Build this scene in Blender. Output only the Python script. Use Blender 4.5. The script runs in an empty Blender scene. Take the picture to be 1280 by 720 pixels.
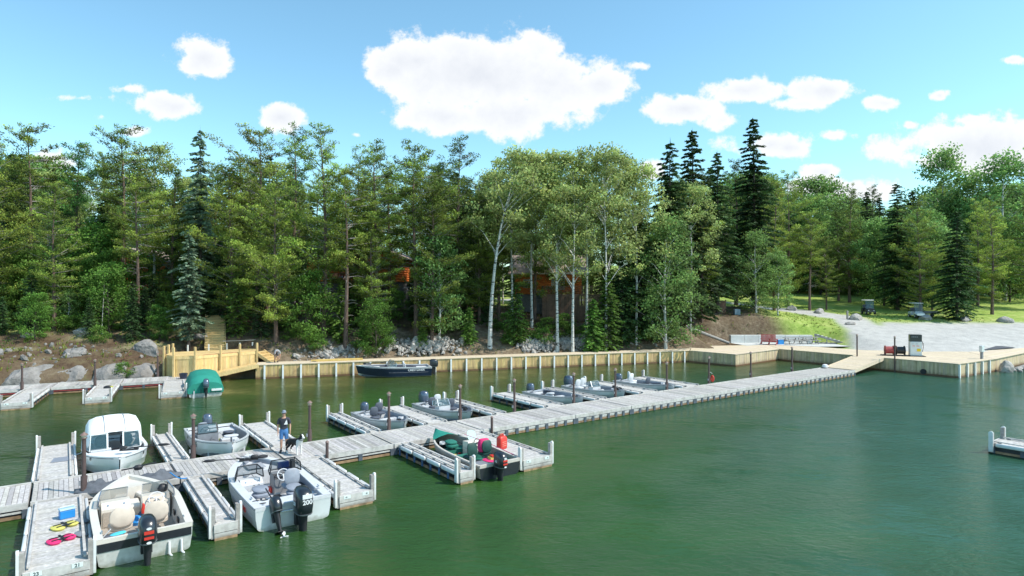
import bpy, bmesh, math, random
from mathutils import Vector, Matrix, Euler, noise
R = math.radians
rnd = random.Random(7)
scene = bpy.context.scene
COL = bpy.data.collections.new("marina"); scene.collection.children.link(COL)

# ------------------------------------------------------------------ frame of the docks
CU = (0.8067, 0.5910)          # along the main dock
CV = (-0.5910, 0.8067)         # along the finger docks
TH = math.asin(0.5910)
def U(u, v, z=0.0):
    return Vector((u*CU[0]+v*CV[0], u*CU[1]+v*CV[1], z))

# ------------------------------------------------------------------ materials
MATS = {}
def mat(name, col, rough=0.6, metal=0.0, var=0.18, scale=6.0, bump=0.0, bscale=30.0, stretch=(1,1,1),
        tint=True, objvar=0.0, spec=0.5, col2=None, coat=0.0, alpha=None, trans=0.0, dirt=None, dirt_amt=0.0, stain=None):
    m = bpy.data.materials.new(name); m.use_nodes = True
    nt = m.node_tree; N = nt.nodes; Lk = nt.links
    b = N['Principled BSDF']
    b.inputs['Roughness'].default_value = rough
    b.inputs['Metallic'].default_value = metal
    b.inputs['Specular IOR Level'].default_value = spec
    if coat: b.inputs['Coat Weight'].default_value = coat; b.inputs['Coat Roughness'].default_value = .12
    tc = N.new('ShaderNodeTexCoord'); mp = N.new('ShaderNodeMapping')
    mp.inputs['Scale'].default_value = stretch
    Lk.new(tc.outputs['Object'], mp.inputs['Vector'])
    nz = N.new('ShaderNodeTexNoise'); nz.inputs['Scale'].default_value = scale; nz.inputs['Detail'].default_value = 5
    Lk.new(mp.outputs['Vector'], nz.inputs['Vector'])
    mr = N.new('ShaderNodeMapRange')
    mr.inputs['From Min'].default_value = .25; mr.inputs['From Max'].default_value = .75
    Lk.new(nz.outputs['Fac'], mr.inputs['Value'])
    mx = N.new('ShaderNodeMix'); mx.data_type = 'RGBA'
    c = col
    if col2 is None:
        mx.inputs['A'].default_value = (c[0]*(1-var), c[1]*(1-var), c[2]*(1-var), 1)
        mx.inputs['B'].default_value = (min(1, c[0]*(1+var)), min(1, c[1]*(1+var)), min(1, c[2]*(1+var)), 1)
    else:
        mx.inputs['A'].default_value = (*c, 1); mx.inputs['B'].default_value = (*col2, 1)
    Lk.new(mr.outputs['Result'], mx.inputs['Factor'])
    out = mx.outputs['Result']
    if dirt:
        n2 = N.new('ShaderNodeTexNoise'); n2.inputs['Scale'].default_value = scale*.35; n2.inputs['Detail'].default_value = 8
        n2.inputs['Roughness'].default_value = .7
        Lk.new(tc.outputs['Object'], n2.inputs['Vector'])
        m2 = N.new('ShaderNodeMapRange'); m2.inputs['From Min'].default_value = .5; m2.inputs['From Max'].default_value = .72
        m2.inputs['To Max'].default_value = dirt_amt
        Lk.new(n2.outputs['Fac'], m2.inputs['Value'])
        x2 = N.new('ShaderNodeMix'); x2.data_type = 'RGBA'
        Lk.new(m2.outputs['Result'], x2.inputs['Factor']); Lk.new(out, x2.inputs['A']); x2.inputs['B'].default_value = (*dirt, 1)
        out = x2.outputs['Result']
    if stain:
        z0, z1, sc, amt = stain
        sx = N.new('ShaderNodeSeparateXYZ'); L_ = Lk.new(tc.outputs['Object'], sx.inputs[0])
        ns = N.new('ShaderNodeTexNoise'); ns.inputs['Scale'].default_value = 5; ns.inputs['Detail'].default_value = 5; Lk.new(tc.outputs['Object'], ns.inputs['Vector'])
        ad = N.new('ShaderNodeMath'); ad.operation = 'MULTIPLY_ADD'; Lk.new(ns.outputs['Fac'], ad.inputs[0]); ad.inputs[1].default_value = -(z1-z0)*1.4; Lk.new(sx.outputs[2], ad.inputs[2])
        ms_ = N.new('ShaderNodeMapRange'); ms_.inputs['From Min'].default_value = z0-(z1-z0)*.7; ms_.inputs['From Max'].default_value = z1-(z1-z0)*.7
        ms_.inputs['To Min'].default_value = amt; ms_.inputs['To Max'].default_value = 0; Lk.new(ad.outputs[0], ms_.inputs['Value'])
        x4 = N.new('ShaderNodeMix'); x4.data_type = 'RGBA'; Lk.new(ms_.outputs['Result'], x4.inputs['Factor']); Lk.new(out, x4.inputs['A']); x4.inputs['B'].default_value = (*sc, 1)
        out = x4.outputs['Result']
    if tint:
        at = N.new('ShaderNodeAttribute'); at.attribute_name = 'tint'
        x3 = N.new('ShaderNodeMix'); x3.data_type = 'RGBA'; x3.blend_type = 'MULTIPLY'; x3.inputs['Factor'].default_value = 1
        Lk.new(out, x3.inputs['A']); Lk.new(at.outputs['Color'], x3.inputs['B']); out = x3.outputs['Result']
    if objvar:
        oi = N.new('ShaderNodeObjectInfo'); hs = N.new('ShaderNodeHueSaturation')
        a = N.new('ShaderNodeMapRange'); a.inputs['To Min'].default_value = .5-.010*objvar; a.inputs['To Max'].default_value = .5+.014*objvar
        v = N.new('ShaderNodeMapRange'); v.inputs['To Min'].default_value = 1-.3*objvar; v.inputs['To Max'].default_value = 1+.3*objvar
        ml = N.new('ShaderNodeMath'); ml.operation = 'MULTIPLY'; ml.inputs[1].default_value = 7.31
        fr = N.new('ShaderNodeMath'); fr.operation = 'FRACT'
        Lk.new(oi.outputs['Random'], a.inputs['Value']); Lk.new(oi.outputs['Random'], ml.inputs[0]); Lk.new(ml.outputs[0], fr.inputs[0])
        Lk.new(fr.outputs[0], v.inputs['Value'])
        Lk.new(a.outputs['Result'], hs.inputs['Hue']); Lk.new(v.outputs['Result'], hs.inputs['Value'])
        Lk.new(out, hs.inputs['Color']); out = hs.outputs['Color']
    Lk.new(out, b.inputs['Base Color'])
    if bump:
        nb = N.new('ShaderNodeTexNoise'); nb.inputs['Scale'].default_value = bscale; nb.inputs['Detail'].default_value = 6
        Lk.new(mp.outputs['Vector'], nb.inputs['Vector'])
        bp = N.new('ShaderNodeBump'); bp.inputs['Strength'].default_value = min(1, bump); bp.inputs['Distance'].default_value = .03 if bump <= 1 else .12
        Lk.new(nb.outputs['Fac'], bp.inputs['Height']); Lk.new(bp.outputs['Normal'], b.inputs['Normal'])
    if trans:
        tr = N.new('ShaderNodeBsdfTranslucent'); ms = N.new('ShaderNodeMixShader'); ms.inputs[0].default_value = trans
        Lk.new(out, tr.inputs['Color'])
        Lk.new(b.outputs[0], ms.inputs[1]); Lk.new(tr.outputs[0], ms.inputs[2])
        Lk.new(ms.outputs[0], N['Material Output'].inputs['Surface'])
    if alpha is not None: b.inputs['Alpha'].default_value = alpha
    MATS[name] = m
    return m

M_DECK = mat('weathered_boards', (.48,.455,.435), .8, var=.30, scale=9, bump=.5, bscale=14, dirt=(.25,.22,.19), dirt_amt=.55)
M_DBEAM = mat('weathered_beam', (.54,.515,.49), .8, stain=(.02,.16,(.10,.07,.035),.85), var=.2, scale=5, bump=.4, dirt=(.16,.12,.09), dirt_amt=.6)
M_POSTW = mat('weathered_post', (.36,.33,.31), .85, var=.3, scale=8, bump=.4)
M_WETWOOD = mat('wet_brown_beam', (.30,.19,.11), .6, var=.35, scale=6, dirt=(.05,.04,.02), dirt_amt=.8)
M_FLOAT = mat('dark_float', (.035,.04,.05), .5, var=.3)
M_BLOCK = mat('grey_fender_block', (.085,.10,.125), .6, var=.35, scale=3)
M_BLUEB = mat('blue_fender_block', (.06,.12,.24), .6, var=.2)
M_BUMP = mat('white_plastic', (.76,.76,.76), .45, stain=(.05,.3,(.3,.27,.2),.6), var=.06, scale=4, dirt=(.35,.33,.30), dirt_amt=.35)
M_RAIL = mat('steel_rail', (.30,.27,.26), .6, var=.3)
M_PILE = mat('brown_steel', (.115,.075,.07), .55, var=.2, metal=.2)
M_CAP = mat('brown_cap', (.22,.14,.12), .5, var=.2)
M_LAMPG = mat('lamp_glass', (.55,.5,.4), .3, var=.1)
M_PLATE = mat('number_plate', (.72,.78,.76), .5, var=.05)
M_INK = mat('dark_ink', (.03,.04,.05), .5, var=.1)
M_RED = mat('red_plastic', (.62,.045,.03), .4, var=.1)
M_REDR = mat('red_strip', (.36,.06,.06), .6, var=.3)
M_BLK = mat('black_rubber', (.02,.02,.024), .5, var=.3)
M_BLKG = mat('black_gloss', (.018,.022,.03), .28, var=.2, coat=.1, spec=.6)
M_GREY = mat('grey_plastic', (.22,.23,.25), .5, var=.15)
M_ALU = mat('bare_aluminium', (.55,.58,.62), .38, metal=.55, var=.1, scale=3)
M_STEEL = mat('bright_steel', (.6,.62,.65), .25, metal=.9, var=.08)
M_HWHITE = mat('white_hull_paint', (.90,.90,.90), .25, stain=(-.05,.14,(.25,.24,.15),.8), var=.04, scale=2, dirt=(.5,.5,.47), dirt_amt=.25)
M_HGREY = mat('silver_hull_paint', (.70,.72,.74), .3, stain=(-.05,.16,(.22,.22,.15),.8), metal=.2, var=.08, scale=2)
M_HNAVY = mat('navy_hull_paint', (.012,.022,.05), .22, var=.2, coat=.3)
M_HBLACK = mat('black_hull_stripe', (.02,.022,.03), .25, var=.2)
M_HPALE = mat('pale_hull_bottom', (.60,.60,.58), .35, stain=(-.05,.16,(.20,.20,.12),.85), metal=.2, var=.15, dirt=(.25,.26,.18), dirt_amt=.5)
M_HGREEN = mat('dark_green_hull', (.02,.06,.045), .3, var=.2)
M_CREAM = mat('cream_gelcoat', (.70,.65,.58), .35, var=.05, scale=3, dirt=(.45,.38,.3), dirt_amt=.35)
M_BEIGE = mat('beige_vinyl', (.55,.46,.38), .55, var=.1)
M_TAN = mat('tan_carpet', (.36,.31,.26), .9, var=.2, scale=20)
M_GCARP = mat('grey_carpet', (.34,.35,.38), .9, var=.15, scale=16, dirt=(.2,.2,.22), dirt_amt=.4)
M_LGREY = mat('light_grey_deck', (.60,.61,.63), .6, var=.08, scale=8, dirt=(.35,.36,.38), dirt_amt=.35)
M_SEATG = mat('grey_vinyl', (.26,.28,.33), .5, var=.12)
M_SEATD = mat('dark_vinyl', (.09,.10,.13), .5, var=.15)
M_SEATGR = mat('green_vinyl', (.01,.055,.045), .55, var=.15)
M_TEAL = mat('teal_canvas', (.018,.24,.18), .7, var=.1, scale=3, bump=.6, bscale=5)
M_GRCARP = mat('green_carpet', (.02,.16,.12), .9, var=.2, scale=12)
M_CANVAS = mat('white_canvas', (.85,.86,.87), .75, var=.03, bump=.5, bscale=3)
M_GCANV = mat('grey_canvas', (.11,.12,.14), .8, var=.25, bump=1, bscale=6)
M_GBLUE = mat('silver_blue_cowl', (.115,.145,.20), .25, metal=.35, var=.1, coat=.5)
M_PINK = mat('pink_fabric', (.72,.03,.16), .7, var=.15)
M_YEL = mat('yellow_fabric', (.60,.55,.13), .7, var=.2)
M_BLUE = mat('blue_plastic', (.02,.24,.62), .4, var=.08)
M_LTEAL = mat('pale_teal_screen', (.34,.50,.49), .55, var=.08)
M_SKIN = mat('skin', (.52,.29,.20), .55, var=.06)
M_SHIRT = mat('charcoal_shirt', (.04,.042,.055), .9, var=.2)
M_WHITEF = mat('white_fabric', (.72,.72,.74), .9, var=.05)
M_SHORTS = mat('blue_shorts', (.07,.19,.42), .9, var=.2)
M_CAPF = mat('grey_cap', (.22,.25,.31), .9, var=.1)
M_GSHIRT = mat('grey_shirt', (.36,.35,.37), .9, var=.1)
M_FURB = mat('black_fur', (.012,.012,.014), .8, var=.3, scale=40)
M_FURW = mat('white_fur', (.72,.70,.68), .85, var=.08, scale=40)
M_NEWW = mat('fresh_timber', (.70,.50,.23), .75, var=.2, scale=3, stretch=(6,6,.6), bump=.3, bscale=12, dirt=(.32,.18,.07), dirt_amt=.5)
M_WALLW = mat('wall_timber', (.60,.42,.20), .75, stain=(.02,.38,(.13,.075,.03),.8), var=.25, scale=3, stretch=(6,6,.5), bump=.3, bscale=12, dirt=(.24,.14,.07), dirt_amt=.6)
M_WALLW2 = mat('pale_wall_timber', (.58,.46,.31), .75, stain=(.02,.38,(.14,.085,.04),.8), var=.22, scale=3, stretch=(6,6,.5), bump=.3, bscale=12, dirt=(.28,.19,.12), dirt_amt=.5)
M_WALK = mat('pale_walk_boards', (.66,.545,.405), .8, var=.1, scale=4, bump=.3, dirt=(.5,.38,.24), dirt_amt=.4)
M_WETB = mat('wet_base_board', (.16,.08,.04), .5, var=.3)
M_PALEP = mat('pale_steel_pile', (.84,.85,.84), .5, var=.06, dirt=(.45,.4,.33), dirt_amt=.3)
M_CONC = mat('pale_concrete', (.60,.60,.58), .8, var=.08, scale=2, bump=.3, dirt=(.4,.39,.36), dirt_amt=.4)
M_ASPH = mat('dark_asphalt', (.07,.075,.09), .8, var=.2, scale=3, bump=.4, bscale=60)
M_ROCK = mat('grey_rock', (.25,.235,.225), .9, var=.35, scale=1.6, bump=2, bscale=4, dirt=(.10,.09,.08), dirt_amt=.7)
M_ROCKP = mat('pale_rock', (.40,.375,.355), .9, var=.25, scale=2.0, bump=2, bscale=5, dirt=(.15,.12,.095), dirt_amt=.85)
M_LOG = mat('orange_log_wall', (.74,.20,.045), .6, var=.25, scale=2, stretch=(1,1,5))
M_LOGD = mat('dark_stain_wood', (.17,.10,.07), .7, var=.25, scale=3)
M_ROOF = mat('brown_shingle_roof', (.36,.27,.23), .9, var=.25, scale=6, bump=.6, bscale=12)
M_SKIRT = mat('grey_skirting', (.16,.16,.17), .8, var=.2)
M_TRIM = mat('pale_trim', (.55,.5,.45), .7, var=.1)
M_GREYW = mat('old_grey_timber', (.32,.30,.28), .85, var=.25, scale=5, bump=.4)
M_YWOOD = mat('yellow_lumber', (.60,.42,.14), .7, var=.15, scale=4)
M_CARTW = mat('cart_white', (.72,.73,.72), .4, var=.05)
M_BARKD = mat('dark_bark', (.085,.065,.055), .95, var=.45, scale=4, stretch=(3,3,.6), bump=1, bscale=14)
M_BARKR = mat('pine_bark', (.15,.10,.08), .95, var=.45, scale=4, stretch=(3,3,.6), bump=1, bscale=14)
M_TWIG = mat('grey_dead_twig', (.22,.20,.19), .95, var=.2)
def leafmat(name, c, tr=.3, ov=1.0):
    c = (c[0]*.84, c[1]*.90, c[2]*.95)
    return mat(name, c, .62, var=.3, scale=.9, tint=True, objvar=ov, spec=.25, trans=tr)
M_SPR = leafmat('spruce_needles', (.085,.150,.048), .30)
M_SPRB = leafmat('blue_spruce_needles', (.30,.40,.25), .32, .3)
M_FIR = leafmat('young_fir_needles', (.21,.34,.065), .38)
M_PIN = leafmat('jack_pine_needles', (.33,.40,.075), .38)
M_PIN2 = leafmat('dark_pine_needles', (.150,.225,.052), .33)
M_BIR = leafmat('birch_leaves', (.52,.57,.20), .46, .7)
M_POP = leafmat('poplar_leaves', (.27,.41,.12), .44, .8)
M_MAP = leafmat('green_leaves', (.18,.31,.055), .42, .8)
M_UND = leafmat('undergrowth_leaves', (.12,.19,.04), .35, .0)
M_GRAS = mat('grass_blades', (.12,.17,.04), .8, var=.4, scale=1.0, trans=.3)

def glassmat():
    m = bpy.data.materials.new('boat_glass'); m.use_nodes = True
    N = m.node_tree.nodes; b = N['Principled BSDF']
    nz = N.new('ShaderNodeTexNoise'); nz.inputs['Scale'].default_value = 3
    cr = N.new('ShaderNodeValToRGB'); cr.color_ramp.elements[0].color = (.03,.075,.09,1); cr.color_ramp.elements[1].color = (.07,.14,.16,1)
    m.node_tree.links.new(nz.outputs['Fac'], cr.inputs[0]); m.node_tree.links.new(cr.outputs[0], b.inputs['Base Color'])
    b.inputs['Roughness'].default_value = .05
    b.inputs['Alpha'].default_value = .55; b.inputs['Specular IOR Level'].default_value = .8
    return m
M_GLASS = glassmat()
def panemat():
    m = mat('window_pane', (.03,.045,.06), .08, var=.3, tint=False)
    return m
M_PANE = panemat()

def barkmat():
    m = bpy.data.materials.new('birch_bark'); m.use_nodes = True
    nt = m.node_tree; N = nt.nodes; L = nt.links; b = N['Principled BSDF']; b.inputs['Roughness'].default_value = .8
    tc = N.new('ShaderNodeTexCoord'); mp = N.new('ShaderNodeMapping'); mp.inputs['Scale'].default_value = (1.2,1.2,5)
    L.new(tc.outputs['Object'], mp.inputs[0])
    nz = N.new('ShaderNodeTexNoise'); nz.inputs['Scale'].default_value = 1.7; nz.inputs['Detail'].default_value = 4; L.new(mp.outputs[0], nz.inputs['Vector'])
    cr = N.new('ShaderNodeValToRGB'); e = cr.color_ramp.elements
    e[0].position = .36; e[0].color = (.05,.045,.04,1); e[1].position = .46; e[1].color = (.62,.60,.57,1)
    L.new(nz.outputs['Fac'], cr.inputs[0]); L.new(cr.outputs[0], b.inputs['Base Color'])
    return m
M_BIRB = barkmat()

# ------------------------------------------------------------------ mesh builder
class MB:
    def __init__(s): s.v = []; s.f = []; s.m = []; s.t = []; s.mats = []
    def mi(s, m):
        if m is None: return 0
        if m not in s.mats: s.mats.append(m)
        return s.mats.index(m)
    def face(s, idx, m=None, t=1.0): s.f.append(idx); s.m.append(s.mi(m)); s.t.append(t)
    def quad(s, a, b, c, d, m=None, t=1.0):
        n = len(s.v); s.v += [tuple(a), tuple(b), tuple(c), tuple(d)]; s.face((n, n+1, n+2, n+3), m, t)
    def poly(s, pts, m=None, t=1.0):
        n = len(s.v); s.v += [tuple(p) for p in pts]; s.face(tuple(range(n, n+len(pts))), m, t)
    def box(s, x0, x1, y0, y1, z0, z1, m=None, t=1.0, M=None, bev=0):
        c = [(x0,y0,z0),(x1,y0,z0),(x1,y1,z0),(x0,y1,z0),(x0,y0,z1),(x1,y0,z1),(x1,y1,z1),(x0,y1,z1)]
        if M is not None: c = [tuple(M @ Vector(p)) for p in c]
        n = len(s.v); s.v += c
        for q in ((0,3,2,1),(4,5,6,7),(0,1,5,4),(1,2,6,5),(2,3,7,6),(3,0,4,7)): s.face(tuple(n+i for i in q), m, t)
    def bar(s, a, b, w, h, m=None, t=1.0, up=(0,0,1)):
        a = Vector(a); b = Vector(b); d = (b-a); L = d.length
        if L < 1e-6: return
        d.normalize(); upv = Vector(up)
        if abs(d.dot(upv)) > .98: upv = Vector((1,0,0))
        sx = d.cross(upv).normalized(); sz = sx.cross(d).normalized()
        c = []
        for p in (a, b):
            for i, j in ((-1,-1),(1,-1),(1,1),(-1,1)): c.append(tuple(p + sx*(i*w/2) + sz*(j*h/2)))
        n = len(s.v); s.v += c
        for q in ((0,1,2,3),(7,6,5,4),(0,4,5,1),(1,5,6,2),(2,6,7,3),(3,7,4,0)): s.face(tuple(n+i for i in q), m, t)
    def tube(s, pts, rad, m=None, n=8, t=1.0, caps=True):
        pts = [Vector(p) for p in pts]
        if not isinstance(rad, (list, tuple)): rad = [rad]*len(pts)
        rings = []; prev = None
        for i, p in enumerate(pts):
            if i == 0: d = pts[1]-pts[0]
            elif i == len(pts)-1: d = pts[-1]-pts[-2]
            else: d = pts[i+1]-pts[i-1]
            d.normalize()
            if prev is None:
                a = Vector((1,0,0)) if abs(d.x) < .8 else Vector((0,1,0))
                sx = d.cross(a).normalized()
            else:
                sx = (prev - d*prev.dot(d)).normalized()
            prev = sx; sy = d.cross(sx)
            k = len(s.v); rings.append(k)
            for j in range(n):
                an = 2*math.pi*j/n
                s.v.append(tuple(p + sx*(math.cos(an)*rad[i]) + sy*(math.sin(an)*rad[i])))
        for i in range(len(pts)-1):
            for j in range(n):
                j2 = (j+1) % n
                s.face((rings[i]+j, rings[i]+j2, rings[i+1]+j2, rings[i+1]+j), m, t)
        if caps:
            s.face(tuple(rings[0]+j for j in reversed(range(n))), m, t)
            s.face(tuple(rings[-1]+j for j in range(n)), m, t)
    def loft(s, rings, m=None, n=16, pw=3.0, t=1.0, M=None, axis='z'):
        """rings: (z, cx, cy, hx, hy) superellipse sections"""
        ks = []
        for (z, cx, cy, hx, hy) in rings:
            ks.append(len(s.v))
            for j in range(n):
                a = 2*math.pi*j/n + math.pi/n
                ca, sa = math.cos(a), math.sin(a)
                x = cx + hx*math.copysign(abs(ca)**(2/pw), ca); y = cy + hy*math.copysign(abs(sa)**(2/pw), sa)
                p = (x, y, z)
                if axis == 'y': p = (x, z, y)
                if axis == 'x': p = (z, x, y)
                if M is not None: p = tuple(M @ Vector(p))
                s.v.append(p)
        for i in range(len(rings)-1):
            for j in range(n):
                j2 = (j+1) % n
                s.face((ks[i]+j, ks[i]+j2, ks[i+1]+j2, ks[i+1]+j), m, t)
        s.face(tuple(ks[0]+j for j in reversed(range(n))), m, t); s.face(tuple(ks[-1]+j for j in range(n)), m, t)
    def build(s, name, m=None, parent=None, smooth=False, loc=None, rot=None, fixn=True, tintrgb=False):
        me = bpy.data.meshes.new(name); me.from_pydata(s.v, [], s.f)
        if s.mats:
            for q in s.mats: me.materials.append(q)
            me.polygons.foreach_set('material_index', s.m)
        elif m is not None: me.materials.append(m)
        ca = me.color_attributes.new('tint', 'FLOAT_COLOR', 'CORNER')
        arr = []
        for f, t in zip(s.f, s.t):
            c = (t, t, t, 1) if not isinstance(t, tuple) else (*t, 1)
            arr += list(c)*len(f)
        ca.data.foreach_set('color', arr)
        if smooth: me.polygons.foreach_set('use_smooth', [True]*len(s.f))
        if fixn and len(s.f) < 6000:
            bm = bmesh.new(); bm.from_mesh(me); bmesh.ops.recalc_face_normals(bm, faces=bm.faces); bm.to_mesh(me); bm.free()
        me.update()
        o = bpy.data.objects.new(name, me); COL.objects.link(o)
        if parent is not None: o.parent = parent
        if loc is not None: o.location = loc
        if rot is not None: o.rotation_euler = rot
        return o

def tag(o, label=None, cat=None, group=None, kind=None):
    if label: o['label'] = label
    if cat: o['category'] = cat
    if group: o['group'] = group
    if kind: o['kind'] = kind
    return o
def thing(name, label, cat, loc=(0,0,0), rz=0.0, group=None):
    o = bpy.data.objects.new(name, None); COL.objects.link(o)
    o.location = loc; o.rotation_euler = (0,0,rz); o.empty_display_size = .2
    return tag(o, label, cat, group)
def copy_tree(o, parent=None):
    c = o.copy(); COL.objects.link(c)
    if parent is not None: c.parent = parent
    for ch in list(o.children): copy_tree(ch, c)
    return c
def flatsmooth(o, ang=40):
    me = o.data
    me.polygons.foreach_set('use_smooth', [True]*len(me.polygons))
    try: me.set_sharp_from_angle(angle=R(ang))
    except Exception: pass
    return o
def bevel(o, w=.01, seg=2):
    bm = bmesh.new(); bm.from_mesh(o.data)
    bmesh.ops.remove_doubles(bm, verts=bm.verts, dist=1e-5)
    es = [e for e in bm.edges if len(e.link_faces) == 2 and e.calc_face_angle(0) > R(30)]
    bmesh.ops.bevel(bm, geom=es, offset=w, segments=seg, affect='EDGES', profile=.5)
    bm.to_mesh(o.data); bm.free(); return o
def text_obj(name, s, size, m, parent, loc, rot, ext=.003, align='CENTER', bold=0.0):
    cu = bpy.data.curves.new(name, 'FONT'); cu.body = s; cu.size = size; cu.extrude = ext; cu.align_x = align; cu.align_y = 'CENTER'; cu.offset = bold
    tmp = bpy.data.objects.new('tmp_text', cu); COL.objects.link(tmp)
    dg = bpy.context.evaluated_depsgraph_get()
    me = bpy.data.meshes.new_from_object(tmp.evaluated_get(dg))
    bpy.data.objects.remove(tmp); bpy.data.curves.remove(cu)
    me.materials.clear(); me.materials.append(m)
    ca = me.color_attributes.new('tint', 'FLOAT_COLOR', 'CORNER')
    ca.data.foreach_set('color', [1.0]*4*len(me.loops))
    o = bpy.data.objects.new(name, me); COL.objects.link(o); o.parent = parent; o.location = loc
    o.rotation_euler = rot
    return o

# ------------------------------------------------------------------ terrain
SHORE = [(-400,-160),(-150,-20),(-60,33.5),(-37,45),(-28.5,49.6),(-21.6,51.0),(18.1,63.2),(21.75,59.3),(28.0,65.0),(37.45,51.8),(43.1,55.6),(52.6,62.6),(75,64),(110,72),(170,60),(400,-60)]
def sdist(x, y):
    best = 1e9; sg = 1
    for (x0,y0),(x1,y1) in zip(SHORE[:-1], SHORE[1:]):
        dx, dy = x1-x0, y1-y0; L2 = dx*dx+dy*dy
        t = max(0, min(1, ((x-x0)*dx+(y-y0)*dy)/L2))
        px, py = x0+t*dx, y0+t*dy
        d = math.hypot(x-px, y-py)
        if d < best-1e-9: best = d; 
    # inside test: polygon closed far to the north
    ins = False
    pl = SHORE + [(400,2000),(-400,2000)]
    j = len(pl)-1
    for i in range(len(pl)):
        xi, yi = pl[i]; xj, yj = pl[j]
        if (yi > y) != (yj > y) and x < (xj-xi)*(y-yi)/(yj-yi)+xi: ins = not ins
        j = i
    return best if ins else -best
def interp(x, pts):
    if x <= pts[0][0]: return pts[0][1]
    for (a,b),(c,d) in zip(pts[:-1], pts[1:]):
        if x <= c: return b+(d-b)*(x-a)/(c-a)
    return pts[-1][1]
def sst(a, b, x):
    t = max(0, min(1, (x-a)/(b-a))); return t*t*(3-2*t)
def ground(x, y, rough=True):
    d = sdist(x, y)
    if d < 0:
        return -.25 - min(1.6, -d*.9) if x < -22.5 or x > 48 else -1.8
    lf = interp(d, [(0,-.25),(1,.9),(2.5,1.75),(5,2.6),(9,3.8),(14,4.6),(27,5.3),(70,7.0),(160,10),(400,18)])
    md = interp(d, [(0,.85),(2.3,1.0),(4.2,2.3),(6.8,3.55),(16,5.1),(40,6.3),(90,8.5),(200,13),(400,20)])
    rt = interp(y, [(50,.95),(60,1.02),(66,1.7),(83,4.1),(110,6.7),(140,8.8),(200,13),(400,24)])
    if x > 48: rt = min(rt, -.25 + d*.55) if d < 8 else rt
    if x > 48 and d < 8: rt = min(rt, -.25+d*.55)
    wl = 1-sst(-25, -21, x); wr = sst(30, 39, x)
    z = lf*wl + md*(1-wl)*(1-wr) + rt*wr
    # level pad behind the wharf
    if 18 < x < 40:
        k = sst(19, 22.5, x)*(1-sst(36, 40, x))*(1-sst(73.0, 74.6, y))
        z = z*(1-k)+1.0*k
    # steps' cutting under the raised deck
    if -31 < x < -20 and y < 57:
        k = sst(-30.5,-28.5,x)*(1-sst(-22.2,-20.5,x))*(1-sst(53.5,56,y)); z = min(z, z*(1-k)+1.0*k)
    if rough:
        a = noise.noise(Vector((x*.35, y*.35, 0)))*.35 + noise.noise(Vector((x*1.1, y*1.1, 3)))*.16
        amp = sst(.3, 3.0, d)*(1-sst(30, 40, x)*.85)
        if wl < .5: amp *= sst(2.0, 4.0, d)
        if 18 < x < 40 and y < 71.5: amp = 0
        z += a*amp
    return z
# ------------------------------------------------------------------ ground mesh
def axis(lo, a, b, hi, fine, coarse):
    out = []; x = lo
    while x < a: out.append(x); x += max(fine, min(coarse, (a-x)*.18+fine))
    x = a
    while x < b: out.append(x); x += fine
    x = b
    while x < hi: out.append(x); x += max(fine, min(coarse, (x-b)*.18+fine))
    out.append(hi); return out
def lerp3(a, b, t): return tuple(a[i]+(b[i]-a[i])*t for i in range(3))
ROAD = [(35,60),(38,64),(42,72),(44,80),(39,88),(30,92),(15,95),(-10,90),(-40,86),(-80,84)]
def segd(x, y, pl):
    best = 1e9
    for (x0,y0),(x1,y1) in zip(pl[:-1], pl[1:]):
        dx, dy = x1-x0, y1-y0; t = max(0, min(1, ((x-x0)*dx+(y-y0)*dy)/(dx*dx+dy*dy)))
        best = min(best, math.hypot(x-x0-t*dx, y-y0-t*dy))
    return best
def ground_col(x, y):
    """rgb = weight of grass, gravel, pale bare soil"""
    d = sdist(x, y)
    n = noise.noise(Vector((x*.16, y*.16, 5))); n2 = noise.noise(Vector((x*.5, y*.5, 9)))
    g = sst(27, 34, x+n*4+(y-70)*.35)*(1-0)          # lawn on the right
    g = max(g, sst(76, 84, y+n*5)*.85)
    if x < -30: g = max(g, .55*sst(.05,.5,n2)*sst(3,6,d))
    # gravel lot
    gv = 0
    ed = 67.5 + (x-38)*1.08 if x < 47 else 77.2
    if x > 33.5: gv = (1-sst(-1.2, 1.2, y-ed+n2*.8))*sst(33.5,35.5,x+n2+(y-57)*(-.15))
    rd = segd(x, y, ROAD)
    gv = max(gv, 1-sst(1.7, 2.6, rd+n2*.5)) if x < 47 and y > 71 else gv
    if 30 < x < 48 and y < ed+6 and d > 5: gv = max(gv, 1-sst(1.5,3,rd))
    soil = sst(-.1, .5, n2+n*.6)*(1-sst(35,40,x))
    if -22 < x < 19 and d < 6: soil = max(soil, .65)
    if x < -24: soil *= .75
    if 14 < x < 37 and y < 82: soil = max(soil, .5+.5*n2); g = g*sst(30,35,x+n*3) 
    if y < 72 and 20 < x < 31: g = 0
    return (max(0,g), max(0,gv), max(0,soil))
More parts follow.
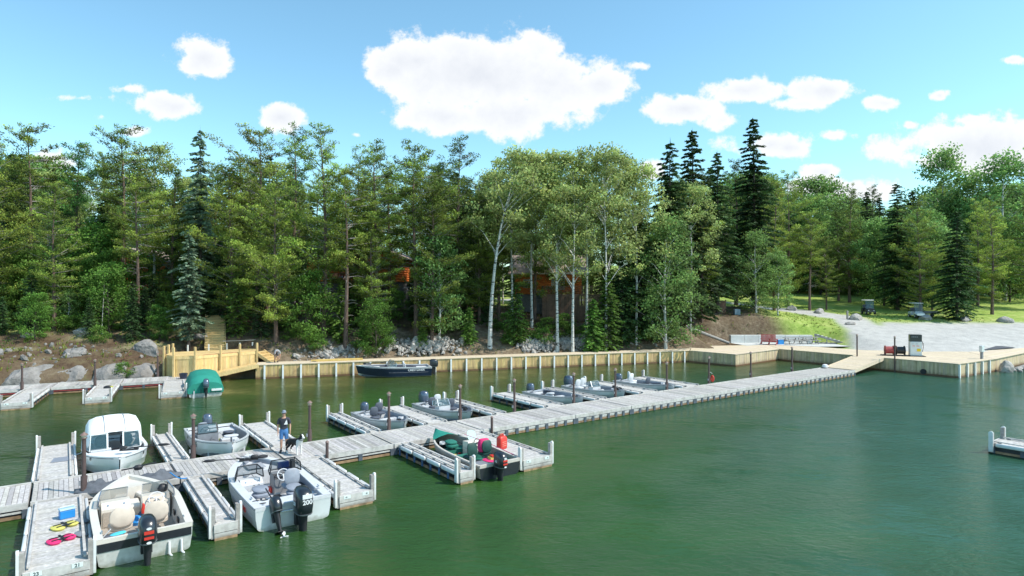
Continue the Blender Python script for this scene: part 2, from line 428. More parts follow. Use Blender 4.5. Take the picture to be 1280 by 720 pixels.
def build_ground():
    xs = axis(-400, -58, 62, 400, .65, 14); ys = axis(-120, 44, 96, 600, .65, 16)
    vs = []; cols = []
    for y in ys:
        for x in xs:
            vs.append((x, y, ground(x, y))); cols.append(ground_col(x, y))
    nx = len(xs); fs = []
    for j in range(len(ys)-1):
        for i in range(nx-1):
            k = j*nx+i; fs.append((k, k+1, k+1+nx, k+nx))
    me = bpy.data.meshes.new('ground'); me.from_pydata(vs, [], fs)
    ca = me.color_attributes.new('cover', 'FLOAT_COLOR', 'POINT')
    arr = []
    for c in cols: arr += [c[0], c[1], c[2], 1]
    ca.data.foreach_set('color', arr)
    me.polygons.foreach_set('use_smooth', [True]*len(fs))
    m = bpy.data.materials.new('forest_ground'); m.use_nodes = True
    nt = m.node_tree; N = nt.nodes; L = nt.links; b = N['Principled BSDF']; b.inputs['Roughness'].default_value = .95; b.inputs['Specular IOR Level'].default_value = .1
    tc = N.new('ShaderNodeTexCoord')
    def nzn(sc, det=6, ro=.6):
        n = N.new('ShaderNodeTexNoise'); n.inputs['Scale'].default_value = sc; n.inputs['Detail'].default_value = det; n.inputs['Roughness'].default_value = ro
        L.new(tc.outputs['Object'], n.inputs['Vector']); return n.outputs['Fac']
    def ramp(src, stops):
        r = N.new('ShaderNodeValToRGB'); e = r.color_ramp.elements
        while len(e) < len(stops): e.new(.5)
        for k, (p, c) in enumerate(stops): e[k].position = p; e[k].color = (*c, 1)
        L.new(src, r.inputs[0]); return r.outputs[0]
    def mixc(f, a, bb):
        x = N.new('ShaderNodeMix'); x.data_type = 'RGBA'; L.new(f, x.inputs['Factor']); L.new(a, x.inputs['A']); L.new(bb, x.inputs['B']); return x.outputs['Result']
    at = N.new('ShaderNodeAttribute'); at.attribute_name = 'cover'
    sp = N.new('ShaderNodeSeparateColor'); L.new(at.outputs['Color'], sp.inputs[0])
    litter = ramp(nzn(1.0, 11, .78), [(.3,(.035,.025,.018)),(.46,(.10,.065,.042)),(.6,(.155,.12,.07)),(.72,(.10,.12,.035))])
    soil = ramp(nzn(2.2, 9, .75), [(.3,(.10,.075,.05)),(.5,(.22,.165,.115)),(.62,(.33,.27,.19)),(.74,(.16,.17,.07))])
    grass = ramp(nzn(.55, 10, .72), [(.3,(.17,.25,.045)),(.48,(.28,.38,.085)),(.6,(.40,.45,.14)),(.74,(.48,.44,.22))])
    gravel = ramp(nzn(.8, 12, .82), [(.3,(.34,.33,.315)),(.5,(.50,.485,.46)),(.72,(.62,.60,.56))])
    c = mixc(sp.outputs[2], litter, soil); c = mixc(sp.outputs[0], c, grass); c = mixc(sp.outputs[1], c, gravel)
    # wet dark rock by the waterline
    sz = N.new('ShaderNodeSeparateXYZ'); L.new(tc.outputs['Object'], sz.inputs[0])
    mr = N.new('ShaderNodeMapRange'); mr.inputs['From Min'].default_value = -.1; mr.inputs['From Max'].default_value = .5; mr.inputs['To Min'].default_value = 1; mr.inputs['To Max'].default_value = 0
    L.new(sz.outputs[2], mr.inputs['Value'])
    c = mixc(mr.outputs[0], c, ramp(nzn(1.5), [(.3,(.05,.045,.035)),(.7,(.12,.11,.08))]))
    L.new(c, b.inputs['Base Color'])
    bp = N.new('ShaderNodeBump'); bp.inputs['Strength'].default_value = .9; bp.inputs['Distance'].default_value = .12
    L.new(nzn(3.5, 9, .7), bp.inputs['Height']); L.new(bp.outputs[0], b.inputs['Normal'])
    me.materials.append(m)
    o = bpy.data.objects.new('ground', me); COL.objects.link(o); tag(o, kind='structure')
build_ground()

# ------------------------------------------------------------------ water
def build_water():
    mb = MB(); mb.quad((-600,-300,0),(600,-300,0),(600,200,0),(-600,200,0))
    m = bpy.data.materials.new('lake_water'); m.use_nodes = True
    nt = m.node_tree; N = nt.nodes; L = nt.links; b = N['Principled BSDF']
    tc = N.new('ShaderNodeTexCoord')
    mp = N.new('ShaderNodeMapping'); mp.inputs['Rotation'].default_value = (0,0,R(20)); mp.inputs['Scale'].default_value = (.75,1.3,1)
    L.new(tc.outputs['Object'], mp.inputs[0])
    def nz(sc, det, ro, src, dist=0):
        n = N.new('ShaderNodeTexNoise'); n.inputs['Scale'].default_value = sc; n.inputs['Detail'].default_value = det; n.inputs['Roughness'].default_value = ro
        n.inputs['Distortion'].default_value = dist
        L.new(src, n.inputs['Vector']); return n.outputs['Fac']
    big = nz(.05, 4, .55, tc.outputs['Object'], .6)
    cr = N.new('ShaderNodeValToRGB'); e = cr.color_ramp.elements
    e[0].position = .30; e[0].color = (.009,.036,.008,1); e[1].position = .66; e[1].color = (.042,.110,.020,1)
    L.new(big, cr.inputs[0])
    # sky reflection painted into the base colour as teal towards the right
    sx = N.new('ShaderNodeSeparateXYZ'); L.new(tc.outputs['Object'], sx.inputs[0])
    mr = N.new('ShaderNodeMapRange'); mr.inputs['From Min'].default_value = -6; mr.inputs['From Max'].default_value = 30; mr.interpolation_type = 'SMOOTHSTEP'
    L.new(sx.outputs[0], mr.inputs['Value'])
    mx = N.new('ShaderNodeMix'); mx.data_type = 'RGBA'; L.new(mr.outputs[0], mx.inputs['Factor']); L.new(cr.outputs[0], mx.inputs['A']); mx.inputs['B'].default_value = (.028,.098,.060,1)
    # olive green towards the wall
    my = N.new('ShaderNodeVectorMath'); my.operation = 'DOT_PRODUCT'; my.inputs[1].default_value = (-.30,.954,0); L.new(tc.outputs['Object'], my.inputs[0])
    m2 = N.new('ShaderNodeMapRange'); m2.inputs['From Min'].default_value = 41; m2.inputs['From Max'].default_value = 54; m2.interpolation_type = 'SMOOTHSTEP'
    m2.inputs['To Max'].default_value = .85
    L.new(my.outputs['Value'], m2.inputs['Value'])
    m3 = N.new('ShaderNodeMix'); m3.data_type = 'RGBA'; L.new(m2.outputs[0], m3.inputs['Factor']); L.new(mx.outputs['Result'], m3.inputs['A']); m3.inputs['B'].default_value = (.060,.080,.018,1)
    L.new(m3.outputs['Result'], b.inputs['Base Color'])
    b.inputs['Roughness'].default_value = .03; b.inputs['IOR'].default_value = 1.33
    b.inputs['Specular IOR Level'].default_value = .5
    f1 = nz(1.3, 3, .5, mp.outputs[0], .4); f2 = nz(4.6, 5, .665, mp.outputs[0], .3); f3 = nz(.35, 2, .5, tc.outputs['Object'])
    b1 = N.new('ShaderNodeBump'); b1.inputs['Strength'].default_value = .55; b1.inputs['Distance'].default_value = .11; L.new(f1, b1.inputs['Height'])
    b2 = N.new('ShaderNodeBump'); b2.inputs['Strength'].default_value = .38; b2.inputs['Distance'].default_value = .085; L.new(f2, b2.inputs['Height']); L.new(b1.outputs[0], b2.inputs['Normal'])
    # calm patches
    mc = N.new('ShaderNodeMapRange'); mc.inputs['From Min'].default_value = .35; mc.inputs['From Max'].default_value = .65; mc.inputs['To Min'].default_value = .25; mc.inputs['To Max'].default_value = .95
    L.new(f3, mc.inputs['Value']); L.new(mc.outputs[0], b2.inputs['Strength'])
    L.new(b2.outputs[0], b.inputs['Normal'])
    o = mb.build('lake_water', m); tag(o, kind='structure')
build_water()

# ------------------------------------------------------------------ docks
def shade(k=.14): return 1+rnd.uniform(-k, k)
SMALL = {}
def small(name, key, m, half, loc, parent):
    if key not in SMALL:
        q = MB(); q.box(-half[0],half[0],-half[1],half[1],-half[2],half[2]); o = q.build(name, m, parent); SMALL[key] = o.data
    else: o = bpy.data.objects.new(name, SMALL[key]); COL.objects.link(o); o.parent = parent
    o.location = loc; return o
def dock_section(name, label, L, W, loc, rz, group, style='slot', step=.62, redstrip=False, planks='y'):
    """local x along the section, y across it; z 0 = water"""
    t = thing(name, label, 'dock', loc, rz, group)
    b = MB(); x = .02; w = .142
    while x < L-.03:
        x1 = min(x+w-.012, L-.02); k = shade(.17)*(.80 if rnd.random() < .08 else 1)
        b.box(x, x1, .0, W, .405+rnd.uniform(0,.006), .445+rnd.uniform(0,.006), t=(k, k*rnd.uniform(.97,1.01), k*rnd.uniform(.94,1.02))); x += w
    b.build('deck_boards', M_DECK, t)
    f = MB()
    for y0, y1 in ((-.06,-.005),(W+.005, W+.06)): f.box(.0, L, y0, y1, .30, .47, M_DBEAM, shade(.08))
    for x0 in (.0, L-.06): f.box(x0, x0+.06, .0, W, .12, .40, M_DBEAM, .7)
    for y0 in (-.05, W-.01): f.box(.02, L-.02, y0, y0+.06, .02, .115, M_WETWOOD, shade(.2))
    f.build('frame', None, t)
    g = MB(); g.box(.08, L-.08, .10, W-.10, -.25, .395, M_FLOAT)
    for y0, y1 in ((-.03,-.012),(W+.012,W+.03)):
        if step < .9: g.box(.06, L-.06, y0, y1, .13, .27, M_DBEAM, 1.1)
    g.build('float', None, t)
    n = max(2, int(L/step))
    for i in range(n+1):
        xx = .06+(L-.12)*i/n
        for y0 in (-.0735, W+.0735): small('fender_block', 'blk_x', M_BLOCK, (.085,.0115,.14), (xx, y0, .155), t)
    s = MB()
    for y0 in (-.045, W-.005):
        s.box(.05, L-.05, y0, y0+.05, .185, .245, M_DBEAM if not redstrip else M_REDR, shade(.1))
    s.build('side_stringer', None, t)
    r = MB()
    for y0 in (-.055, W+.0):
        r.box(.0, L, y0, y0+.055, .472, .50, t=shade(.1))
    r.build('kerb_strip', M_DBEAM, t)
    return t
def rounded_post(b, x, y, sx, sy, z0, z1, m, t=1.0):
    """post with a half-round top across x"""
    n = 8; prof = [(-sx, z0), (-sx, z1-sx)]
    for i in range(1, n): a = math.pi*(1-i/n); prof.append((sx*math.cos(a), z1-sx+sx*math.sin(a)))
    prof += [(sx, z1-sx), (sx, z0)]
    k = len(b.v)
    for yy in (y-sy, y+sy):
        for (px, pz) in prof: b.v.append((x+px, yy, pz))
    q = len(prof)
    for i in range(q):
        j = (i+1) % q; b.face((k+i, k+j, k+q+j, k+q+i), m, t)
    b.face(tuple(k+i for i in range(q)), m, t); b.face(tuple(k+q+i for i in reversed(range(q))), m, t)
def finger(label, W, L, loc, rz, group, bumpers=True, blue=False, wide=True, numbers=None, cat='dock', plates=True, name='finger_dock', post=(1,1), posttop=1.0, seed=0):
    """local x across 0..W, y 0 at the outer end .. L at the main dock"""
    t = thing(name, label, cat, loc, rz, group)
    b = MB(); y = .03; w = .142
    while y < L-.02:
        y1 = min(y+w-.012, L-.01); k = shade(.10)*1.1
        b.box(.0, W, y, y1, .405+rnd.uniform(0,.006), .445+rnd.uniform(0,.006), t=(k, k, k*rnd.uniform(.96,1.02))); y += w
    b.build('deck_boards', M_DECK, t)
    f = MB()
    for x0, x1 in ((-.06,-.005),(W+.005, W+.06)):
        f.box(x0, x1, .0, L-.02, .30, .45, M_DBEAM, shade(.06)); f.box(x0, x1, .02, L-.04, .02, .12, M_WETWOOD, shade(.2))
    f.box(-.06, W+.06, -.065, -.002, .22, .455, M_DBEAM, 1.05); f.box(-.05, W+.05, -.06, -.002, .03, .20, M_DBEAM, .9)
    f.box(-.05, W+.05, -.075, -.062, -.02, .07, M_WETWOOD, 1.2)
    f.build('frame', None, t)
    g = MB(); g.box(.08, W-.08, .10, L-.10, -.25, .395); g.build('float', M_FLOAT, t)
    # raised bull rails on blocks
    for sx, x0 in ((0, .01), (1, W-.07)):
        r = MB(); r.box(x0, x0+.065, .10, L-.15, .50, .545, M_DBEAM, 1.0)
        for i in range(6):
            yy = .25+(L-.6)*i/5; r.box(x0+.004, x0+.06, yy, yy+.14, .447, .4995, M_RAIL, .8)
        r.build('bull_rail', None, t)
    n = 7
    for i in range(n+1):
        yy = .12+(L-.3)*i/n
        for x0 in (-.0735, W+.0735): small('fender_block', 'blk_b' if blue else 'blk_y', M_BLUEB if blue else M_BLOCK, (.0115,.07,.16), (x0, yy, .18), t)
    if bumpers:
        nb = 4; seg = (L-.45)/nb
        for sx, x0 in ((0, -.12), (1, W+.12)):
            for i in range(nb):
                q = MB(); y0 = .22+i*seg; q.loft([(y0, x0, .40, .02, .04), (y0+.05, x0, .40, .05, .085), (y0+seg-.22, x0, .40, .05, .085), (y0+seg-.16, x0, .40, .02, .04)], n=10, pw=2.6, axis='y')
                flatsmooth(q.build('bumper', M_BUMP, t))
    for sx, x0, on in ((0, -.075, post[0]), (1, W+.075, post[1])):
        if not on: continue
        q = MB(); sg = -1 if sx == 0 else 1
        q.box(x0-.055, x0+.055, -.02, .14, .05, posttop-.06, M_POSTW, shade(.15))
        pst = q.build('fender_post', None, t)
        c = MB(); 
        M4 = Matrix.Translation((x0+sg*.085, .06, 0)) @ Matrix.Rotation(R(90), 4, 'Z')
        n0 = len(c.v); rounded_post(c, 0, 0, .085, .03, .08, posttop, M_BUMP); 
        c.v = c.v[:n0]+[tuple(M4 @ Vector(p)) for p in c.v[n0:]]
        c.build('white_guard', None, pst)
    if plates:
        for k2, xx in enumerate((.20, W-.20) if W > .8 else ()):
            pl = MB(); pl.box(xx-.115, xx+.115, -.073, -.066, .33, .44); po = pl.build('number_plate', M_PLATE, t)
            if numbers: text_obj('number', numbers[k2], .12, M_INK, po, (xx, -.0745, .383), (R(90),0,0), .002, bold=.003)
            else:
                dd = MB(); dd.box(xx-.06+.06*k2, xx+.0+.06*k2, -.0755, -.0735, .36, .41); dd.build('number', M_GREY, po)
    return t
GD = 'floating sections of the long main dock'; GF = 'finger docks along the long main dock'
SECT = [(-6.6,-.90,'floating main dock section running out of the left edge of the photo'),
 (-.84,3.40,'main dock section between the bows of the canvas topped boat and the cream boat'),
 (3.45,7.20,'main dock section between the white boat numbered 15 and the grey boat with two outboards'),
 (7.25,11.78,'main dock section that the man and his dog stand on'),
 (11.84,16.52,'main dock section at the bow of the boat with green canvas'),
 (16.58,22.56,'main dock section right of the red jerry can, short brown pile at its corner'),
 (22.62,26.98,'main dock section beside the first three silver boats, seventh from the left'),
 (27.04,32.90,'main dock section at the bow of the silver boat with the tallest windscreen'),
 (32.96,37.62,'main dock section just left of the pile with the red life ring'),
 (37.68,43.38,'main dock section starting at the pile with the red life ring'),
 (43.44,48.76,'empty main dock section second from the gangway'),
 (48.82,54.70,'last main dock section, touching the wooden gangway to the shore')]
for a, b_, lb in SECT:
    dock_section('dock_section', lb, b_-a, 2.5, U(a, 25.0), TH, GD, step=.62 if a > 16 else 1.15)
# near-side fingers (outer end towards the camera): local y runs +v
def lowf(u0, u1, lb, v0=19.6, **k): return finger(lb, u1-u0, 25.0-v0-.10, U(u0, v0), TH, GF, **k)
def upf(u0, u1, lb, v1=33.3, **k): return finger(lb, u1-u0, v1-27.5-.10, U(u1, v1), TH+math.pi, GF, **k)
lowf(-.72, .50, 'wide near finger dock numbered 23 and 21, carrying a blue cooler and life jackets', v0=18.9, numbers=('23','21'))
lowf(3.60, 4.12, 'narrow finger dock between the cream boat and the grey boat with two outboards', v0=19.5)
lowf(7.45, 8.50, 'wide empty finger dock to the right of the grey boat with two outboards', v0=19.8)
lowf(12.05, 12.50, 'narrow finger dock with blue fender blocks left of the boat with green canvas', v0=19.7, blue=True)
lowf(14.95, 16.30, 'wide finger dock with the red jerry can standing on it', v0=19.6, blue=True, post=(1,1))
upf(-.76, .28, 'wide far finger dock with a grey mat, left of the canvas topped boat', v1=33.7)
upf(3.50, 4.02, 'narrow finger dock between the white canvas topped boat and the white boat numbered 15')
upf(7.38, 8.50, 'wide empty finger dock behind the man with the dog')
upf(11.88, 12.42, 'narrow finger dock left of the silver boat with two upright dark seats')
upf(15.00, 16.15, 'wide empty finger dock between two silver boats with tall outboards')
upf(19.25, 19.95, 'narrow finger dock right of the silver boat with the largest dark outboard')
upf(22.95, 24.15, 'wide finger dock at the left end of the row of three silver boats', v1=33.5)
upf(27.10, 27.80, 'narrow finger dock between the first and second of the three silver boats at right')
upf(31.15, 32.60, 'wide finger dock between the second and third of the three silver boats at right')
upf(35.70, 37.10, 'wide finger dock right of the rightmost silver boat', v1=33.2)
# stub of the next dock row at the right edge
finger('single dock end with two white posts at the right edge of the photo', 1.35, 7.5, U(34.95, 9.5), TH+math.pi, 'finger docks of other rows', plates=False)

# left shore docks
A2 = R(28); O2 = Vector((-30.3, 37.4, 0)); C2 = (math.cos(A2), math.sin(A2)); V2 = (-math.sin(A2), math.cos(A2))
def W2(a, b, z=0): return Vector((O2.x+a*C2[0]+b*V2[0], O2.y+a*C2[1]+b*V2[1], z))
for (a, b_), lb in zip(((-12,-7.2),(-7.15,.75),(.8,4.9),(4.95,10.6)),
   ('dock section along the rocky left shore, cut by the photo edge','shore dock section left of the first shore finger, under the brown pile at far left',
    'shore dock section with a red edge strip between the first and second shore fingers','shore dock section at the raised timber deck, with the dark bucket on it')):
    dock_section('dock_section', lb, b_-a, 2.35, W2(a, 6.0), A2, 'dock sections along the left shore', redstrip=True, step=1.4)
for c, w, lb in ((0,1.3,'first shore finger dock from the left edge, number plates on its end'),(4.15,1.2,'middle shore finger dock with a small yellow and black bag on it'),(8.4,1.3,'shore finger dock left of the green covered boat')):
    finger(lb, w, 5.85, W2(c-w/2, .05), A2, 'finger docks of the left shore', bumpers=(c < 8))

# piles
def lamp_post(label, u, v, top, loc=None, lamp=True, collar=True, group='brown steel piles along the main dock'):
    p = U(u, v, 0) if loc is None else Vector(loc)
    t = thing('lamp_post' if lamp else 'mooring_pile', label, 'lamp post' if lamp else 'pile', p, TH, group)
    m = MB(); m.tube([(0,0,-1.2),(0,0,top-.16)], .062, n=12)
    flatsmooth(m.build('pile', M_PILE, t))
    if collar:
        c = MB(); c.tube([(0,0,.46),(0,0,1.02)], .095, n=12); c.box(-.13,.13,-.10,.16,.36,.455); flatsmooth(c.build('sleeve', M_PILE, t))
        e = MB(); e.box(-.15,-.10,-.045,.045,.72,.86); e.build('outlet_box', M_GREY, t)
    if lamp:
        c = MB(); c.loft([(top-.16,0,0,.045,.045),(top-.13,0,0,.10,.10),(top-.115,0,0,.10,.10)], n=12, pw=2); lp = flatsmooth(c.build('lamp_base', M_CAP, t))
        g = MB(); g.loft([(top-.115,0,0,.055,.055),(top-.02,0,0,.095,.095)], n=12, pw=2); flatsmooth(g.build('lamp_glass', M_LAMPG, t))
        h = MB(); h.loft([(top-.02,0,0,.125,.125),(top+.02,0,0,.09,.09),(top+.06,0,0,.03,.03),(top+.085,0,0,.012,.012)], n=12, pw=2); flatsmooth(h.build('lamp_cap', M_CAP, t))
    else:
        h = MB(); h.loft([(top-.16,0,0,.075,.075),(top-.12,0,0,.06,.06),(top-.09,0,0,.02,.02)], n=12, pw=2); flatsmooth(h.build('pile_cap', M_CAP, t))
    return t
for u, v, top, lb in ((.57,25.2,2.42,'brown lamp post at the left bow of the cream boat'),(4.25,27.62,2.22,'brown lamp post at the side of the white boat numbered 15'),
   (8.95,27.62,2.25,'brown lamp post just right of the man with the dog'),(12.8,27.62,2.28,'brown lamp post in front of the silver boat with two upright dark seats'),
   (16.85,27.62,2.28,'brown lamp post right of the wide empty far finger'),(20.4,27.62,2.28,'brown lamp post left of the row of three silver boats'),
   (24.85,27.62,2.28,'brown lamp post at the bow of the first of the three silver boats at right'),(28.4,27.62,2.28,'brown lamp post at the bow of the second of the three silver boats at right'),
   (33.4,27.62,2.35,'brown lamp post at the bow of the rightmost silver boat'),(38.1,27.62,2.42,'brown pile carrying the red life ring'),
   (43.4,27.62,2.45,'brown pile on the empty part of the main dock, second from the gangway'),(49.5,27.66,2.5,'brown pile of the main dock nearest the gangway')):
    lamp_post(lb, u, v, top)
for u, v, top, lb in ((8.78,24.88,1.18,'short brown pile at the near dock edge right of the dog'),(17.0,24.88,1.2,'short brown pile behind the red jerry can'),):
    lamp_post(lb, u, v, top, lamp=False, collar=False)
for p, top, lb in ((W2(-.80,5.85),2.25,'brown pile at the inner end of the first shore finger'),(W2(3.38,5.85),2.3,'brown pile at the inner end of the middle shore finger'),(W2(7.2,8.5),2.3,'brown pile at the raised timber deck')):
    lamp_post(lb, 0, 0, top, loc=p, group='brown steel piles of the left shore docks')
# ------------------------------------------------------------------ retaining wall and timber walks
TOPZ = 1.2
WALL = [(-21.1,50.4),(18.1,62.6),(21.45,58.75),(28.0,64.3),(37.2,51.1),(43.1,54.9),(52.0,61.6)]
def wall_run(i, name, label, pile_step, m, z1=TOPZ-.06, first=.7):
    (x0,y0),(x1,y1) = WALL[i], WALL[i+1]
    L = math.hypot(x1-x0, y1-y0); a = math.atan2(y1-y0, x1-x0)
    t = thing(name, label, 'retaining wall', (x0,y0,0), a)
    b = MB(); x = .0; w = .15
    while x < L:
        k = shade(.2); b.box(x, min(L, x+w-.006), 0, .05, -.6, z1-rnd.uniform(0,.004), t=(k, k*rnd.uniform(.95,1.03), k*rnd.uniform(.85,1.05))); x += w
    b.build('wall_boards', m, t)
    c = MB(); c.box(0, L, -.03, .0-.002, -.1, .13); c.build('base_board', M_WETB, t)
    if pile_step:
        x = first
        while x < L-.2:
            q = MB(); q.box(x-.07, x+.07, -.16, -.145, -.8, z1-.02); q.box(x-.012, x+.012, -.145, -.004, -.8, z1-.02); q.build('steel_pile', M_PALEP, t); x += pile_step
    return t
wall_run(0, 'timber_wall', 'long yellow timber retaining wall with evenly spaced white piles behind the boats', 1.42, M_WALLW)
wall_run(1, 'timber_wall', 'short shaded timber wall face turning out from the end of the long wall', 0, M_WALLW2)
wall_run(2, 'timber_wall', 'pale timber wall face below the concrete pad, left of the corner', 0, M_WALLW2)
wall_run(3, 'timber_wall', 'timber wall under the gangway and fuel pump, with a round black pipe outlet', 0, M_WALLW2)
wall_run(4, 'timber_wall', 'short bright timber wall with four white piles at the right corner', 1.5, M_WALLW2, first=.08)
wall_run(5, 'timber_wall', 'timber wall running out of the right edge behind the shore boulders', 0, M_WALLW2)
# drain outlet
d = Vector((WALL[4][0]-WALL[3][0], WALL[4][1]-WALL[3][1], 0)).normalized(); nrm = Vector((d.y, -d.x, 0))
pp = Vector((35.75, 53.18, .28)); b = MB(); b.tube([pp-nrm*(-.14), pp+nrm*.02], [.23,.23], n=16); o = b.build('drain_pipe', M_BLK); tag(o, 'round black drain pipe sticking out of the timber wall below the fuel pump', 'pipe')

def board_poly(name, pts, z0, z1, bdir, m, label=None, kind=None, w=.145, parent=None, cat=None):
    """planks laid over polygon pts, running along angle bdir"""
    bm = bmesh.new(); ca, sa = math.cos(bdir), math.sin(bdir)
    loc = [(x*ca+y*sa, -x*sa+y*ca) for x, y in pts]
    y = min(p[1] for p in loc); ymax = max(p[1] for p in loc)
    mb = MB()
    def clip(poly, yy, keep_above):
        out = []
        for i in range(len(poly)):
            a, b_ = poly[i], poly[(i+1) % len(poly)]
            ia = (a[1] >= yy) == keep_above; ib = (b_[1] >= yy) == keep_above
            if ia: out.append(a)
            if ia != ib:
                t = (yy-a[1])/(b_[1]-a[1]); out.append((a[0]+(b_[0]-a[0])*t, yy))
        return out
    while y < ymax:
        pl = clip(clip(loc, y, True), min(y+w-.008, ymax), False)
        if len(pl) >= 3:
            k = shade(.09); zz = z1-rnd.uniform(0,.004); n = len(mb.v); q = len(pl)
            for (a, b_) in pl: mb.v.append((a*ca-b_*sa, a*sa+b_*ca, zz))
            for (a, b_) in pl: mb.v.append((a*ca-b_*sa, a*sa+b_*ca, z0))
            tt = (k, k*rnd.uniform(.97,1.02), k*rnd.uniform(.92,1.04))
            mb.face(tuple(range(n, n+q)), None, tt)
            for i in range(q): j = (i+1) % q; mb.face((n+i, n+q+i, n+q+j, n+j), None, tt)
        y += w
    o = mb.build(name, m, parent); bm.free()
    if kind: o['kind'] = kind
    if label: tag(o, label, cat)
    return o
n0 = Vector((-.297,.955)); 
def off(p, d, s): return (p[0]+d[0]*s, p[1]+d[1]*s)
a0 = math.atan2(12.2, 39.2)
# boardwalk behind the long wall
board_poly('boardwalk', [off(WALL[0],(.297,-.955),.06), off(WALL[1],(.297,-.955),.06), (18.9,64.9), off(WALL[0],n0,1.85)], TOPZ-.055, TOPZ, a0, M_WALK, kind='structure')
# wharf deck, pieces side by side
aw = math.atan2(CU[1], CU[0])
board_poly('wharf_deck', [(18.18,62.56),(21.43,58.67),(28.0,64.2),(28.9,69.3),(19.0,67.2),(18.95,64.7)], TOPZ-.055, TOPZ, aw, M_WALK, kind='structure')
board_poly('wharf_deck', [(28.05,64.15),(37.2,51.02),(43.15,54.8),(45.6,61.3),(36.2,62.8),(33.3,66.6),(28.95,69.3)], TOPZ-.055, TOPZ, aw+R(90), M_WALK, kind='structure')
board_poly('wharf_deck', [(43.2,54.82),(52.05,61.5),(56,66.0),(45.65,61.25)], TOPZ-.055, TOPZ, aw, M_WALK, kind='structure')
# gangway main dock -> wharf
def ramp(name, label, p0, p1, w, z0, z1, m, rails=True, ext=None):
    p0 = Vector((*p0, z0)); p1 = Vector((*p1, z1)); L = (p1-p0).length; a = math.atan2(p1.y-p0.y, p1.x-p0.x); pit = math.asin((z1-z0)/L)
    t = bpy.data.objects.new(name, None); COL.objects.link(t); t.location = p0; t.rotation_euler = (0, -pit, a); tag(t, label, 'gangway')
    b = MB(); x = 0
    while x < L: k = shade(.08); b.box(x, min(L, x+.135), -w/2, w/2, -.05, rnd.uniform(-.004,0), t=(k,k,k*rnd.uniform(.94,1.03))); x += .145
    b.build('boards', m, t)
    f = MB()
    for s in (-1, 1): f.box(-.02, L+.02, s*(w/2+.03)-.025, s*(w/2+.03)+.025, -.26, .05)
    f.build('stringer', m, t); return t
g0 = U(54.75, 26.25); g1 = U(60.45, 26.25)
ramp('gangway', 'wide pale wooden gangway sloping from the main dock up to the wharf', (g0.x,g0.y), (g1.x,g1.y), 2.45, .50, TOPZ+.01, M_WALK)
ramp('gangway', 'narrow yellow timber gangway sloping down beside the green covered boat', (-24.6,49.05), (-21.2,50.95), 1.35, .50, TOPZ+.01, M_NEWW)

# ------------------------------------------------------------------ raised timber deck, posts, stairs
DZ = 2.08
dk = [(-28.25,49.95),(-26.75,48.65),(-25.25,48.95),(-22.1,52.9),(-23.3,55.6),(-28.9,52.0)]
t = thing('raised_deck', 'raised deck of fresh yellow timber with tall posts at the foot of the stairs', 'deck', (0,0,0))
board_poly('deck_boards', dk, DZ-.05, DZ, R(40), M_NEWW, parent=t)
def skirt(p, q, z0, z1, parent, name='skirt_boards'):
    L = math.hypot(q[0]-p[0], q[1]-p[1]); a = math.atan2(q[1]-p[1], q[0]-p[0]); b = MB(); x = 0
    while x < L: k = shade(.16); b.box(x, min(L, x+.138), .0, .035, z0, z1, t=(k,k*rnd.uniform(.96,1.02),k*rnd.uniform(.85,1.05))); x += .142
    b.box(-.01, L+.01, -.03, -.002, z1-.19, z1+.02, t=1.1)
    return b.build(name, M_NEWW, parent, loc=(p[0],p[1],0), rot=(0,0,a))
for p, q in ((dk[0],dk[1]),(dk[1],dk[2]),(dk[2],dk[3])): skirt(p, q, .25, DZ-.06, t)
skirt(dk[5], dk[0], .5, DZ-.06, t)
def post(x, y, z0, z1, parent, s=.075):
    q = MB(); q.box(x-s, x+s, y-s, y+s, z0, z1); return bevel(q.build('post', M_NEWW, parent), .015, 1)
for x, y in ((-28.3,49.8),(-26.8,48.5),(-25.25,48.8),(-23.95,50.35),(-22.95,51.65),(-22.0,52.85),(-28.6,51.0),(-28.85,52.1)): post(x, y, .3, DZ+.72, t)
rb = MB()
for p, q in (((-24.2,54.9),(-23.3,55.6)),((-25.6,54.2),(-24.2,54.9))): rb.bar((*p, DZ+.75), (*q, DZ+.75), .05, .05); 
rb.build('back_rail', M_GREYW, t)
for x, y in ((-27.9,52.7),(-26.5,53.5),(-25.3,54.35),(-24.4,54.9),(-23.5,55.45)):
    q = MB(); q.box(x-.045, x+.045, y-.045, y+.045, DZ, DZ+.55); q.build('white_stub_post', M_CARTW, t)
q = MB(); q.bar((-25.0,49.55,DZ+.012),(-23.2,51.8,DZ+.012),.09,.02); q.build('red_strip', M_REDR, t)
def stairs(name, label, x, y, z, ang, n, run, rise, w, m):
    t = thing(name, label, 'stairs', (x,y,z), ang)
    for i in range(n):
        b = MB(); k = shade(.1); b.box(-w/2, w/2, i*run, i*run+run+.03, (i+1)*rise-.04, (i+1)*rise, t=k)
        b.box(-w/2+.03, w/2-.03, i*run+.03, i*run+.05, i*rise, (i+1)*rise-.043, t=k*.75); b.build('step', m, t)
    s = MB()
    for sx in (-1, 1): s.bar((sx*(w/2+.03), 0, .02), (sx*(w/2+.03), n*run, n*rise+.02), .05, .26)
    s.build('stringer', m, t); return t
stairs('timber_stairs', 'straight flight of yellow timber stairs climbing the hill from the raised deck', -26.25, 54.2, DZ, R(26), 14, .46, .20, 1.6, M_NEWW)
stairs('timber_stairs', 'few short timber steps down from the raised deck to the boardwalk', -20.7, 53.3, TOPZ-.1, R(80), 4, .36, .22, 1.3, M_NEWW)

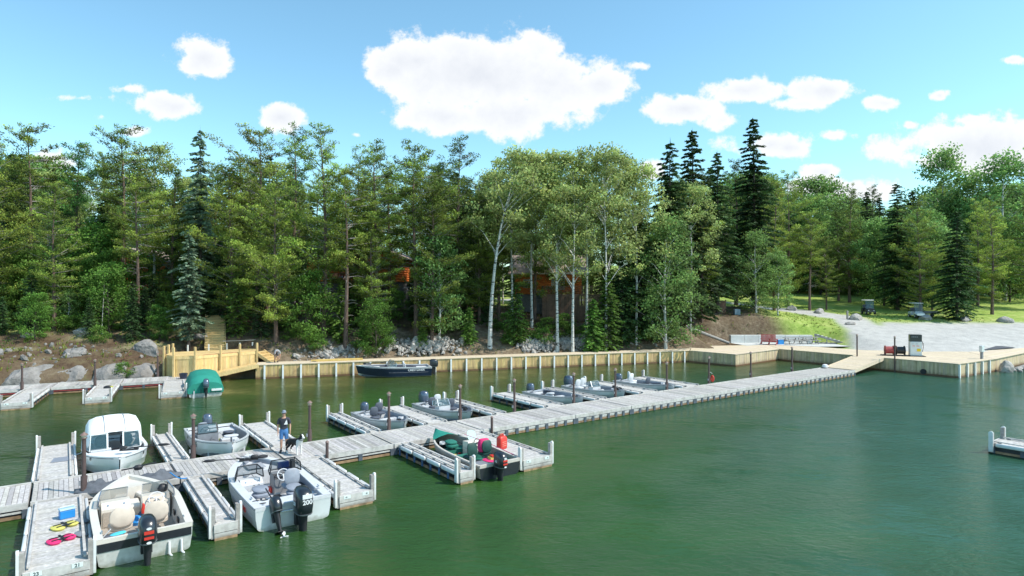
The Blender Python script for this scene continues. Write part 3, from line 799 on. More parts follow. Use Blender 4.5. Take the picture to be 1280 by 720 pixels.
# lumber stack and small shore things
t = thing('lumber_stack', 'stack of loose yellow planks lying on the boardwalk left of the navy boat', 'lumber', (-15.2,53.55,TOPZ), a0+R(1))
for i in range(7):
    q = MB(); x0 = rnd.uniform(-.6,.3); q.box(x0-1.9, x0+2.0, -.45+i%4*.2, -.45+i%4*.2+.18, .003+.075*(i//4), .07+.075*(i//4), t=shade(.12)); q.build('plank', M_YWOOD, t)
p = (13.9, 0)
# concrete pad and block wall
q = MB(); q.poly([(26.0,67.9,1.212),(29.0,69.35,1.212),(33.4,66.65,1.212),(38.5,67.2,1.212),(38.6,72.0,1.212),(25.4,72.4,1.212)]); o = q.build('concrete_pad', M_CONC); o['kind'] = 'structure'
t = thing('block_wall', 'low wall of big pale concrete blocks behind the red chairs', 'wall', (25.6,71.6,1.15), R(1.5))
for i in range(6):
    q = MB(); q.box(i*1.62, i*1.62+1.6, 0, .7, 0, .95 if i < 4 else .93, t=shade(.04)); bevel(q.build('concrete_block', M_CONC, t), .02, 1)
q = MB(); q.tube([(20.2,71.2,ground(20.2,71.2)+.1),(25.3,71.4,ground(25.3,71.4)+.2)], [.2,.17], n=10); tag(flatsmooth(q.build('fallen_log', M_GREYW)), 'grey log lying on the bank at the left end of the block wall', 'log')
t = thing('ramp_frame', 'grey timber ramp frame with sloping rails leaning at the right end of the concrete pad', 'ramp', (35.0,70.9,1.2), R(-28))
q = MB(); q.bar((0,0,1.0),(3.2,0,.08),.12,.2); q.bar((0,.9,1.0),(3.2,.9,.08),.12,.2); q.build('sloping_rail', M_GREYW, t)
q = MB(); q.box(.1,2.4,.1,.8,0,.12); q.bar((.1,0,0),(.1,0,1.0),.1,.1); q.bar((.1,.9,0),(.1,.9,1.0),.1,.1); q.bar((1.3,.0,0),(1.3,0,.6),.1,.1); q.build('frame', M_GREYW, t)
for i in range(7):
    q = MB(); xx = .3+i*.42; q.box(xx, xx+.2, .06, .84, 1.0-xx*.2875+.07, 1.0-xx*.2875+.11, t=shade(.1)); q.build('slat', M_CONC, t)
# double red deck chair
t = thing('deck_chair', 'double red slatted deck chair on the concrete pad', 'deck chair', (29.2,69.6,1.212), R(150))
for i in range(12):
    q = MB(); x0 = -.78+i*.13; q.bar((x0+.06,.32,.32),(x0+.06,.62,1.18),.105,.022); q.build('back_slat', M_REDR, t)
q = MB()
for i in range(6): q.box(-.78,.78,-.42+i*.12,-.42+i*.12+.1,.36-.015*i,.38-.015*i)
q.build('seat', M_REDR, t)
for x in (-.82,0,.82):
    q = MB(); q.box(x-.05,x+.05,-.45,-.38,0,.60); q.bar((x,-.42,.30),(x,.75,.02),.05,.12); q.box(x-.07,x+.07,-.5,.38,.60,.63); q.build('armrest', M_REDR, t)
t = thing('cooler', 'bright blue cooler standing beside the red deck chair', 'cooler', (30.55,69.75,1.212), R(10))
q = MB(); q.box(-.35,.35,-.2,.2,.0,.42); bevel(q.build('body', M_BLUE, t), .03); q = MB(); q.box(-.37,.37,-.22,.22,.425,.50); bevel(q.build('lid', M_BLUE, t), .02)
def picnic(label, x, y, rz):
    t = thing('picnic_table', label, 'picnic table', (x,y,1.212), rz, 'picnic tables on the concrete pad')
    q = MB()
    for i in range(5): q.box(-.92,.92,-.38+i*.155,-.38+i*.155+.14,.72,.76,t=shade(.1))
    q.build('tabletop', M_GREYW, t)
    for s in (-1,1):
        q = MB(); q.box(-.92,.92,s*.72-.13,s*.72+.13,.43,.47,t=1.1); q.build('bench', M_GREYW, t)
    for x0 in (-.62,.62):
        q = MB(); q.bar((x0,-.28,.72),(x0,-.68,0),.05,.1); q.bar((x0,.28,.72),(x0,.68,0),.05,.1); q.box(x0-.03,x0+.03,-.84,.84,.34,.425); q.build('leg_frame', M_GREYW, t)
    return t
picnic('grey picnic table on the concrete pad beside the blue cooler', 32.0, 70.0, R(5)); picnic('grey picnic table on the pad next to the timber ramp frame', 34.2, 70.3, R(2))
# shore piles on wharf
lamp_post('thin dark pile at the upper left corner of the gangway', 0, 0, 1.95, loc=(32.35,57.4,TOPZ), collar=False, group='dark piles on the wharf')
lamp_post('thin dark pile at the fuel pump corner of the gangway', 0, 0, 1.95, loc=(34.35,54.95,TOPZ), collar=False, group='dark piles on the wharf')
t = thing('power_pedestal', 'grey electric pedestal on the wharf deck right of the fuel pump', 'pedestal', (42.0,54.75,TOPZ), R(20))
q = MB(); q.box(-.09,.09,-.08,.08,0,.85); q.build('post', M_GREY, t); q = MB(); q.box(-.17,.17,-.13,.13,.62,1.18); bevel(q.build('box', M_HGREY, t), .02)
# fuel pump
t = thing('fuel_pump', 'white marine fuel pump cabinet on the wharf edge', 'fuel pump', (37.6,57.1,TOPZ+.06), R(-18))
q = MB(); q.box(-.48,.48,-.30,.30,0,1.30); bevel(q.build('cabinet', M_CARTW, t), .03)
q = MB(); q.box(-.48,.48,-.28,.28,1.305,1.95); q.box(-.43,.20,-.31,-.282,1.62,1.88,M_BLKG); hd = bevel(q.build('display_head', M_CARTW, t), .02,1)
q = MB()
for i in range(4): q.box(-.38+i*.14,-.29+i*.14,-.315,-.311,1.70,1.79)
q.build('digits', M_GREY, hd)
for x in (-.28,.05): q = MB(); q.box(x-.1,x+.1,-.312,-.302,1.02,1.22); q.build('price_panel', M_LGREY, t)
q = MB(); q.box(-.32,-.10,-.308,-.302,.88,.93); q.box(.0,.25,-.308,-.302,.88,.93); q.build('red_label', M_RED, t)
q = MB(); q.box(.05,.36,-.312,-.302,.40,.66); q.build('yellow_notice', mat('notice_yellow',(.8,.55,.02),.5,var=.05), t)
q = MB(); q.box(.485,.56,-.12,.12,.95,1.35,M_BLK); q.tube([(.53,0,1.3),(.66,-.05,1.1),(.62,-.1,.7),(.56,-.05,.35)], .022, M_BLK); q.build('nozzle', None, t)
t = thing('steel_plate', 'black base plate under the fuel pump and hose reels', 'base plate', (36.6,57.35,TOPZ+.005), R(-18))
q = MB(); q.box(-1.75,1.75,-.5,.5,0,.05); bevel(q.build('plate', M_BLK, t), .01, 1)
def reel(label, x, y, m):
    t = thing('hose_reel', label, 'hose reel', (x,y,TOPZ+.06), R(-18)); 
    q = MB(); q.tube([(-.30,0,.45),(.30,0,.45)], .34, n=20); q.build('hose_coil', m, t)
    for i in range(5): r_ = MB(); 
    for s in (-.34,.34):
        q = MB(); q.tube([(s-.02,0,.45),(s+.02,0,.45)], .43, n=24); q.build('flange', m, t)
    q = MB()
    for s in (-.37,.37): q.bar((s,-.25,0),(s,0,.45),.04,.04); q.bar((s,.25,0),(s,0,.45),.04,.04)
    q.build('stand', M_BLK, t)
reel('red hose reel beside the white fuel pump', 35.55, 57.7, M_REDR); reel('black hose reel between the red reel and the fuel pump', 36.42, 57.45, M_BLK)
# boat ramp asphalt
q = MB(); q.poly([(47.8,62.4,1.24),(57,67,1.24),(64,73.2,1.72),(60.5,72.2,1.75)])
o = q.build('asphalt_ramp', M_ASPH); o['kind'] = 'structure'
# wood bollard
q = MB(); q.box(-.1,.1,-.1,.1,-.2,1.1); tag(bevel(q.build('bollard', M_GREYW, None, loc=(43.5,79.4,ground(43.5,79.4))), .02), 'grey wooden post standing beside the flat boulder at the edge of the gravel lot', 'bollard')
q = MB(); q.loft([(0,0,0,.16,.16),(.35,0,0,.14,.14),(.42,0,0,.06,.06)], n=10, pw=2); tag(flatsmooth(q.build('marker_stub', mat('marker_yellow',(.6,.42,.05),.6), None, loc=(20.8,66.9,TOPZ-.1))), 'small yellow marker stub on the grass behind the wharf deck', 'marker')
q = MB(); q.box(-.35,.35,-.3,.3,0,.7); tag(bevel(q.build('utility_box', mat('box_blue_grey',(.16,.24,.30),.5), None, loc=(27.9,76.0,ground(27.9,76.0)-.05)), .03), 'blue grey utility box on the brown bank above the block wall', 'utility box')

# ------------------------------------------------------------------ rocks
def rock_mesh(seed, sub=3, flat=.6, rough=.35, angular=True):
    r = random.Random(seed); bm = bmesh.new(); bmesh.ops.create_icosphere(bm, subdivisions=sub, radius=1)
    planes = [(Vector((r.uniform(-1,1), r.uniform(-1,1), r.uniform(-.2,1))).normalized(), r.uniform(.62,.9)) for _ in range(9)]
    o3 = Vector((seed*3.1, seed*1.7, 0))
    for v in bm.verts:
        p = v.co.copy()
        if angular:
            for n_, d_ in planes:
                k = p.dot(n_)
                if k > d_: p -= n_*(k-d_)*.85
        p *= 1+rough*.6*noise.noise(p*1.3+o3)+rough*.35*noise.noise(p*3.4+o3)+rough*.12*noise.noise(p*9+o3)
        v.co = Vector((p.x, p.y, p.z*flat))
    return bm
def rock(name, label, x, y, z, sx, sy, sz, seed, m, rz=0, group=None, cat='rock', sub=3):
    bm = rock_mesh(seed, sub, 1.0)
    bmesh.ops.scale(bm, vec=(sx,sy,sz), verts=bm.verts)
    me = bpy.data.meshes.new(name); bm.to_mesh(me); bm.free()
    me.materials.append(m); ca = me.color_attributes.new('tint','FLOAT_COLOR','CORNER'); ca.data.foreach_set('color',[1.0]*4*len(me.loops))
    o = bpy.data.objects.new(name, me); COL.objects.link(o); o.location = (x,y,z); o.rotation_euler = (0,0,rz)
    return tag(flatsmooth(o, 28), label, cat, group)
for i, (x, y, s, lb) in enumerate(((53.6,79.4,1.0,'pale rounded boulder on the lawn edge under the spruce, beside the second golf cart'),(58.0,78.3,.85,'pinkish boulder on the lawn edge right of the spruce trunk'),
     (62.6,77.8,1.0,'broad boulder on the lawn edge nearest the right photo edge'),(44.6,79.6,1.1,'large grey boulder beside the gravel drive, left of the golf cart'),
     (42.2,76.3,.8,'flat white boulder in the grass left of the gravel lot'),(42.4,84.5,1.0,'long grey boulder at the edge of the lawn between two leaning pines'),(40.0,87.5,.9,'grey boulder behind the leafy trees at the left end of the lawn'))):
    g = ground(x, y); rock('boulder', lb, x, y, g+.12*s, s, s*.75, s*(.62 if i != 4 else .3), 20+i, M_ROCKP, rnd.uniform(0,3), cat='boulder', group='boulders edging the gravel lot')
rock('boulder', 'big pale boulder at the waterline against the right timber wall', 44.3, 54.9, .30, .62, .5, .72, 31, M_ROCKP, .4, cat='boulder')
for i,(x,y,s) in enumerate(((45.4,55.5,.35),(46.1,55.9,.45),(46.9,56.6,.4),(47.9,57.2,.5),(45.7,55.0,.25),(47.2,56.2,.3),(49.2,58.3,.5),(50.5,59.2,.55))):
    rock('shore_stone', 'small stone among those at the waterline right of the big pale boulder', x, y, .1, s, s*.8, s*.6, 40+i, M_ROCKP, i, 'small stones at the right waterline', sub=2)
# left shore slabs
def slab(label, x, y, z, L, W, Hh, rz, seed, m):
    """angular bedrock block with sheared faces, cracks and a sloping top"""
    r = random.Random(seed); bm = bmesh.new(); bmesh.ops.create_cube(bm, size=2)
    bmesh.ops.subdivide_edges(bm, edges=bm.edges[:], cuts=13, use_grid_fill=True)
    cuts = [(Vector((r.uniform(-1,1), r.uniform(-1,1), r.uniform(-.1,1.2))).normalized(), r.uniform(.72,1.0)) for _ in range(12)]
    o3 = Vector((seed*2.3, seed*1.1, 0)); sh = r.uniform(-.3,.3)
    for v in bm.verts:
        p = v.co.copy()
        for n_, d_ in cuts:
            k = p.dot(n_)
            if k > d_: p -= n_*(k-d_)
        p.x *= L/2; p.y *= W/2; p.z *= Hh/2
        st = noise.cell(Vector((p.x*.9+seed, p.y*1.2, p.z*1.6)))*.22
        p += Vector((st*.4, -abs(st)*.6, st*.35))
        p += Vector((noise.noise(p*1.4+o3), noise.noise(p*1.4-o3), noise.noise(p*1.3+o3*2)))*.16 + Vector((noise.noise(p*5+o3), noise.noise(p*5-o3), noise.noise(p*5+o3*2)))*.05
        p.z += p.y*.28 + p.x*sh*.25
        v.co = p
    me = bpy.data.meshes.new('rock_slab'); bm.to_mesh(me); bm.free(); me.materials.append(m)
    ca = me.color_attributes.new('tint','FLOAT_COLOR','CORNER'); ca.data.foreach_set('color',[1.0]*4*len(me.loops))
    o = bpy.data.objects.new('rock_slab', me); COL.objects.link(o); o.location = (x,y,z); o.rotation_euler = (0,0,rz)
    return tag(flatsmooth(o, 24), label, 'rock', 'rock slabs of the left shore')
SL = [(-42.3,43.9,2.6,2.4,1.5,'broken slab at the left photo edge above the shore dock'),(-39.6,45.6,2.9,2.2,1.6,'low grey slab at the far left of the rocky shore'),(-36.9,46.7,2.8,2.4,1.9,'sloping grey slab left of the dark cleft on the rocky shore'),(-34.4,48.1,2.4,2.2,1.7,'dark cleft slab in the middle of the rocky shore'),
      (-32.2,48.7,2.5,2.2,1.9,'pale cracked slab between the two left shore piles'),(-30.2,49.9,2.0,2.0,1.6,'pale block of rock right of the middle shore pile'),(-28.9,51.6,1.8,2.0,1.9,'dark rock face just left of the raised deck'),
      (-31.4,52.4,2.0,1.6,1.3,'grey rock with a dead branch on it left of the raised deck'),(-35.6,49.6,1.7,1.3,1.0,'small upper slab behind the sloping grey slab'),(-40.8,47.6,1.9,1.3,1.0,'weathered upper slab near the left photo edge')]
for i,(x,y,sx,sy,sz,lb) in enumerate(SL): slab(lb, x, y, .55 if i<7 else ground(x,y)+.0, sx*1.02, sy*.95, sz*.95, R(25)+rnd.uniform(-.25,.25), 60+i, M_ROCK)
for i,(x,y,s,lb) in enumerate(((-37.3,53.2,.85,'pale boulder perched on the bank above the rocky shore'),(-40.8,51.6,.5,'small grey boulder on the left bank, left of the pale boulder'),(-41.8,48.6,.7,'flat whitish rock low on the left bank'),
     (-43.5,49.4,.6,'grey rock at the left photo edge on the bank'),(-44,47.3,.8,'pointed whitish slab rock at the left edge'),(-28.4,56.0,.6,'rock beside the trunk of the blue spruce'),(-44.3,57.5,.9,'flat bluish rock lying under the left pines'))):
    rock('boulder', lb, x, y, ground(x,y)+.1, s, s*.8, s*.6, 80+i, M_ROCKP if i in (0,2,4) else M_ROCK, i*.7, 'boulders on the left bank', cat='boulder')
# broken rock banks behind the boardwalk (uncountable)
def rubble(name, cx, cy, rx, ry, n, m, s0, s1, seed, h=.0):
    r = random.Random(seed); base = []
    for k in range(5):
        bm = rock_mesh(300+k+seed, 1, .8, .4); base.append(([v.co.copy() for v in bm.verts], [tuple(v.index for v in f.verts) for f in bm.faces])); bm.free()
    mb = MB(); al = a0; ca, sa = math.cos(al), math.sin(al)
    for i in range(n):
        u = r.gauss(0,.42); w_ = r.gauss(0,.42)
        if abs(u) > 1.1 or abs(w_) > 1: continue
        x = cx+u*rx*ca-w_*ry*sa; y = cy+u*rx*sa+w_*ry*ca
        d = sdist(x,y)
        if d < 2.3: continue
        s = r.uniform(s0, s1)*(1.0 if r.random() < .9 else 1.9); e = Euler((r.uniform(0,6),r.uniform(0,6),r.uniform(0,6))).to_matrix()
        z = ground(x,y)+h*(1-min(1,u*u+w_*w_))+s*.1; k0 = len(mb.v); vs, fs = r.choice(base); k = r.uniform(.75,1.15)
        for p in vs: q_ = e @ Vector((p.x*s, p.y*s*.8, p.z*s*.7)); mb.v.append((x+q_.x, y+q_.y, z+q_.z))
        for f in fs: mb.face(tuple(k0+j for j in f), None, (k,k*.98,k*.96))
    o = mb.build(name, m, fixn=False); tag(o, kind='stuff'); return o
for cx,cy,rx,ry,n,h,sd,lb in ((-8.5,58.6,4.6,1.5,520,.4,1,'bank of broken pale rock behind the navy boat'),(6.8,63.3,4.0,1.3,520,.35,2,'pale rock pile below the birches'),(2.2,61.8,2.2,1.2,300,.3,3,'small rock pile left of the birch rock bank'),
       (-16.5,56.0,3,1.3,200,.0,4,'scattered grey stones on the dark bank'),(14,66.5,4,1.6,90,.0,6,'few stones on the bank at the right of the birches')):
    o = rubble('broken_rock', cx, cy, rx, ry, n, M_ROCKP, .06, .30, sd, h); tag(o, lb, 'rock pile')
o = rubble('stones', -38, 48.6, 9, 3.0, 120, M_ROCK, .06, .24, 9); tag(o, 'loose stones scattered on the left bank', 'stones')
# ------------------------------------------------------------------ boats
# local frame: x starboard, +y bow, z up, origin on the waterline under the transom
class Hull:
    def __init__(s, L, B, s0=.55, s1=.80, full=2.2, keel=-.22, tw=.92, gw=.13, rake=.30):
        s.L, s.B, s.s0, s.s1, s.full, s.keel, s.tw, s.gw, s.rake = L, B, s0, s1, full, keel, tw, gw, rake
    def hb(s, t):
        h = s.B/2
        if t < .5: return h*(s.tw+(1-s.tw)*math.sin(t/.5*math.pi/2))
        return max(.02, h*(1-((t-.5)/.5)**s.full))
    def sz(s, t): return s.s0+(s.s1-s.s0)*t**1.7
    def sec(s, t):
        hb, sz = s.hb(t), s.sz(t)
        k = s.keel+(.45)*max(0, (t-.72)/.28)**1.9; c = .03+.30*max(0, (t-.55)/.45)**1.8
        if k > c-.03: c = k+.03
        cb = hb*(.90-.50*max(0,(t-.5)/.5)**1.4)
        return [(0,k),(cb*.5,(k*.45+c*.55)-.02),(cb,c),(cb+(hb-cb)*.45,c+.05),(cb+(hb-cb)*.80,c+(sz-c)*.45),(cb+(hb-cb)*.90,c+(sz-c)*.50),(hb,sz-.03),(hb+.012,sz)]
    def Y(s, t, z): return t*s.L + s.rake*max(0,(t-.6)/.4)**1.6*(z-.2)
    def pt(s, t, x, z): return (x, s.Y(t, z), z)
def make_hull(H, parent, mtop, mbot, mstripe=None, n=26, floor=.14, mrim=M_LGREY, mwall=M_LGREY, mfloor=M_GCARP, bowdeck=.70, sterndeck=.16, bowz=-.10, sternz=-.14, mdeck=M_LGREY, wallz=None):
    ts = [i/(n) for i in range(n+1)]; ts = [t if t < .5 else .5+.5*math.sin((t-.5)/.5*math.pi/2) for t in ts]
    mb = MB(); rings = []
    for t in ts:
        S = H.sec(t); k = len(mb.v); full = [(-x, z) for x, z in reversed(S[1:])]+S
        for x, z in full: mb.v.append(H.pt(t, x, z))
        rings.append(k)
    q = 15
    for i in range(n):
        for j in range(q-1):
            jj = abs(j-6.5)
            m = mbot if jj < 3 else (mtop if jj > 5 or not mstripe else (mstripe if jj < 5 else mtop))
            mb.face((rings[i]+j, rings[i+1]+j, rings[i+1]+j+1, rings[i]+j+1), m)
    mb.face(tuple(rings[0]+j for j in range(q)), mbot)
    hull = mb.build('hull', None, parent, fixn=True); flatsmooth(hull, 30)
    # gunwale cap
    g = MB(); rr = []
    def inx(t): return max(.0, H.hb(t)-H.gw)
    for t in ts:
        z = H.sz(t); k = len(g.v); hb = H.hb(t)+.02; ix = inx(t)
        for x in (-hb, -hb, -ix, -ix, ix, ix, hb, hb): pass
        pts = [(-hb,z-.03),(-hb,z+.018),(-ix,z+.018),(-ix,z-.03),(ix,z-.03),(ix,z+.018),(hb,z+.018),(hb,z-.03)]
        for x, zz in pts: g.v.append(H.pt(t, x, zz))
        rr.append(k)
    for i in range(n):
        for a in ((0,1),(1,2),(2,3),(4,5),(5,6),(6,7)): g.face((rr[i]+a[0], rr[i+1]+a[0], rr[i+1]+a[1], rr[i]+a[1]), mrim)
    zt = H.sz(0); hb = H.hb(0)
    g.box(-hb, hb, -.01, .10, zt-.10, zt+.012, mrim)
    g.build('gunwale', None, parent)
    q_ = MB()
    for sx in (-1, 1):
        q_.tube([H.pt(a/14*.97, sx*(H.hb(a/14*.97)+.008), H.sz(a/14*.97)-.055) for a in range(15)], .016, n=5)
    q_.build('rub_rail', M_GREY, parent)
    for sx in (-1, 1):
        q_ = MB(); pts = []
        for a in range(9):
            tt = .05+.55*a/8; S_ = H.sec(tt); pts.append(H.pt(tt, sx*(S_[4][0]+.006), S_[4][1]+.02))
        q_.tube(pts, .010, n=4); q_.build('spray_strake', M_SEATG, parent)
    # inner walls and floor
    w = MB(); kk = []
    for t in ts:
        k = len(w.v); ix = inx(t); z = H.sz(t)-.02
        for x, zz in ((-ix,z),(-max(0,ix-.05),floor),(max(0,ix-.05),floor),(ix,z)): w.v.append((x, H.Y(t, H.sz(t)) if zz > floor else H.Y(t, floor), zz))
        kk.append(k)
    for i in range(n):
        if ts[i] > .96: break
        w.face((kk[i], kk[i+1], kk[i+1]+1, kk[i]+1), mwall); w.face((kk[i]+1, kk[i+1]+1, kk[i+1]+2, kk[i]+2), mfloor); w.face((kk[i]+2, kk[i+1]+2, kk[i+1]+3, kk[i]+3), mwall)
    w.build('cockpit_liner', None, parent)
    def deck(t0, t1, dz, name):
        d = MB(); prev = None
        tt = [t0+(t1-t0)*i/8 for i in range(9)]
        for t in tt:
            ix = max(.01, inx(t)-.002); z = H.sz(max(t0,.02) if dz < 0 and t0 > .3 else t)+dz; y = H.Y(t, z); k = len(d.v); d.v += [(-ix,y,z),(ix,y,z)]
            if prev is not None: d.face((prev, prev+1, k+1, k), None)
            prev = k
        t = t0 if t0 > .3 else t1; ix = inx(t)-.002; z = H.sz(t0 if t0 > .3 else t)+dz; y = H.Y(t, z)
        d.quad((-ix,y,z),(ix,y,z),(ix,y,floor),(-ix,y,floor))
        return d.build(name, mdeck, parent)
    if bowdeck: deck(bowdeck, .965, bowz, 'bow_deck')
    if sterndeck: deck(.02, sterndeck, sternz, 'stern_deck')
def cushion(mb, x, y, z, hx, hy, hz, m=None, M=None, pw=3.2):
    mb.loft([(z,x,y,hx*.86,hy*.86),(z+hz*.25,x,y,hx,hy),(z+hz*.75,x,y,hx,hy),(z+hz,x,y,hx*.84,hy*.84)], m, n=16, pw=pw, M=M)
def seat(parent, x, y, z0, m, rz=0.0, folded=False, s=1.0, hi=.5, name='seat'):
    """faces +y"""
    e = bpy.data.objects.new(name, None)
    M = Matrix.Translation((x,y,z0)) @ Matrix.Rotation(rz,4,'Z') @ Matrix.Scale(s,4)
    b = MB(); cushion(b, 0, 0, .30, .25, .24, .12, m, M); c = M @ Vector((0,0,0)); b.tube([M @ Vector((0,0,-.0)), M @ Vector((0,0,.30))], .035, M_STEEL)
    o = flatsmooth(b.build(name, None, parent))
    q = MB()
    Mb = M @ Matrix.Translation((0,-.22,.42)) @ Matrix.Rotation(R(82 if not folded else 8),4,'X')
    if folded: Mb = M @ Matrix.Translation((0,-.16,.47)) @ Matrix.Rotation(R(6),4,'X')
    # backrest as a loft along local y
    q.loft([(-.045,0,hi/2,.19,hi/2*.86),(-.02,0,hi/2,.23,hi/2),(.03,0,hi/2,.23,hi/2),(.055,0,hi/2,.18,hi/2*.86)], m, n=16, pw=3, M=Mb)
    flatsmooth(q.build('backrest', None, o)); return o
def outboard(parent, x, y, z, s=1.0, mc=M_BLKG, rz=0.0, tilt=0.0, txt=None, txtm=M_WHITEF, prop=False, redband=False, name='outboard_motor', leg=M_BLK, prop_m=M_BLK):
    M = Matrix.Translation((x,y,z)) @ Matrix.Rotation(rz,4,'Z') @ Matrix.Rotation(tilt,4,'X') @ Matrix.Scale(s,4)
    b = MB()
    b.loft([(-.95,0,-.28,.035,.10),(-.62,0,-.27,.045,.12),(-.30,0,-.25,.075,.15),(.0,0,-.23,.10,.17),(.10,0,-.23,.12,.19)], leg, n=14, pw=2.6, M=M)
    b.box(-.16,.16,-.50,-.10,-.66,-.64,leg,M=M); b.box(-.12,.12,-.10,.05,-.25,.12,leg,M=M); b.box(-.09,.09,-.02,.10,-.12,.03,leg,M=M)
    b.loft([(-.60,0,-.88,.015,.015),(-.50,0,-.88,.055,.055),(-.20,0,-.88,.06,.06),(-.02,0,-.88,.015,.015)], leg, n=12, pw=2, axis='y', M=M)
    b.quad(M@Vector((0,-.42,-.92)),M@Vector((0,-.18,-.92)),M@Vector((0,-.22,-1.08)),M@Vector((0,-.34,-1.10)),leg)
    o = flatsmooth(b.build(name, None, parent))
    c = MB()
    c.loft([(.07,0,-.24,.15,.25),(.13,0,-.25,.185,.31),(.30,0,-.26,.20,.335),(.48,0,-.255,.195,.325),(.60,0,-.235,.175,.285),(.665,0,-.21,.125,.215),(.69,0,-.19,.06,.12)], mc, n=24, pw=2.7, M=M)
    cw = flatsmooth(c.build('cowling', None, o), 60)
    d = MB(); d.loft([(.095,0,-.25,.178,.30),(.125,0,-.25,.192,.318)], M_GREY, n=24, pw=2.7, M=M); flatsmooth(d.build('trim_band', None, o))
    if redband:
        for zz, h in ((.36,.075),(.24,.06)):
            d = MB(); d.box(-.10,.10,-.604,-.594,zz,zz+h,M=M); d.build('red_decal', M_RED, o)
        for zz in (.16,.49): d = MB(); d.loft([(-.604,0,zz,.055,.03),(-.595,0,zz,.055,.03)], n=14, pw=2, axis='y', M=M); d.build('badge', M_WHITEF, o)
    if txt:
        t_ = text_obj('lettering', txt, .15, txtm, o, (0,0,0), (0,0,0), .002, bold=.004)
        t_.matrix_local = M @ Matrix.Translation((0,-.60,.42)) @ Matrix.Rotation(R(90),4,'X')
        for sx in (-1,1):
            t_ = text_obj('lettering', txt, .13, txtm, o, (0,0,0), (0,0,0), .002, bold=.003)
            t_.matrix_local = M @ Matrix.Translation((sx*.206,-.25,.34)) @ Matrix.Rotation(sx*R(90),4,'Z') @ Matrix.Rotation(R(90),4,'X')
    if txt == '200': d = MB(); d.box(-.11,.11,-.592,-.575,.50,.60,M=M); d.build('badge_panel', M_WHITEF, o)
    p = MB()
    for i in range(3):
        a = i*2*math.pi/3
        Mp = M @ Matrix.Translation((0,-.60,-.88)) @ Matrix.Rotation(a,4,'Y')
        p.poly([Mp@Vector(v) for v in ((.0,.03,.02),(.08,.04,.08),(.07,.0,.165),(.0,-.03,.19),(-.07,-.04,.13),(-.04,-.03,.04))], prop_m)
    p.loft([(-.68,0,-.88,.02,.02),(-.56,0,-.88,.045,.045)], prop_m, n=10, pw=2, axis='y', M=M)
    p.build('propeller', None, o)
    return o
def windshield(parent, x0, x1, y, z, h=.35, lean=.22, side=.45, wrap=(1,1), gap=None, mf=M_GREY, glass=None):
    """front panes leaning back towards the stern, with side wings"""
    e = MB(); g = MB(); gl = glass or M_GLASS
    segs = [(x0,x1)] if gap is None else [(x0,gap[0]),(gap[1],x1)]
    for (a, b) in segs:
        A,B,C_,D = (a,y,z),(b,y,z),(b-(.04 if b==x1 else 0),y-lean,z+h),(a+(.04 if a==x0 else 0),y-lean,z+h)
        g.quad(A,B,C_,D)
        for p, q in ((A,B),(B,C_),(C_,D),(D,A)): e.bar(p, q, .028, .028)
    for sd, xx in ((0,x0),(1,x1)):
        if not wrap[sd]: continue
        k = .04 if sd == 0 else -.04; ox = -.10 if sd == 0 else .10
        A,B,C_,D = (xx,y,z),(xx+ox,y-side,z),(xx+ox*.6,y-side-.05,z+h*.72),(xx+k,y-lean,z+h)
        g.quad(A,B,C_,D)
        for p, q in ((A,B),(B,C_),(C_,D)): e.bar(p, q, .028, .028)
    f = e.build('windshield_frame', mf, parent); g.build('glass_pane', gl, f, fixn=False); return f
def wheel(parent, x, y, z, m=M_BLK, r=.19):
    b = MB(); pts = []
    M = Matrix.Translation((x,y,z)) @ Matrix.Rotation(R(62),4,'X')
    for i in range(19): a = 2*math.pi*i/18; pts.append(M @ Vector((r*math.cos(a), r*math.sin(a), 0)))
    b.tube(pts, .016, m, n=6, caps=False)
    for i in range(3): a = 2*math.pi*i/3+.5; b.bar(M@Vector((0,0,0)), M@Vector((r*math.cos(a), r*math.sin(a),0)), .03, .012, m)
    b.tube([M@Vector((0,0,0)), M@Vector((0,0,-.15))], .03, m, n=8)
    return b.build('steering_wheel', None, parent)
def console(parent, x, y, w, d, z0, h, m=M_GREY, dash=M_BLK, name='console'):
    b = MB(); zt = z0+h
    b.poly([(x-w/2,y-d/2,z0),(x+w/2,y-d/2,z0),(x+w/2,y-d/2,zt-.16),(x-w/2,y-d/2,zt-.16)], m)
    b.poly([(x-w/2,y-d/2,zt-.16),(x+w/2,y-d/2,zt-.16),(x+w/2,y-d/2+.18,zt),(x-w/2,y-d/2+.18,zt)], dash)
    b.poly([(x-w/2,y-d/2+.18,zt),(x+w/2,y-d/2+.18,zt),(x+w/2,y+d/2,zt-.03),(x-w/2,y+d/2,zt-.03)], m)
    b.poly([(x-w/2,y+d/2,z0),(x+w/2,y+d/2,z0),(x+w/2,y+d/2,zt-.03),(x-w/2,y+d/2,zt-.03)], m)
    for xx in (x-w/2, x+w/2): b.poly([(xx,y-d/2,z0),(xx,y+d/2,z0),(xx,y+d/2,zt-.03),(xx,y-d/2+.18,zt),(xx,y-d/2,zt-.16)], m)
    o = b.build(name, None, parent)
    q = MB()
    for i in range(3): q.loft([(0,0,0,.035,.035),(.012,0,0,.03,.03)], M_WHITEF if i%2 else M_STEEL, n=10, pw=2, M=Matrix.Translation((x-w*.28+i*w*.28,y-d/2+.09,zt-.075)) @ Matrix.Rotation(R(40),4,'X'))
    q.build('gauges', None, o); return o
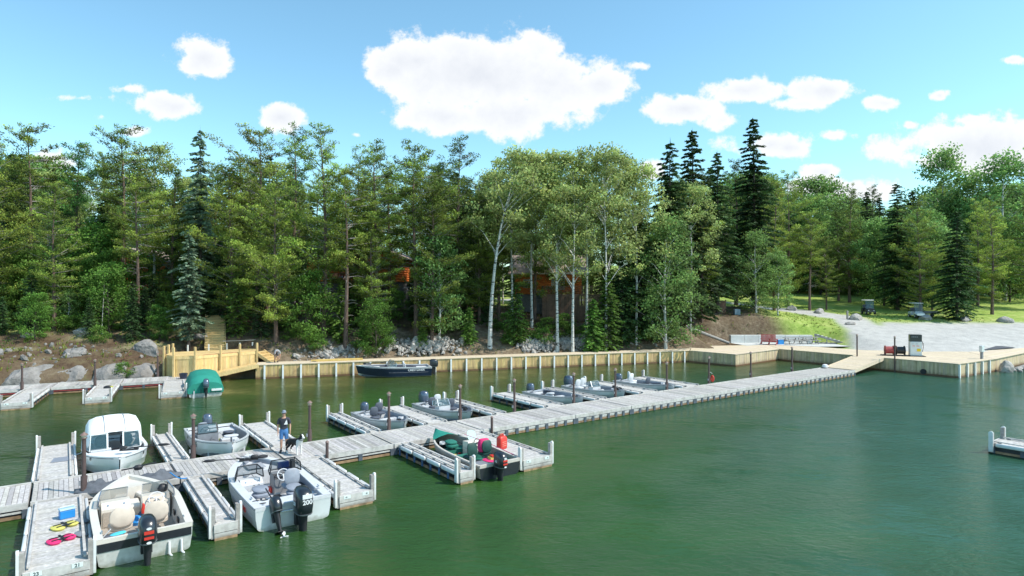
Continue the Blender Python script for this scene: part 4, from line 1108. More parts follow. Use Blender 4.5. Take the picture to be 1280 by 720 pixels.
def trolling(parent, x, y, z, rz=0.0, ln=1.35, hd=M_BLK):
    M = Matrix.Translation((x,y,z)) @ Matrix.Rotation(rz,4,'Z')
    b = MB(); b.tube([M@Vector((0,-.1,.10)), M@Vector((0,ln,.15))], .018, M_BLK, n=8)
    b.box(-.07,.07,-.30,.35,.02,.07,M_BLK,M=M); b.bar(M@Vector((0,.2,.07)), M@Vector((0,.45,.15)), .05,.05, M_BLK)
    b.bar(M@Vector((.04,-.2,.05)), M@Vector((-.05,.3,.22)), .05,.04, M_GREY)
    o = b.build('trolling_motor', None, parent)
    c = MB(); c.loft([(-.32,0,.14,.03,.03),(-.27,0,.14,.075,.065),(-.10,0,.14,.08,.07),(-.04,0,.14,.04,.04)], hd, n=14, pw=2.6, axis='y', M=M); flatsmooth(c.build('head', None, o))
    c = MB(); c.loft([(ln-.12,0,.15,.02,.02),(ln-.05,0,.15,.05,.05),(ln+.22,0,.15,.05,.05),(ln+.30,0,.15,.015,.015)], hd, n=12, pw=2, axis='y', M=M)
    for s in (-1,1): c.quad(M@Vector((0,ln+.28,.15)), M@Vector((s*.02,ln+.33,.15)), M@Vector((s*.13,ln+.36,.17)), M@Vector((s*.11,ln+.30,.13)), hd)
    flatsmooth(c.build('drive_unit', None, o)); return o
def cleat(parent, x, y, z):
    b = MB(); b.tube([(x,y-.09,z+.05),(x,y+.09,z+.05)], .014, n=6); b.box(x-.02,x+.02,y-.04,y+.04,z,z+.05); b.build('cleat', M_STEEL, parent)
def rope(name, label, pts, m=M_WHITEF, r=.014):
    b = MB(); P = []
    for a, c in zip(pts[:-1], pts[1:]):
        a, c = Vector(a), Vector(c)
        for i in range(6):
            t = i/6; p = a.lerp(c, t); p.z -= .12*math.sin(t*math.pi); P.append(p)
    P.append(Vector(pts[-1])); b.tube(P, r, n=6); return tag(b.build(name, m), label, 'rope')
def side_text(parent, s, size, H, t, side, z, m, tilt=18, dx=.012):
    x = H.hb(t)+dx; t2 = min(1, t+.02); ang = math.atan2(H.hb(t-.02)-H.hb(t2), (t2-t+.02)*H.L)
    o = text_obj('lettering', s, size, m, parent, (0,0,0), (0,0,0), .004, bold=.004)
    if side > 0: M = Matrix.Translation((x, H.Y(t, z), z)) @ Matrix.Rotation(ang,4,'Z') @ Matrix.Rotation(R(90),4,'Z') @ Matrix.Rotation(R(90),4,'X')
    else: M = Matrix.Translation((-x, H.Y(t, z), z)) @ Matrix.Rotation(-ang,4,'Z') @ Matrix.Rotation(R(-90),4,'Z') @ Matrix.Rotation(R(90),4,'X')
    o.matrix_local = M; return o
def clutter(parent, seed, L, n=6, zf=.16):
    r = random.Random(seed)
    ms = [M_BLK, M_GREY, M_HNAVY, M_WHITEF, M_SEATD, M_RED, M_YEL, M_TRIM]
    for i in range(n):
        x = r.uniform(-.6,.6); y = r.uniform(.22*L,.68*L); k = r.uniform(.07,.16); m = r.choice(ms); q = MB()
        if r.random() < .5: q.box(-k,k,-k*.7,k*.7,0,k*1.2,m,M=Matrix.Translation((x,y,zf)) @ Matrix.Rotation(r.uniform(0,3),4,'Z')); o = bevel(q.build('tackle_box', None, parent), .012, 1)
        else: q.loft([(0,0,0,k*.8,k),(k*.6,0,0,k,k*1.2),(k,0,0,k*.5,k*.6)], m, n=10, pw=2.3, M=Matrix.Translation((x,y,zf))); flatsmooth(q.build('gear_bag', None, parent))
    for i in range(3):
        x = r.uniform(-.75,.75); q = MB(); y0 = r.uniform(.15,.4)*L; q.tube([(x,y0,zf+.30),(x+r.uniform(-.15,.15),y0+1.9,zf+r.uniform(.35,.62))], .010, M_BLK, n=4); q.build('fishing_rod', None, parent)
    q = MB(); P = [(.0,-.05,.60),(.15,.25,.55),(.55,.35,.5),(.7,.9,.42),(.72,.35*L,.45)]; q.tube(P, .018, M_BLK, n=5); q.build('control_cable', None, parent)
    q = MB(); P = []
    for a in range(28): P.append((-.45+.13*math.cos(a*.8), .74*L+.13*math.sin(a*.8), .60+.004*a))
    q.tube(P, .012, M_WHITEF, n=4); q.build('rope_coil', None, parent)
GB = 'boats moored at the finger docks'
UP = TH+math.pi      # bow towards the camera side of the main dock
# 1 --- white canvas topped boat (far side)
def boat1():
    t = thing('motor_boat', 'white boat with a full white canvas top and windscreen, black trolling motor on its bow', 'boat', U(1.75, 33.25), UP, GB)
    H = Hull(5.35, 2.25, .68, .92, 3.0, tw=.94, rake=.35, gw=.10)
    make_hull(H, t, M_HWHITE, M_HPALE, None, mrim=M_HWHITE, mwall=M_LGREY, mfloor=M_GCARP, bowdeck=.66, bowz=-.02, sterndeck=.12, mdeck=M_HWHITE)
    y = 3.15; z = .74
    f = windshield(t, -.88, .88, y, z, .62, .25, .55, gap=(-.26,.26), mf=M_CARTW)
    b = MB()
    for x in (-.28,.28): b.bar((x,y+.02,z-.1),(x,y-.25,z+.63),.05,.05)
    b.build('door_frame', M_CARTW, t)
    # canopy
    c = MB(); rs = []
    prof = [(-.98,.0),(-1.0,.35),(-.97,.72),(-.86,.93),(-.6,1.03),(-.2,1.07),(.2,1.07),(.6,1.03),(.86,.93),(.97,.72),(1.0,.35),(.98,.0)]
    for yy, sc, fz in ((y-.24,.90,.62),(y-.42,.96,.80),(y-.75,.99,.97),(y-1.2,1.0,1.05),(y-1.9,1.0,1.04),(y-2.5,.97,.93),(y-2.85,.93,.6)):
        k = len(c.v); rs.append(k)
        for (px, pz) in prof: c.v.append((px*sc, yy, .74+pz*fz))
    for i in range(len(rs)-1):
        for j in range(11):
            if i == 0 and (j < 2 or j > 8): pass
            c.face((rs[i]+j, rs[i+1]+j, rs[i+1]+j+1, rs[i]+j+1))
    c.face(tuple(rs[-1]+j for j in range(12)))
    flatsmooth(c.build('canvas_top', M_CANVAS, t), 50)
    s = MB()
    for x in (-.36,.36): s.tube([(x,y-.25,1.42),(x,y-.42,1.60),(x,y-.75,1.785),(x,y-1.2,1.87),(x,y-1.9,1.86),(x,y-2.5,1.74)], .012, n=5)
    s.build('canvas_seams', M_GREY, t)
    g = MB()
    for sx in (-1,1): g.quad((sx*.975,y-.70,.98),(sx*1.01,y-1.30,.98),(sx*1.005,y-1.30,1.38),(sx*.975,y-.70,1.34))
    g.build('side_window', M_GLASS, t, fixn=False)
    seat(t, .45, 2.2, .2, M_SEATD); seat(t, -.45, 2.2, .2, M_SEATD); wheel(t, .45, 2.75, .95); console(t, .5, 3.05, .7, .4, .14, .66, M_LGREY)
    b = MB(); b.box(-.25,.25,2.9,3.2,.3,.72); bevel(b.build('dark_bag', M_BLK, t), .04)
    p = MB()
    for i in range(5): p.box(-.86,-.28,3.22,3.25,.50+i*.07-.0,.55+i*.07)
    trolling(t, -.35, 4.55, .90, R(72), 1.15)
    side_text(t, '///', .16, H, .80, 1, .72, M_INK); side_text(t, '///', .16, H, .80, -1, .72, M_INK)
    outboard(t, 0, -.03, .62, 1.05, M_BLKG)
    for sx in (-.8,.8): cleat(t, sx, 1.0, .70)
    return t
boat1()
# 2 --- cream runabout near side
def boat2():
    t = thing('motor_boat', 'cream open boat with two tan bucket seats and one black outboard with red marks', 'boat', U(1.82, 19.25), TH, GB)
    H = Hull(5.45, 2.35, .74, .92, 2.1, tw=.96, gw=.17)
    make_hull(H, t, M_HBLACK, M_HPALE, None, mrim=M_CREAM, mwall=M_CREAM, mfloor=M_TAN, floor=.16, bowdeck=.80, bowz=-.05, sterndeck=.0, mdeck=M_CREAM)
    q = MB(); q.box(-1.10,1.10,-.02,-.006,.42,.64); q.build('transom_band', M_HBLACK, t)
    # splashwell and stern benches
    b = MB(); b.box(-.95,-.28,.02,.42,.16,.62); b.box(.28,.95,.02,.42,.16,.62); b.box(-.28,.28,.30,.42,.16,.60); bevel(b.build('stern_bench', M_CREAM, t), .04)
    console(t, -.52, 3.05, .74, .62, .16, .70, M_CREAM, M_CREAM); console(t, .54, 3.05, .74, .62, .16, .70, M_CREAM, M_BEIGE); wheel(t, .52, 2.62, .82, M_WHITEF, .2)
    b = MB(); b.box(-.85,-.20,2.70,2.735,.20,.62); b.build('glove_panel', M_TAN, t)
    windshield(t, -.92, .92, 3.36, .82, .36, .22, .75, gap=(-.2,.2), mf=M_STEEL)
    for x, rz in ((-.48,R(8)),(.42,R(-6))):
        M = Matrix.Translation((x,1.62,.2)) @ Matrix.Rotation(rz,4,'Z'); q = MB(); cushion(q, 0, .04, .22, .30, .28, .16, M_BEIGE, M); q.tube([M@Vector((0,0,0)),M@Vector((0,0,.25))], .06, M_STEEL)
        o = flatsmooth(q.build('bucket_seat', None, t)); q = MB()
        Mb = M @ Matrix.Translation((0,-.24,.34)) @ Matrix.Rotation(R(80),4,'X')
        q.loft([(-.07,0,.24,.25,.22),(-.03,0,.26,.31,.29),(.04,0,.27,.31,.29),(.08,0,.26,.23,.22)], M_BEIGE, n=20, pw=2.5, M=Mb); flatsmooth(q.build('backrest', None, o), 60)
    q = MB(); q.box(-.18,.18,3.3,4.2,.16,.50); bevel(q.build('bow_cushion', M_CREAM, t), .05)
    for sx in (-1,1):
        q = MB(); q.bar((sx*.62,3.5,.50),(sx*.25,4.5,.56),.32,.14); bevel(q.build('bow_cushion', M_CREAM, t), .04)
    # loose gear in the cockpit
    def gear(name, x, y, z, sx, sy, sz, m, rz=0):
        q = MB(); q.loft([(0,0,0,sx*.8,sy*.8),(sz*.4,0,0,sx,sy),(sz*.8,.02,0,sx*.8,sy*.75),(sz,0,0,sx*.4,sy*.4)], m, n=12, pw=2.3, M=Matrix.Translation((x,y,z)) @ Matrix.Rotation(rz,4,'Z')); flatsmooth(q.build(name, None, t))
    gear('blue_bag', -.02, 2.55, .16, .16, .2, .26, M_BLUE, .4); gear('navy_bag', .16, 2.8, .16, .18, .15, .3, M_HNAVY, .2); gear('red_bottle', .1, 2.0, .16, .07, .07, .3, M_RED); gear('dark_bag', -.8, 1.2, .16, .16, .3, .25, M_SEATD, .1)
    gear('blue_towel', -.6, .6, .62, .2, .12, .05, mat('towel_blue',(.08,.5,.62),.8), .3); gear('red_throttle', .13, 2.25, .55, .05, .05, .3, M_RED); gear('camera_bag', .75, 3.2, .86, .15, .13, .22, M_BLK, .2)
    for yy, w in ((1.2,.30),(2.0,.24)): q = MB(); q.box(.93,.955,yy,yy+w,.38,.52); q.build('side_pocket', M_BLK, t)
    outboard(t, .0, -.08, .50, 1.12, M_BLKG, redband=True)
    for sx in (-.97,.97): cleat(t, sx, .5, .76); cleat(t, sx, 2.6, .80)
    q = MB()
    for xx in (.55,.85): q.tube([(xx,-.03,.35),(xx,-.10,.05),(xx+.08,-.16,-.05)], .03, n=6); 
    q.build('transom_fittings', M_WHITEF, t)
    return t
boat2()
def canvas_heap(name, label, c, L, W, h, rz, m, seed):
    n, k = 26, 12; mb = MB(); r = random.Random(seed); rings = []
    for i in range(n+1):
        t = i/n; wv = W*math.sin(math.pi*min(1,max(0,t))**.9)**.55*(1+.25*noise.noise(Vector((t*5,seed,0)))) if 0 < t < 1 else .02
        q = len(mb.v); rings.append(q)
        for j in range(k+1):
            a = math.pi*j/k; x = math.cos(a)*wv/2; z = math.sin(a)*h*(.35+.9*abs(noise.noise(Vector((t*7,j*.5,seed)))))*(.4 if t < .08 or t > .92 else 1)
            mb.v.append((-L/2+L*t, x+.12*math.sin(t*5+seed), max(.0, z)))
    for i in range(n):
        for j in range(k): mb.face((rings[i]+j, rings[i+1]+j, rings[i+1]+j+1, rings[i]+j+1))
    o = mb.build(name, m, None, loc=c, rot=(0,0,rz)); flatsmooth(o, 60); return tag(o, label, 'cover')
p = U(1.95, 25.35, .50); canvas_heap('boat_cover', 'crumpled dark grey boat cover heaped over the bow of the cream boat', p+Vector((0,0,-.03)), 3.3, 1.0, .42, TH+R(2), M_GCANV, 3)
b = MB(); pp = U(2.15,25.35,.93); b.loft([(-.0,0,0,.12,.1),(.1,0,0,.16,.12),(.16,0,0,.08,.06)], n=10, pw=2.4); b.bar((-.1,0,.1),(.55,.1,.14),.05,.05); b.bar((-.5,.05,.05),(.1,0,.1),.04,.04); o = b.build('trolling_motor_head', M_BLK, None, loc=pp, rot=(0,0,TH)); tag(o, 'black folded trolling motor lying on the grey boat cover', 'trolling motor')
# 3 --- boat numbered 15
def boat3():
    t = thing('motor_boat', 'white aluminium boat with black bottom numbered 15 and tall silver blue outboard', 'boat', U(5.75, 33.0), UP, GB)
    H = Hull(5.1, 2.25, .66, .90, 2.6, tw=.95, gw=.07)
    make_hull(H, t, M_HWHITE, M_HBLACK, None, mrim=M_HGREY, mwall=M_GREY, mfloor=M_GCARP, bowdeck=.80, bowz=-.28, sterndeck=.20, mdeck=M_LGREY)
    console(t, .48, 2.35, .85, .6, .14, .72, M_GREY); windshield(t, .08, .90, 2.62, .86, .38, .22, .45, mf=M_BLK); wheel(t, .48, 1.98, .85)
    seat(t, .48, 1.5, .2, M_SEATG); seat(t, -.5, 1.9, .16, M_SEATD, folded=True); 
    q = MB(); q.tube([(-.35,3.3,.2),(-.35,3.3,.72)], .035, M_STEEL); cushion(q, -.35, 3.3, .72, .3, .2, .07, M_LGREY); flatsmooth(q.build('bow_seat', None, t))
    q = MB(); q.box(-.55,.15,2.9,3.4,.14,.30); q.loft([(.3,-.1,3.6,.22,.3),(.38,-.1,3.6,.2,.2)], n=10); q.build('tackle_boxes', M_BLK, t)
    q = MB(); q.box(-.75,-.05,2.35,2.8,.14,.52); bevel(q.build('storage_box', M_LGREY, t), .03)
    outboard(t, .0, -.04, .45, 1.1, M_GBLUE)
    side_text(t, '15', .32, H, .64, -1, .56, M_INK); side_text(t, '15', .32, H, .64, 1, .56, M_INK); side_text(t, '/s', .26, H, .28, -1, .55, M_INK); side_text(t, '/s', .26, H, .28, 1, .55, M_INK)
    for sx in (-1,1): cleat(t, sx*1.02, .6, .68)
    clutter(t, 3, 5.1, 4)
boat3()
# 4 --- grey bass boat with two outboards
def boat4():
    t = thing('motor_boat', 'big light grey boat with a large black outboard marked 200 and a second small one', 'boat', U(5.80, 19.35), TH, GB)
    H = Hull(5.75, 2.45, .72, .90, 2.3, tw=.94, gw=.24)
    make_hull(H, t, M_HGREY, M_HGREY, None, mrim=M_LGREY, mwall=M_SEATG, mfloor=M_LGREY, bowdeck=.72, bowz=-.13, sterndeck=.20, sternz=-.16, mdeck=M_LGREY)
    console(t, .50, 3.05, .72, .6, .14, .70, M_GREY); wheel(t, .42, 2.66, .84, M_WHITEF, .2); console(t, -.55, 3.15, .72, .5, .14, .62, M_LGREY, M_LGREY)
    windshield(t, .10, .98, 3.38, .86, .40, .24, .55, mf=M_BLK); windshield(t, -1.0, -.30, 3.40, .84, .38, .24, .55, mf=M_BLK)
    seat(t, .50, 2.15, .2, M_SEATG, s=1.1); seat(t, -.55, 1.75, .2, M_SEATG, s=1.05, folded=True); seat(t, .45, 1.45, .16, M_SEATG, s=1.05, folded=True)
    q = MB(); q.box(.86,.98,1.9,2.4,.30,.55,M_BLK); q.build('side_pocket', None, t); q = MB(); q.box(-.88,-.28,2.25,2.62,.14,.46); bevel(q.build('storage_box', M_LGREY, t), .02)
    q = MB(); q.box(.78,.9,2.9,3.2,.88,1.2,M_BLK); q.box(.45,.85,3.45,3.6,.80,1.05,mat('navy_screen',(.01,.02,.15),.3)); q.build('fish_finder', None, t)
    for x, y in ((-.85,.35),(-.72,.62),(-.98,.7),(.7,.3),(.95,.75)):
        q = MB(); q.loft([(.735,x,y,.11,.05),(.745,x,y,.10,.045)], n=12, pw=2.4); q.build('hatch_handle', M_BLK if x<0 else M_GREY, t)
    q = MB(); q.box(-.35,.25,4.3,5.0,.765,.775); q.build('bow_hatch', M_GCARP, t)
    q = MB(); q.tube([(-.55,1.75,.9),(-.55,1.75,1.0)],.03); 
    trolling(t, -.15, 5.05, .88, R(78), 1.25); q = MB(); q.loft([(.9,.35,5.2,.2,.1),(.95,.35,5.2,.2,.1),(.99,.35,5.2,.1,.05)], n=12, pw=3); q.build('foot_pedal', M_BLK, t)
    outboard(t, .10, -.20, .40, 1.28, M_BLKG, txt='200')
    outboard(t, -.60, -.06, .42, .78, M_BLKG, tilt=R(-26), rz=R(6), prop_m=M_WHITEF)
    q = MB(); q.bar((-.68,.0,.95),(-.74,.45,1.15),.03,.03); q.build('tiller_handle', M_BLK, t)
    side_text(t, 'LUND', .22, H, .22, -1, .40, M_RED); side_text(t, 'LUND', .22, H, .22, 1, .40, M_RED)
    q = MB(); q.tube([(-.60,-.05,.50),(.10,-.12,.52)], .02, M_STEEL, n=6); q.build('steering_link', None, t)
    for sx in (-1,1): cleat(t, sx*1.05, .9, .75); cleat(t, sx*1.08, 3.2, .80)
    clutter(t, 4, 5.7, 6)
boat4()
# small aluminium fishing boats on the far side
def alu(label, u, v, L, cowl, seats, cons=False, s=1.0, tillered=True, seatm=M_SEATD, B=1.95, extra=0):
    t = thing('fishing_boat', label, 'boat', U(u, v), UP, GB)
    H = Hull(L, B, .55, .78, 2.4, tw=.93, gw=.07)
    make_hull(H, t, M_HGREY, M_HGREY, None, mrim=M_ALU, mwall=M_SEATG, mfloor=M_GCARP, bowdeck=.76, bowz=-.22, sterndeck=.17, mdeck=M_LGREY)
    for (x, y, f, m) in seats: seat(t, x, y, .16, m or seatm, folded=f)
    q = MB(); q.box(-.86,.86,L*.42,L*.42+.32,.14,.42); bevel(q.build('bench', M_LGREY, t), .02)
    if cons: console(t, .42, L*.55, .72, .5, .14, .66, M_HGREY); windshield(t, .05, .80, L*.55+.2, .80, .36, .2, .5, mf=M_STEEL); wheel(t, .42, L*.55-.35, .80)
    outboard(t, 0, -.05, .32, s*1.03, cowl)
    if tillered: q = MB(); q.bar((.05,.0,.55),(.12,.62,.68),.05,.05); q.build('tiller_handle', M_BLK, t)
    q = MB(); q.box(-.35,.05,L*.30,L*.30+.3,.14,.34,M_BLK); q.box(.2,.55,L*.62,L*.62+.25,.14,.36,M_RED if extra else M_GREY); bevel(q.build('tackle_box', None, t), .02)
    q = MB(); q.loft([(.0,0,0,.10,.10),(.05,0,0,.12,.12)], M_BLK, n=10, pw=2, M=Matrix.Translation((0,L*.9,.72))); q.build('bow_fitting', None, t)
    trolling(t, .0, L*.86, .78, R(-15), .55) if extra == 2 else None
    for sx in (-1,1): cleat(t, sx*(B/2-.05), .5, .57)
    clutter(t, int(u*10), L, 6)
    return t
alu('small silver boat with two upright dark seats and a silver blue outboard', 13.75, 32.6, 4.6, M_GBLUE, ((-.4,.95,False,None),(.35,2.0,False,None)), s=.95)
alu('silver boat with the largest dark outboard of the far side and white framed seats', 17.75, 33.0, 4.9, M_GBLUE, ((-.35,.9,False,M_LGREY),(.4,1.6,False,None),(-.3,2.6,False,None)), cons=True, s=1.2, B=2.1, extra=2)
alu('first of three silver boats at right, low with a blue grey tiller outboard', 25.65, 32.6, 4.8, M_GBLUE, ((-.3,1.1,True,None),(.3,2.1,True,M_LGREY)), s=.95)
alu('middle of three silver boats at right, with windscreen and tall blue outboard', 29.5, 33.0, 5.0, M_GBLUE, ((-.4,.9,False,M_LGREY),(.4,1.3,False,M_LGREY)), cons=True, s=1.18, B=2.15, extra=2)
alu('rightmost silver boat with three upright seats, two pale and one dark', 34.15, 32.6, 4.9, M_GBLUE, ((-.35,.9,False,M_WHITEF),(.35,1.5,False,M_LGREY),(.3,3.1,False,M_SEATD)), s=.95)
# 6 --- green boat near side
def boat6():
    t = thing('fishing_boat', 'dark green and tan fishing boat with teal bow cover, green seats and black outboard', 'boat', U(13.75, 19.55), TH, GB)
    H = Hull(5.0, 2.05, .58, .80, 2.2, tw=.93, gw=.06)
    make_hull(H, t, M_TAN, M_HBLACK, None, mrim=M_TRIM, mwall=M_TAN, mfloor=M_GRCARP, bowdeck=.0, sterndeck=.16, mdeck=M_GRCARP)
    # bow cover
    c = MB(); prev = None
    for i in range(9):
        tt = .80+.195*i/8; hb = H.hb(tt)+.02; z = H.sz(tt)+.03; y = H.Y(tt, z); k = len(c.v); c.v += [(-hb,y,z),(-hb*.5,y,z+.10),(0,y,z+.16),(hb*.5,y,z+.10),(hb,y,z)]
        if prev is not None:
            for j in range(4): c.face((prev+j, prev+j+1, k+j+1, k+j))
        prev = k
    flatsmooth(c.build('bow_cover', M_TEAL, t), 50)
    q = MB(); q.box(-.80,.80,3.2,3.75,.14,.40); q.box(-.72,.72,2.35,2.62,.14,.36); q.build('casting_deck', M_GRCARP, t)
    console(t, .50, 2.75, .66, .6, .14, .68, M_CREAM, M_CREAM); wheel(t, .48, 2.36, .80, M_BLK, .17)
    g = MB(); g.loft([(0,0,.26,.20,.27),(.02,0,.26,.21,.28)], n=16, pw=2.6, M=Matrix.Translation((.66,3.05,.70)) @ Matrix.Rotation(R(52),4,'X') @ Matrix.Rotation(R(-12),4,'Z')); g.build('tinted_windscreen', M_LTEAL, t)
    seat(t, -.42, 1.55, .16, M_SEATGR, hi=.55); seat(t, .42, 1.75, .16, M_SEATGR); seat(t, -.15, 3.4, .2, M_GRCARP, folded=True)
    q = MB(); q.loft([(0,0,0,.24,.13),(.12,0,0,.28,.17),(.40,0,0,.26,.16),(.50,0,0,.2,.12)], M_PINK, n=16, pw=2.6, M=Matrix.Translation((.38,1.72,.60))); q.box(-.12,-.04,-.02,0,0,.4,M_BLK); flatsmooth(q.build('pink_life_jacket', None, t))
    q = MB(); q.loft([(0,0,0,.2,.3),(.05,0,0,.22,.32),(.08,0,0,.12,.2)], M_PINK, n=12, pw=2.3, M=Matrix.Translation((.05,.85,.42))); q.build('pink_towel', None, t)
    q = MB(); q.box(.05,.30,.72,.95,.50,.60,M_YEL); q.box(.1,.25,.7,.9,.60,.66,M_RED); q.build('yellow_red_float', None, t)
    q = MB(); q.box(-.75,-.25,.45,.9,.14,.5,M_GREY); q.box(-.3,-.05,1.0,1.5,.14,.35,M_BLK); bevel(q.build('battery_box', None, t), .02)
    o = outboard(t, -.22, -.08, .42, .98, M_BLKG, txt='40', redband=True)
    q = MB(); q.tube([(0.9,.3,.66),(.62,1.8,.9),(.35,3.2,1.02)], .012, M_PINK, n=5); q.build('fishing_rod', None, t)
    for sx in (-1,1): cleat(t, sx*.97, .5, .6)
    clutter(t, 6, 5.0, 7)
boat6()
# 11 --- navy boat at the wall
def boat11():
    a = math.atan2(-.295,-.955)-math.pi/2
    dr = Vector((-.9555,-.295,0)); st = Vector((-7.15,53.2,0))
    t = thing('motor_boat', 'long navy boat with silver bottom lying along the timber wall, pale lettering on its side', 'boat', st, a, None)
    H = Hull(6.0, 2.35, .80, 1.02, 2.2, tw=.95, gw=.10)
    make_hull(H, t, M_HNAVY, M_HPALE, None, mrim=M_HGREY, mwall=M_SEATD, mfloor=M_GCARP, bowdeck=.70, bowz=-.12, sterndeck=.2, mdeck=M_LGREY)
    console(t, .5, 3.3, .8, .6, .14, .82, M_GREY); windshield(t, -.95, .95, 3.6, .92, .42, .28, .6, gap=(-.2,.2), mf=M_STEEL)
    seat(t, .5, 2.4, .25, M_LGREY); seat(t, -.5, 2.4, .25, M_LGREY); seat(t, .2, 1.3, .25, M_SEATD, folded=True)
    trolling(t, .1, 5.3, 1.02, R(170), 1.2)
    outboard(t, 0, -.08, .58, 1.12, M_BLKG)
    side_text(t, 'CRESTLINER', .26, H, .22, -1, .60, M_WHITEF, dx=-.002)
    side_text(t, 'CRESTLINER', .26, H, .22, 1, .60, M_WHITEF, dx=-.002)
    # thin pin line
    for sx in (-1,1):
        q = MB(); pts = [H.pt(x/10, sx*(H.hb(x/10)+.016), H.sz(x/10)-.10) for x in range(0,10)]; q.tube(pts, .012, n=5); q.build('trim_line', M_HGREY, t)
    # small wheel / fender at the dock
boat11()
# 12 --- green covered boat
def boat12():
    t = thing('covered_boat', 'boat under a tight teal green cover with a dark outboard, at the shore docks', 'boat', (-20.95,41.9,0), R(30), None)
    H = Hull(5.3, 2.2, .60, .85, 2.3, tw=.95, gw=.08)
    make_hull(H, t, M_HGREY, M_HPALE, None, mrim=M_ALU, bowdeck=.7, sterndeck=.16)
    c = MB(); rs = []; n = 18
    for i in range(n+1):
        tt = i/n*.99; hb = H.hb(tt)+.05; z = H.sz(tt); top = [ (0,.42),(.12,.80),(.35,.98),(.55,.92),(.62,.75),(.8,.38),(1,.12)]
        h = interp(tt, top); k = len(c.v); rs.append(k); y = H.Y(tt, z)-.06*(i == 0)
        sag = lambda q: .05*noise.noise(Vector((tt*9,q,1)))
        prof = [(-1.0,-.30+.10*noise.noise(Vector((tt*8,0,3)))),(-1.01,.0),(-.90,h*.42),(-.72,h*.80),(-.40,h*.96),(0,h),(.40,h*.96),(.72,h*.80),(.90,h*.42),(1.01,.0),(1.0,-.30+.10*noise.noise(Vector((tt*8,5,3))))]
        for j,(px,pz) in enumerate(prof): c.v.append((px*hb, y, z+pz+(sag(j) if 1<j<9 else 0)))
    for i in range(n):
        for j in range(10): c.face((rs[i]+j, rs[i+1]+j, rs[i+1]+j+1, rs[i]+j+1))
    k0 = rs[0]; kk = len(c.v)
    for j in range(11): x,y,z = c.v[k0+j]; c.v.append((x*.99, y-.10, max(.36, z-.28) if 1<j<9 else z-.05))
    # back drop of the cover
    c.face(tuple(k0+j for j in range(11)))
    flatsmooth(c.build('boat_cover', M_TEAL, t), 55)
    q = MB()
    for x in (-.7,-.3,.1,.6): q.box(x-.015,x+.015,-.14,-.12,.28,.62)
    q.build('cover_straps', M_INK, t)
    q = MB(); q.box(.35,1.0,-.16,-.05,.42,.56); q.build('swim_step', M_CARTW, t)
    q = MB(); q.tube([(-.72,-.12,.5),(-.74,-.20,-.2)], .03, M_WHITEF, n=6); q.build('transducer_bracket', None, t)
    outboard(t, 0, -.06, .62, .98, M_GBLUE)
boat12()

# ------------------------------------------------------------------ gear on the docks
def at_uv(u, v, z=.452): return U(u, v, z)
t = thing('cooler', 'blue cooler box with white lid stripe on the near left finger dock', 'cooler', at_uv(.10,22.75), TH+R(10))
q = MB(); q.box(-.19,.19,-.12,.12,0,.24,M_BLUE); bevel(q.build('body', None, t), .02); q = MB(); q.box(-.20,.20,-.13,.13,.245,.30,mat('cooler_lid',(.45,.62,.78),.4)); l_ = bevel(q.build('lid', None, t), .02); q = MB(); q.tube([(-.205,0,.2),(-.17,-.03,.35),(.17,-.03,.35),(.205,0,.2)], .012, M_WHITEF, n=6); q.build('handle', None, t)
def vest(label, u, v, rz, m1, m2):
    t = thing('life_jacket', label, 'life jacket', at_uv(u,v), rz)
    q = MB()
    q.loft([(0,-.26,0,.13,.22),(.05,-.26,0,.15,.25),(.09,-.26,0,.09,.18)], m1, n=14, pw=2.5); q.loft([(0,.10,.03,.12,.2),(.06,.10,.03,.15,.24),(.10,.10,.02,.08,.16)], m1, n=14, pw=2.5); q.loft([(0,.38,.0,.10,.24),(.05,.38,.0,.13,.26),(.08,.38,.0,.08,.2)], m2, n=14, pw=2.5)
    flatsmooth(q.build('panels', None, t)); q = MB()
    for y in (-.12,.08): q.box(-.34,.16,y-.015,y+.015,.085,.112)
    q.box(-.1,-.05,-.2,.2,.09,.115); q.build('straps', M_BLK, t)
vest('yellow and grey life jacket lying on the near left finger dock', .12, 21.9, TH+R(25), M_YEL, M_GREY)
vest('bright pink and black life jacket lying on the near left finger dock', .05, 20.75, TH+R(18), M_PINK, M_GREY)
q = MB(); q.poly([(-.4,-.35,.006),(.3,-.42,.006),(.42,.0,.006),(.36,.33,.006),(-.3,.36,.006)]); q.poly([(-.4,-.35,.03),(.3,-.42,.03),(.42,.0,.03),(.36,.33,.03),(-.3,.36,.03)]); 
q.v = q.v[:]; 
for i in range(5): q.face((i,(i+1)%5,5+(i+1)%5,5+i))
o = q.build('floor_mat', M_SEATG, None, loc=at_uv(.0,30.7,.451), rot=(0,0,TH)); tag(o, 'grey mat lying on the far left finger dock beside the white canvas topped boat', 'mat')
t = thing('jerry_can', 'red fuel jerry can with white cap standing on the wide near finger dock', 'jerry can', at_uv(15.28,21.6), TH+R(12))
q = MB(); q.loft([(0,0,0,.20,.13),(.04,0,0,.225,.15),(.46,0,0,.225,.15),(.54,.0,0,.17,.11),(.56,0,0,.12,.08)], M_RED, n=20, pw=5); flatsmooth(q.build('body', None, t), 35)
q = MB(); q.tube([(-.12,0,.55),(-.10,0,.63),(.07,0,.63),(.10,0,.55)], .022, M_RED, n=8); q.build('handle', None, t)
q = MB(); q.tube([(.15,0,.53),(.17,0,.60)], .035, M_WHITEF, n=10); q.build('cap', None, t)
q = MB()
for z in (.14,.22,.30): q.box(-.12,.12,-.158,-.151,z,z+.025)
q.build('embossing', mat('pale_red',(.75,.28,.22),.5), t)
t = thing('life_ring', 'red life ring hanging on the brown pile of the main dock', 'life ring', U(38.33,27.5,0), TH)
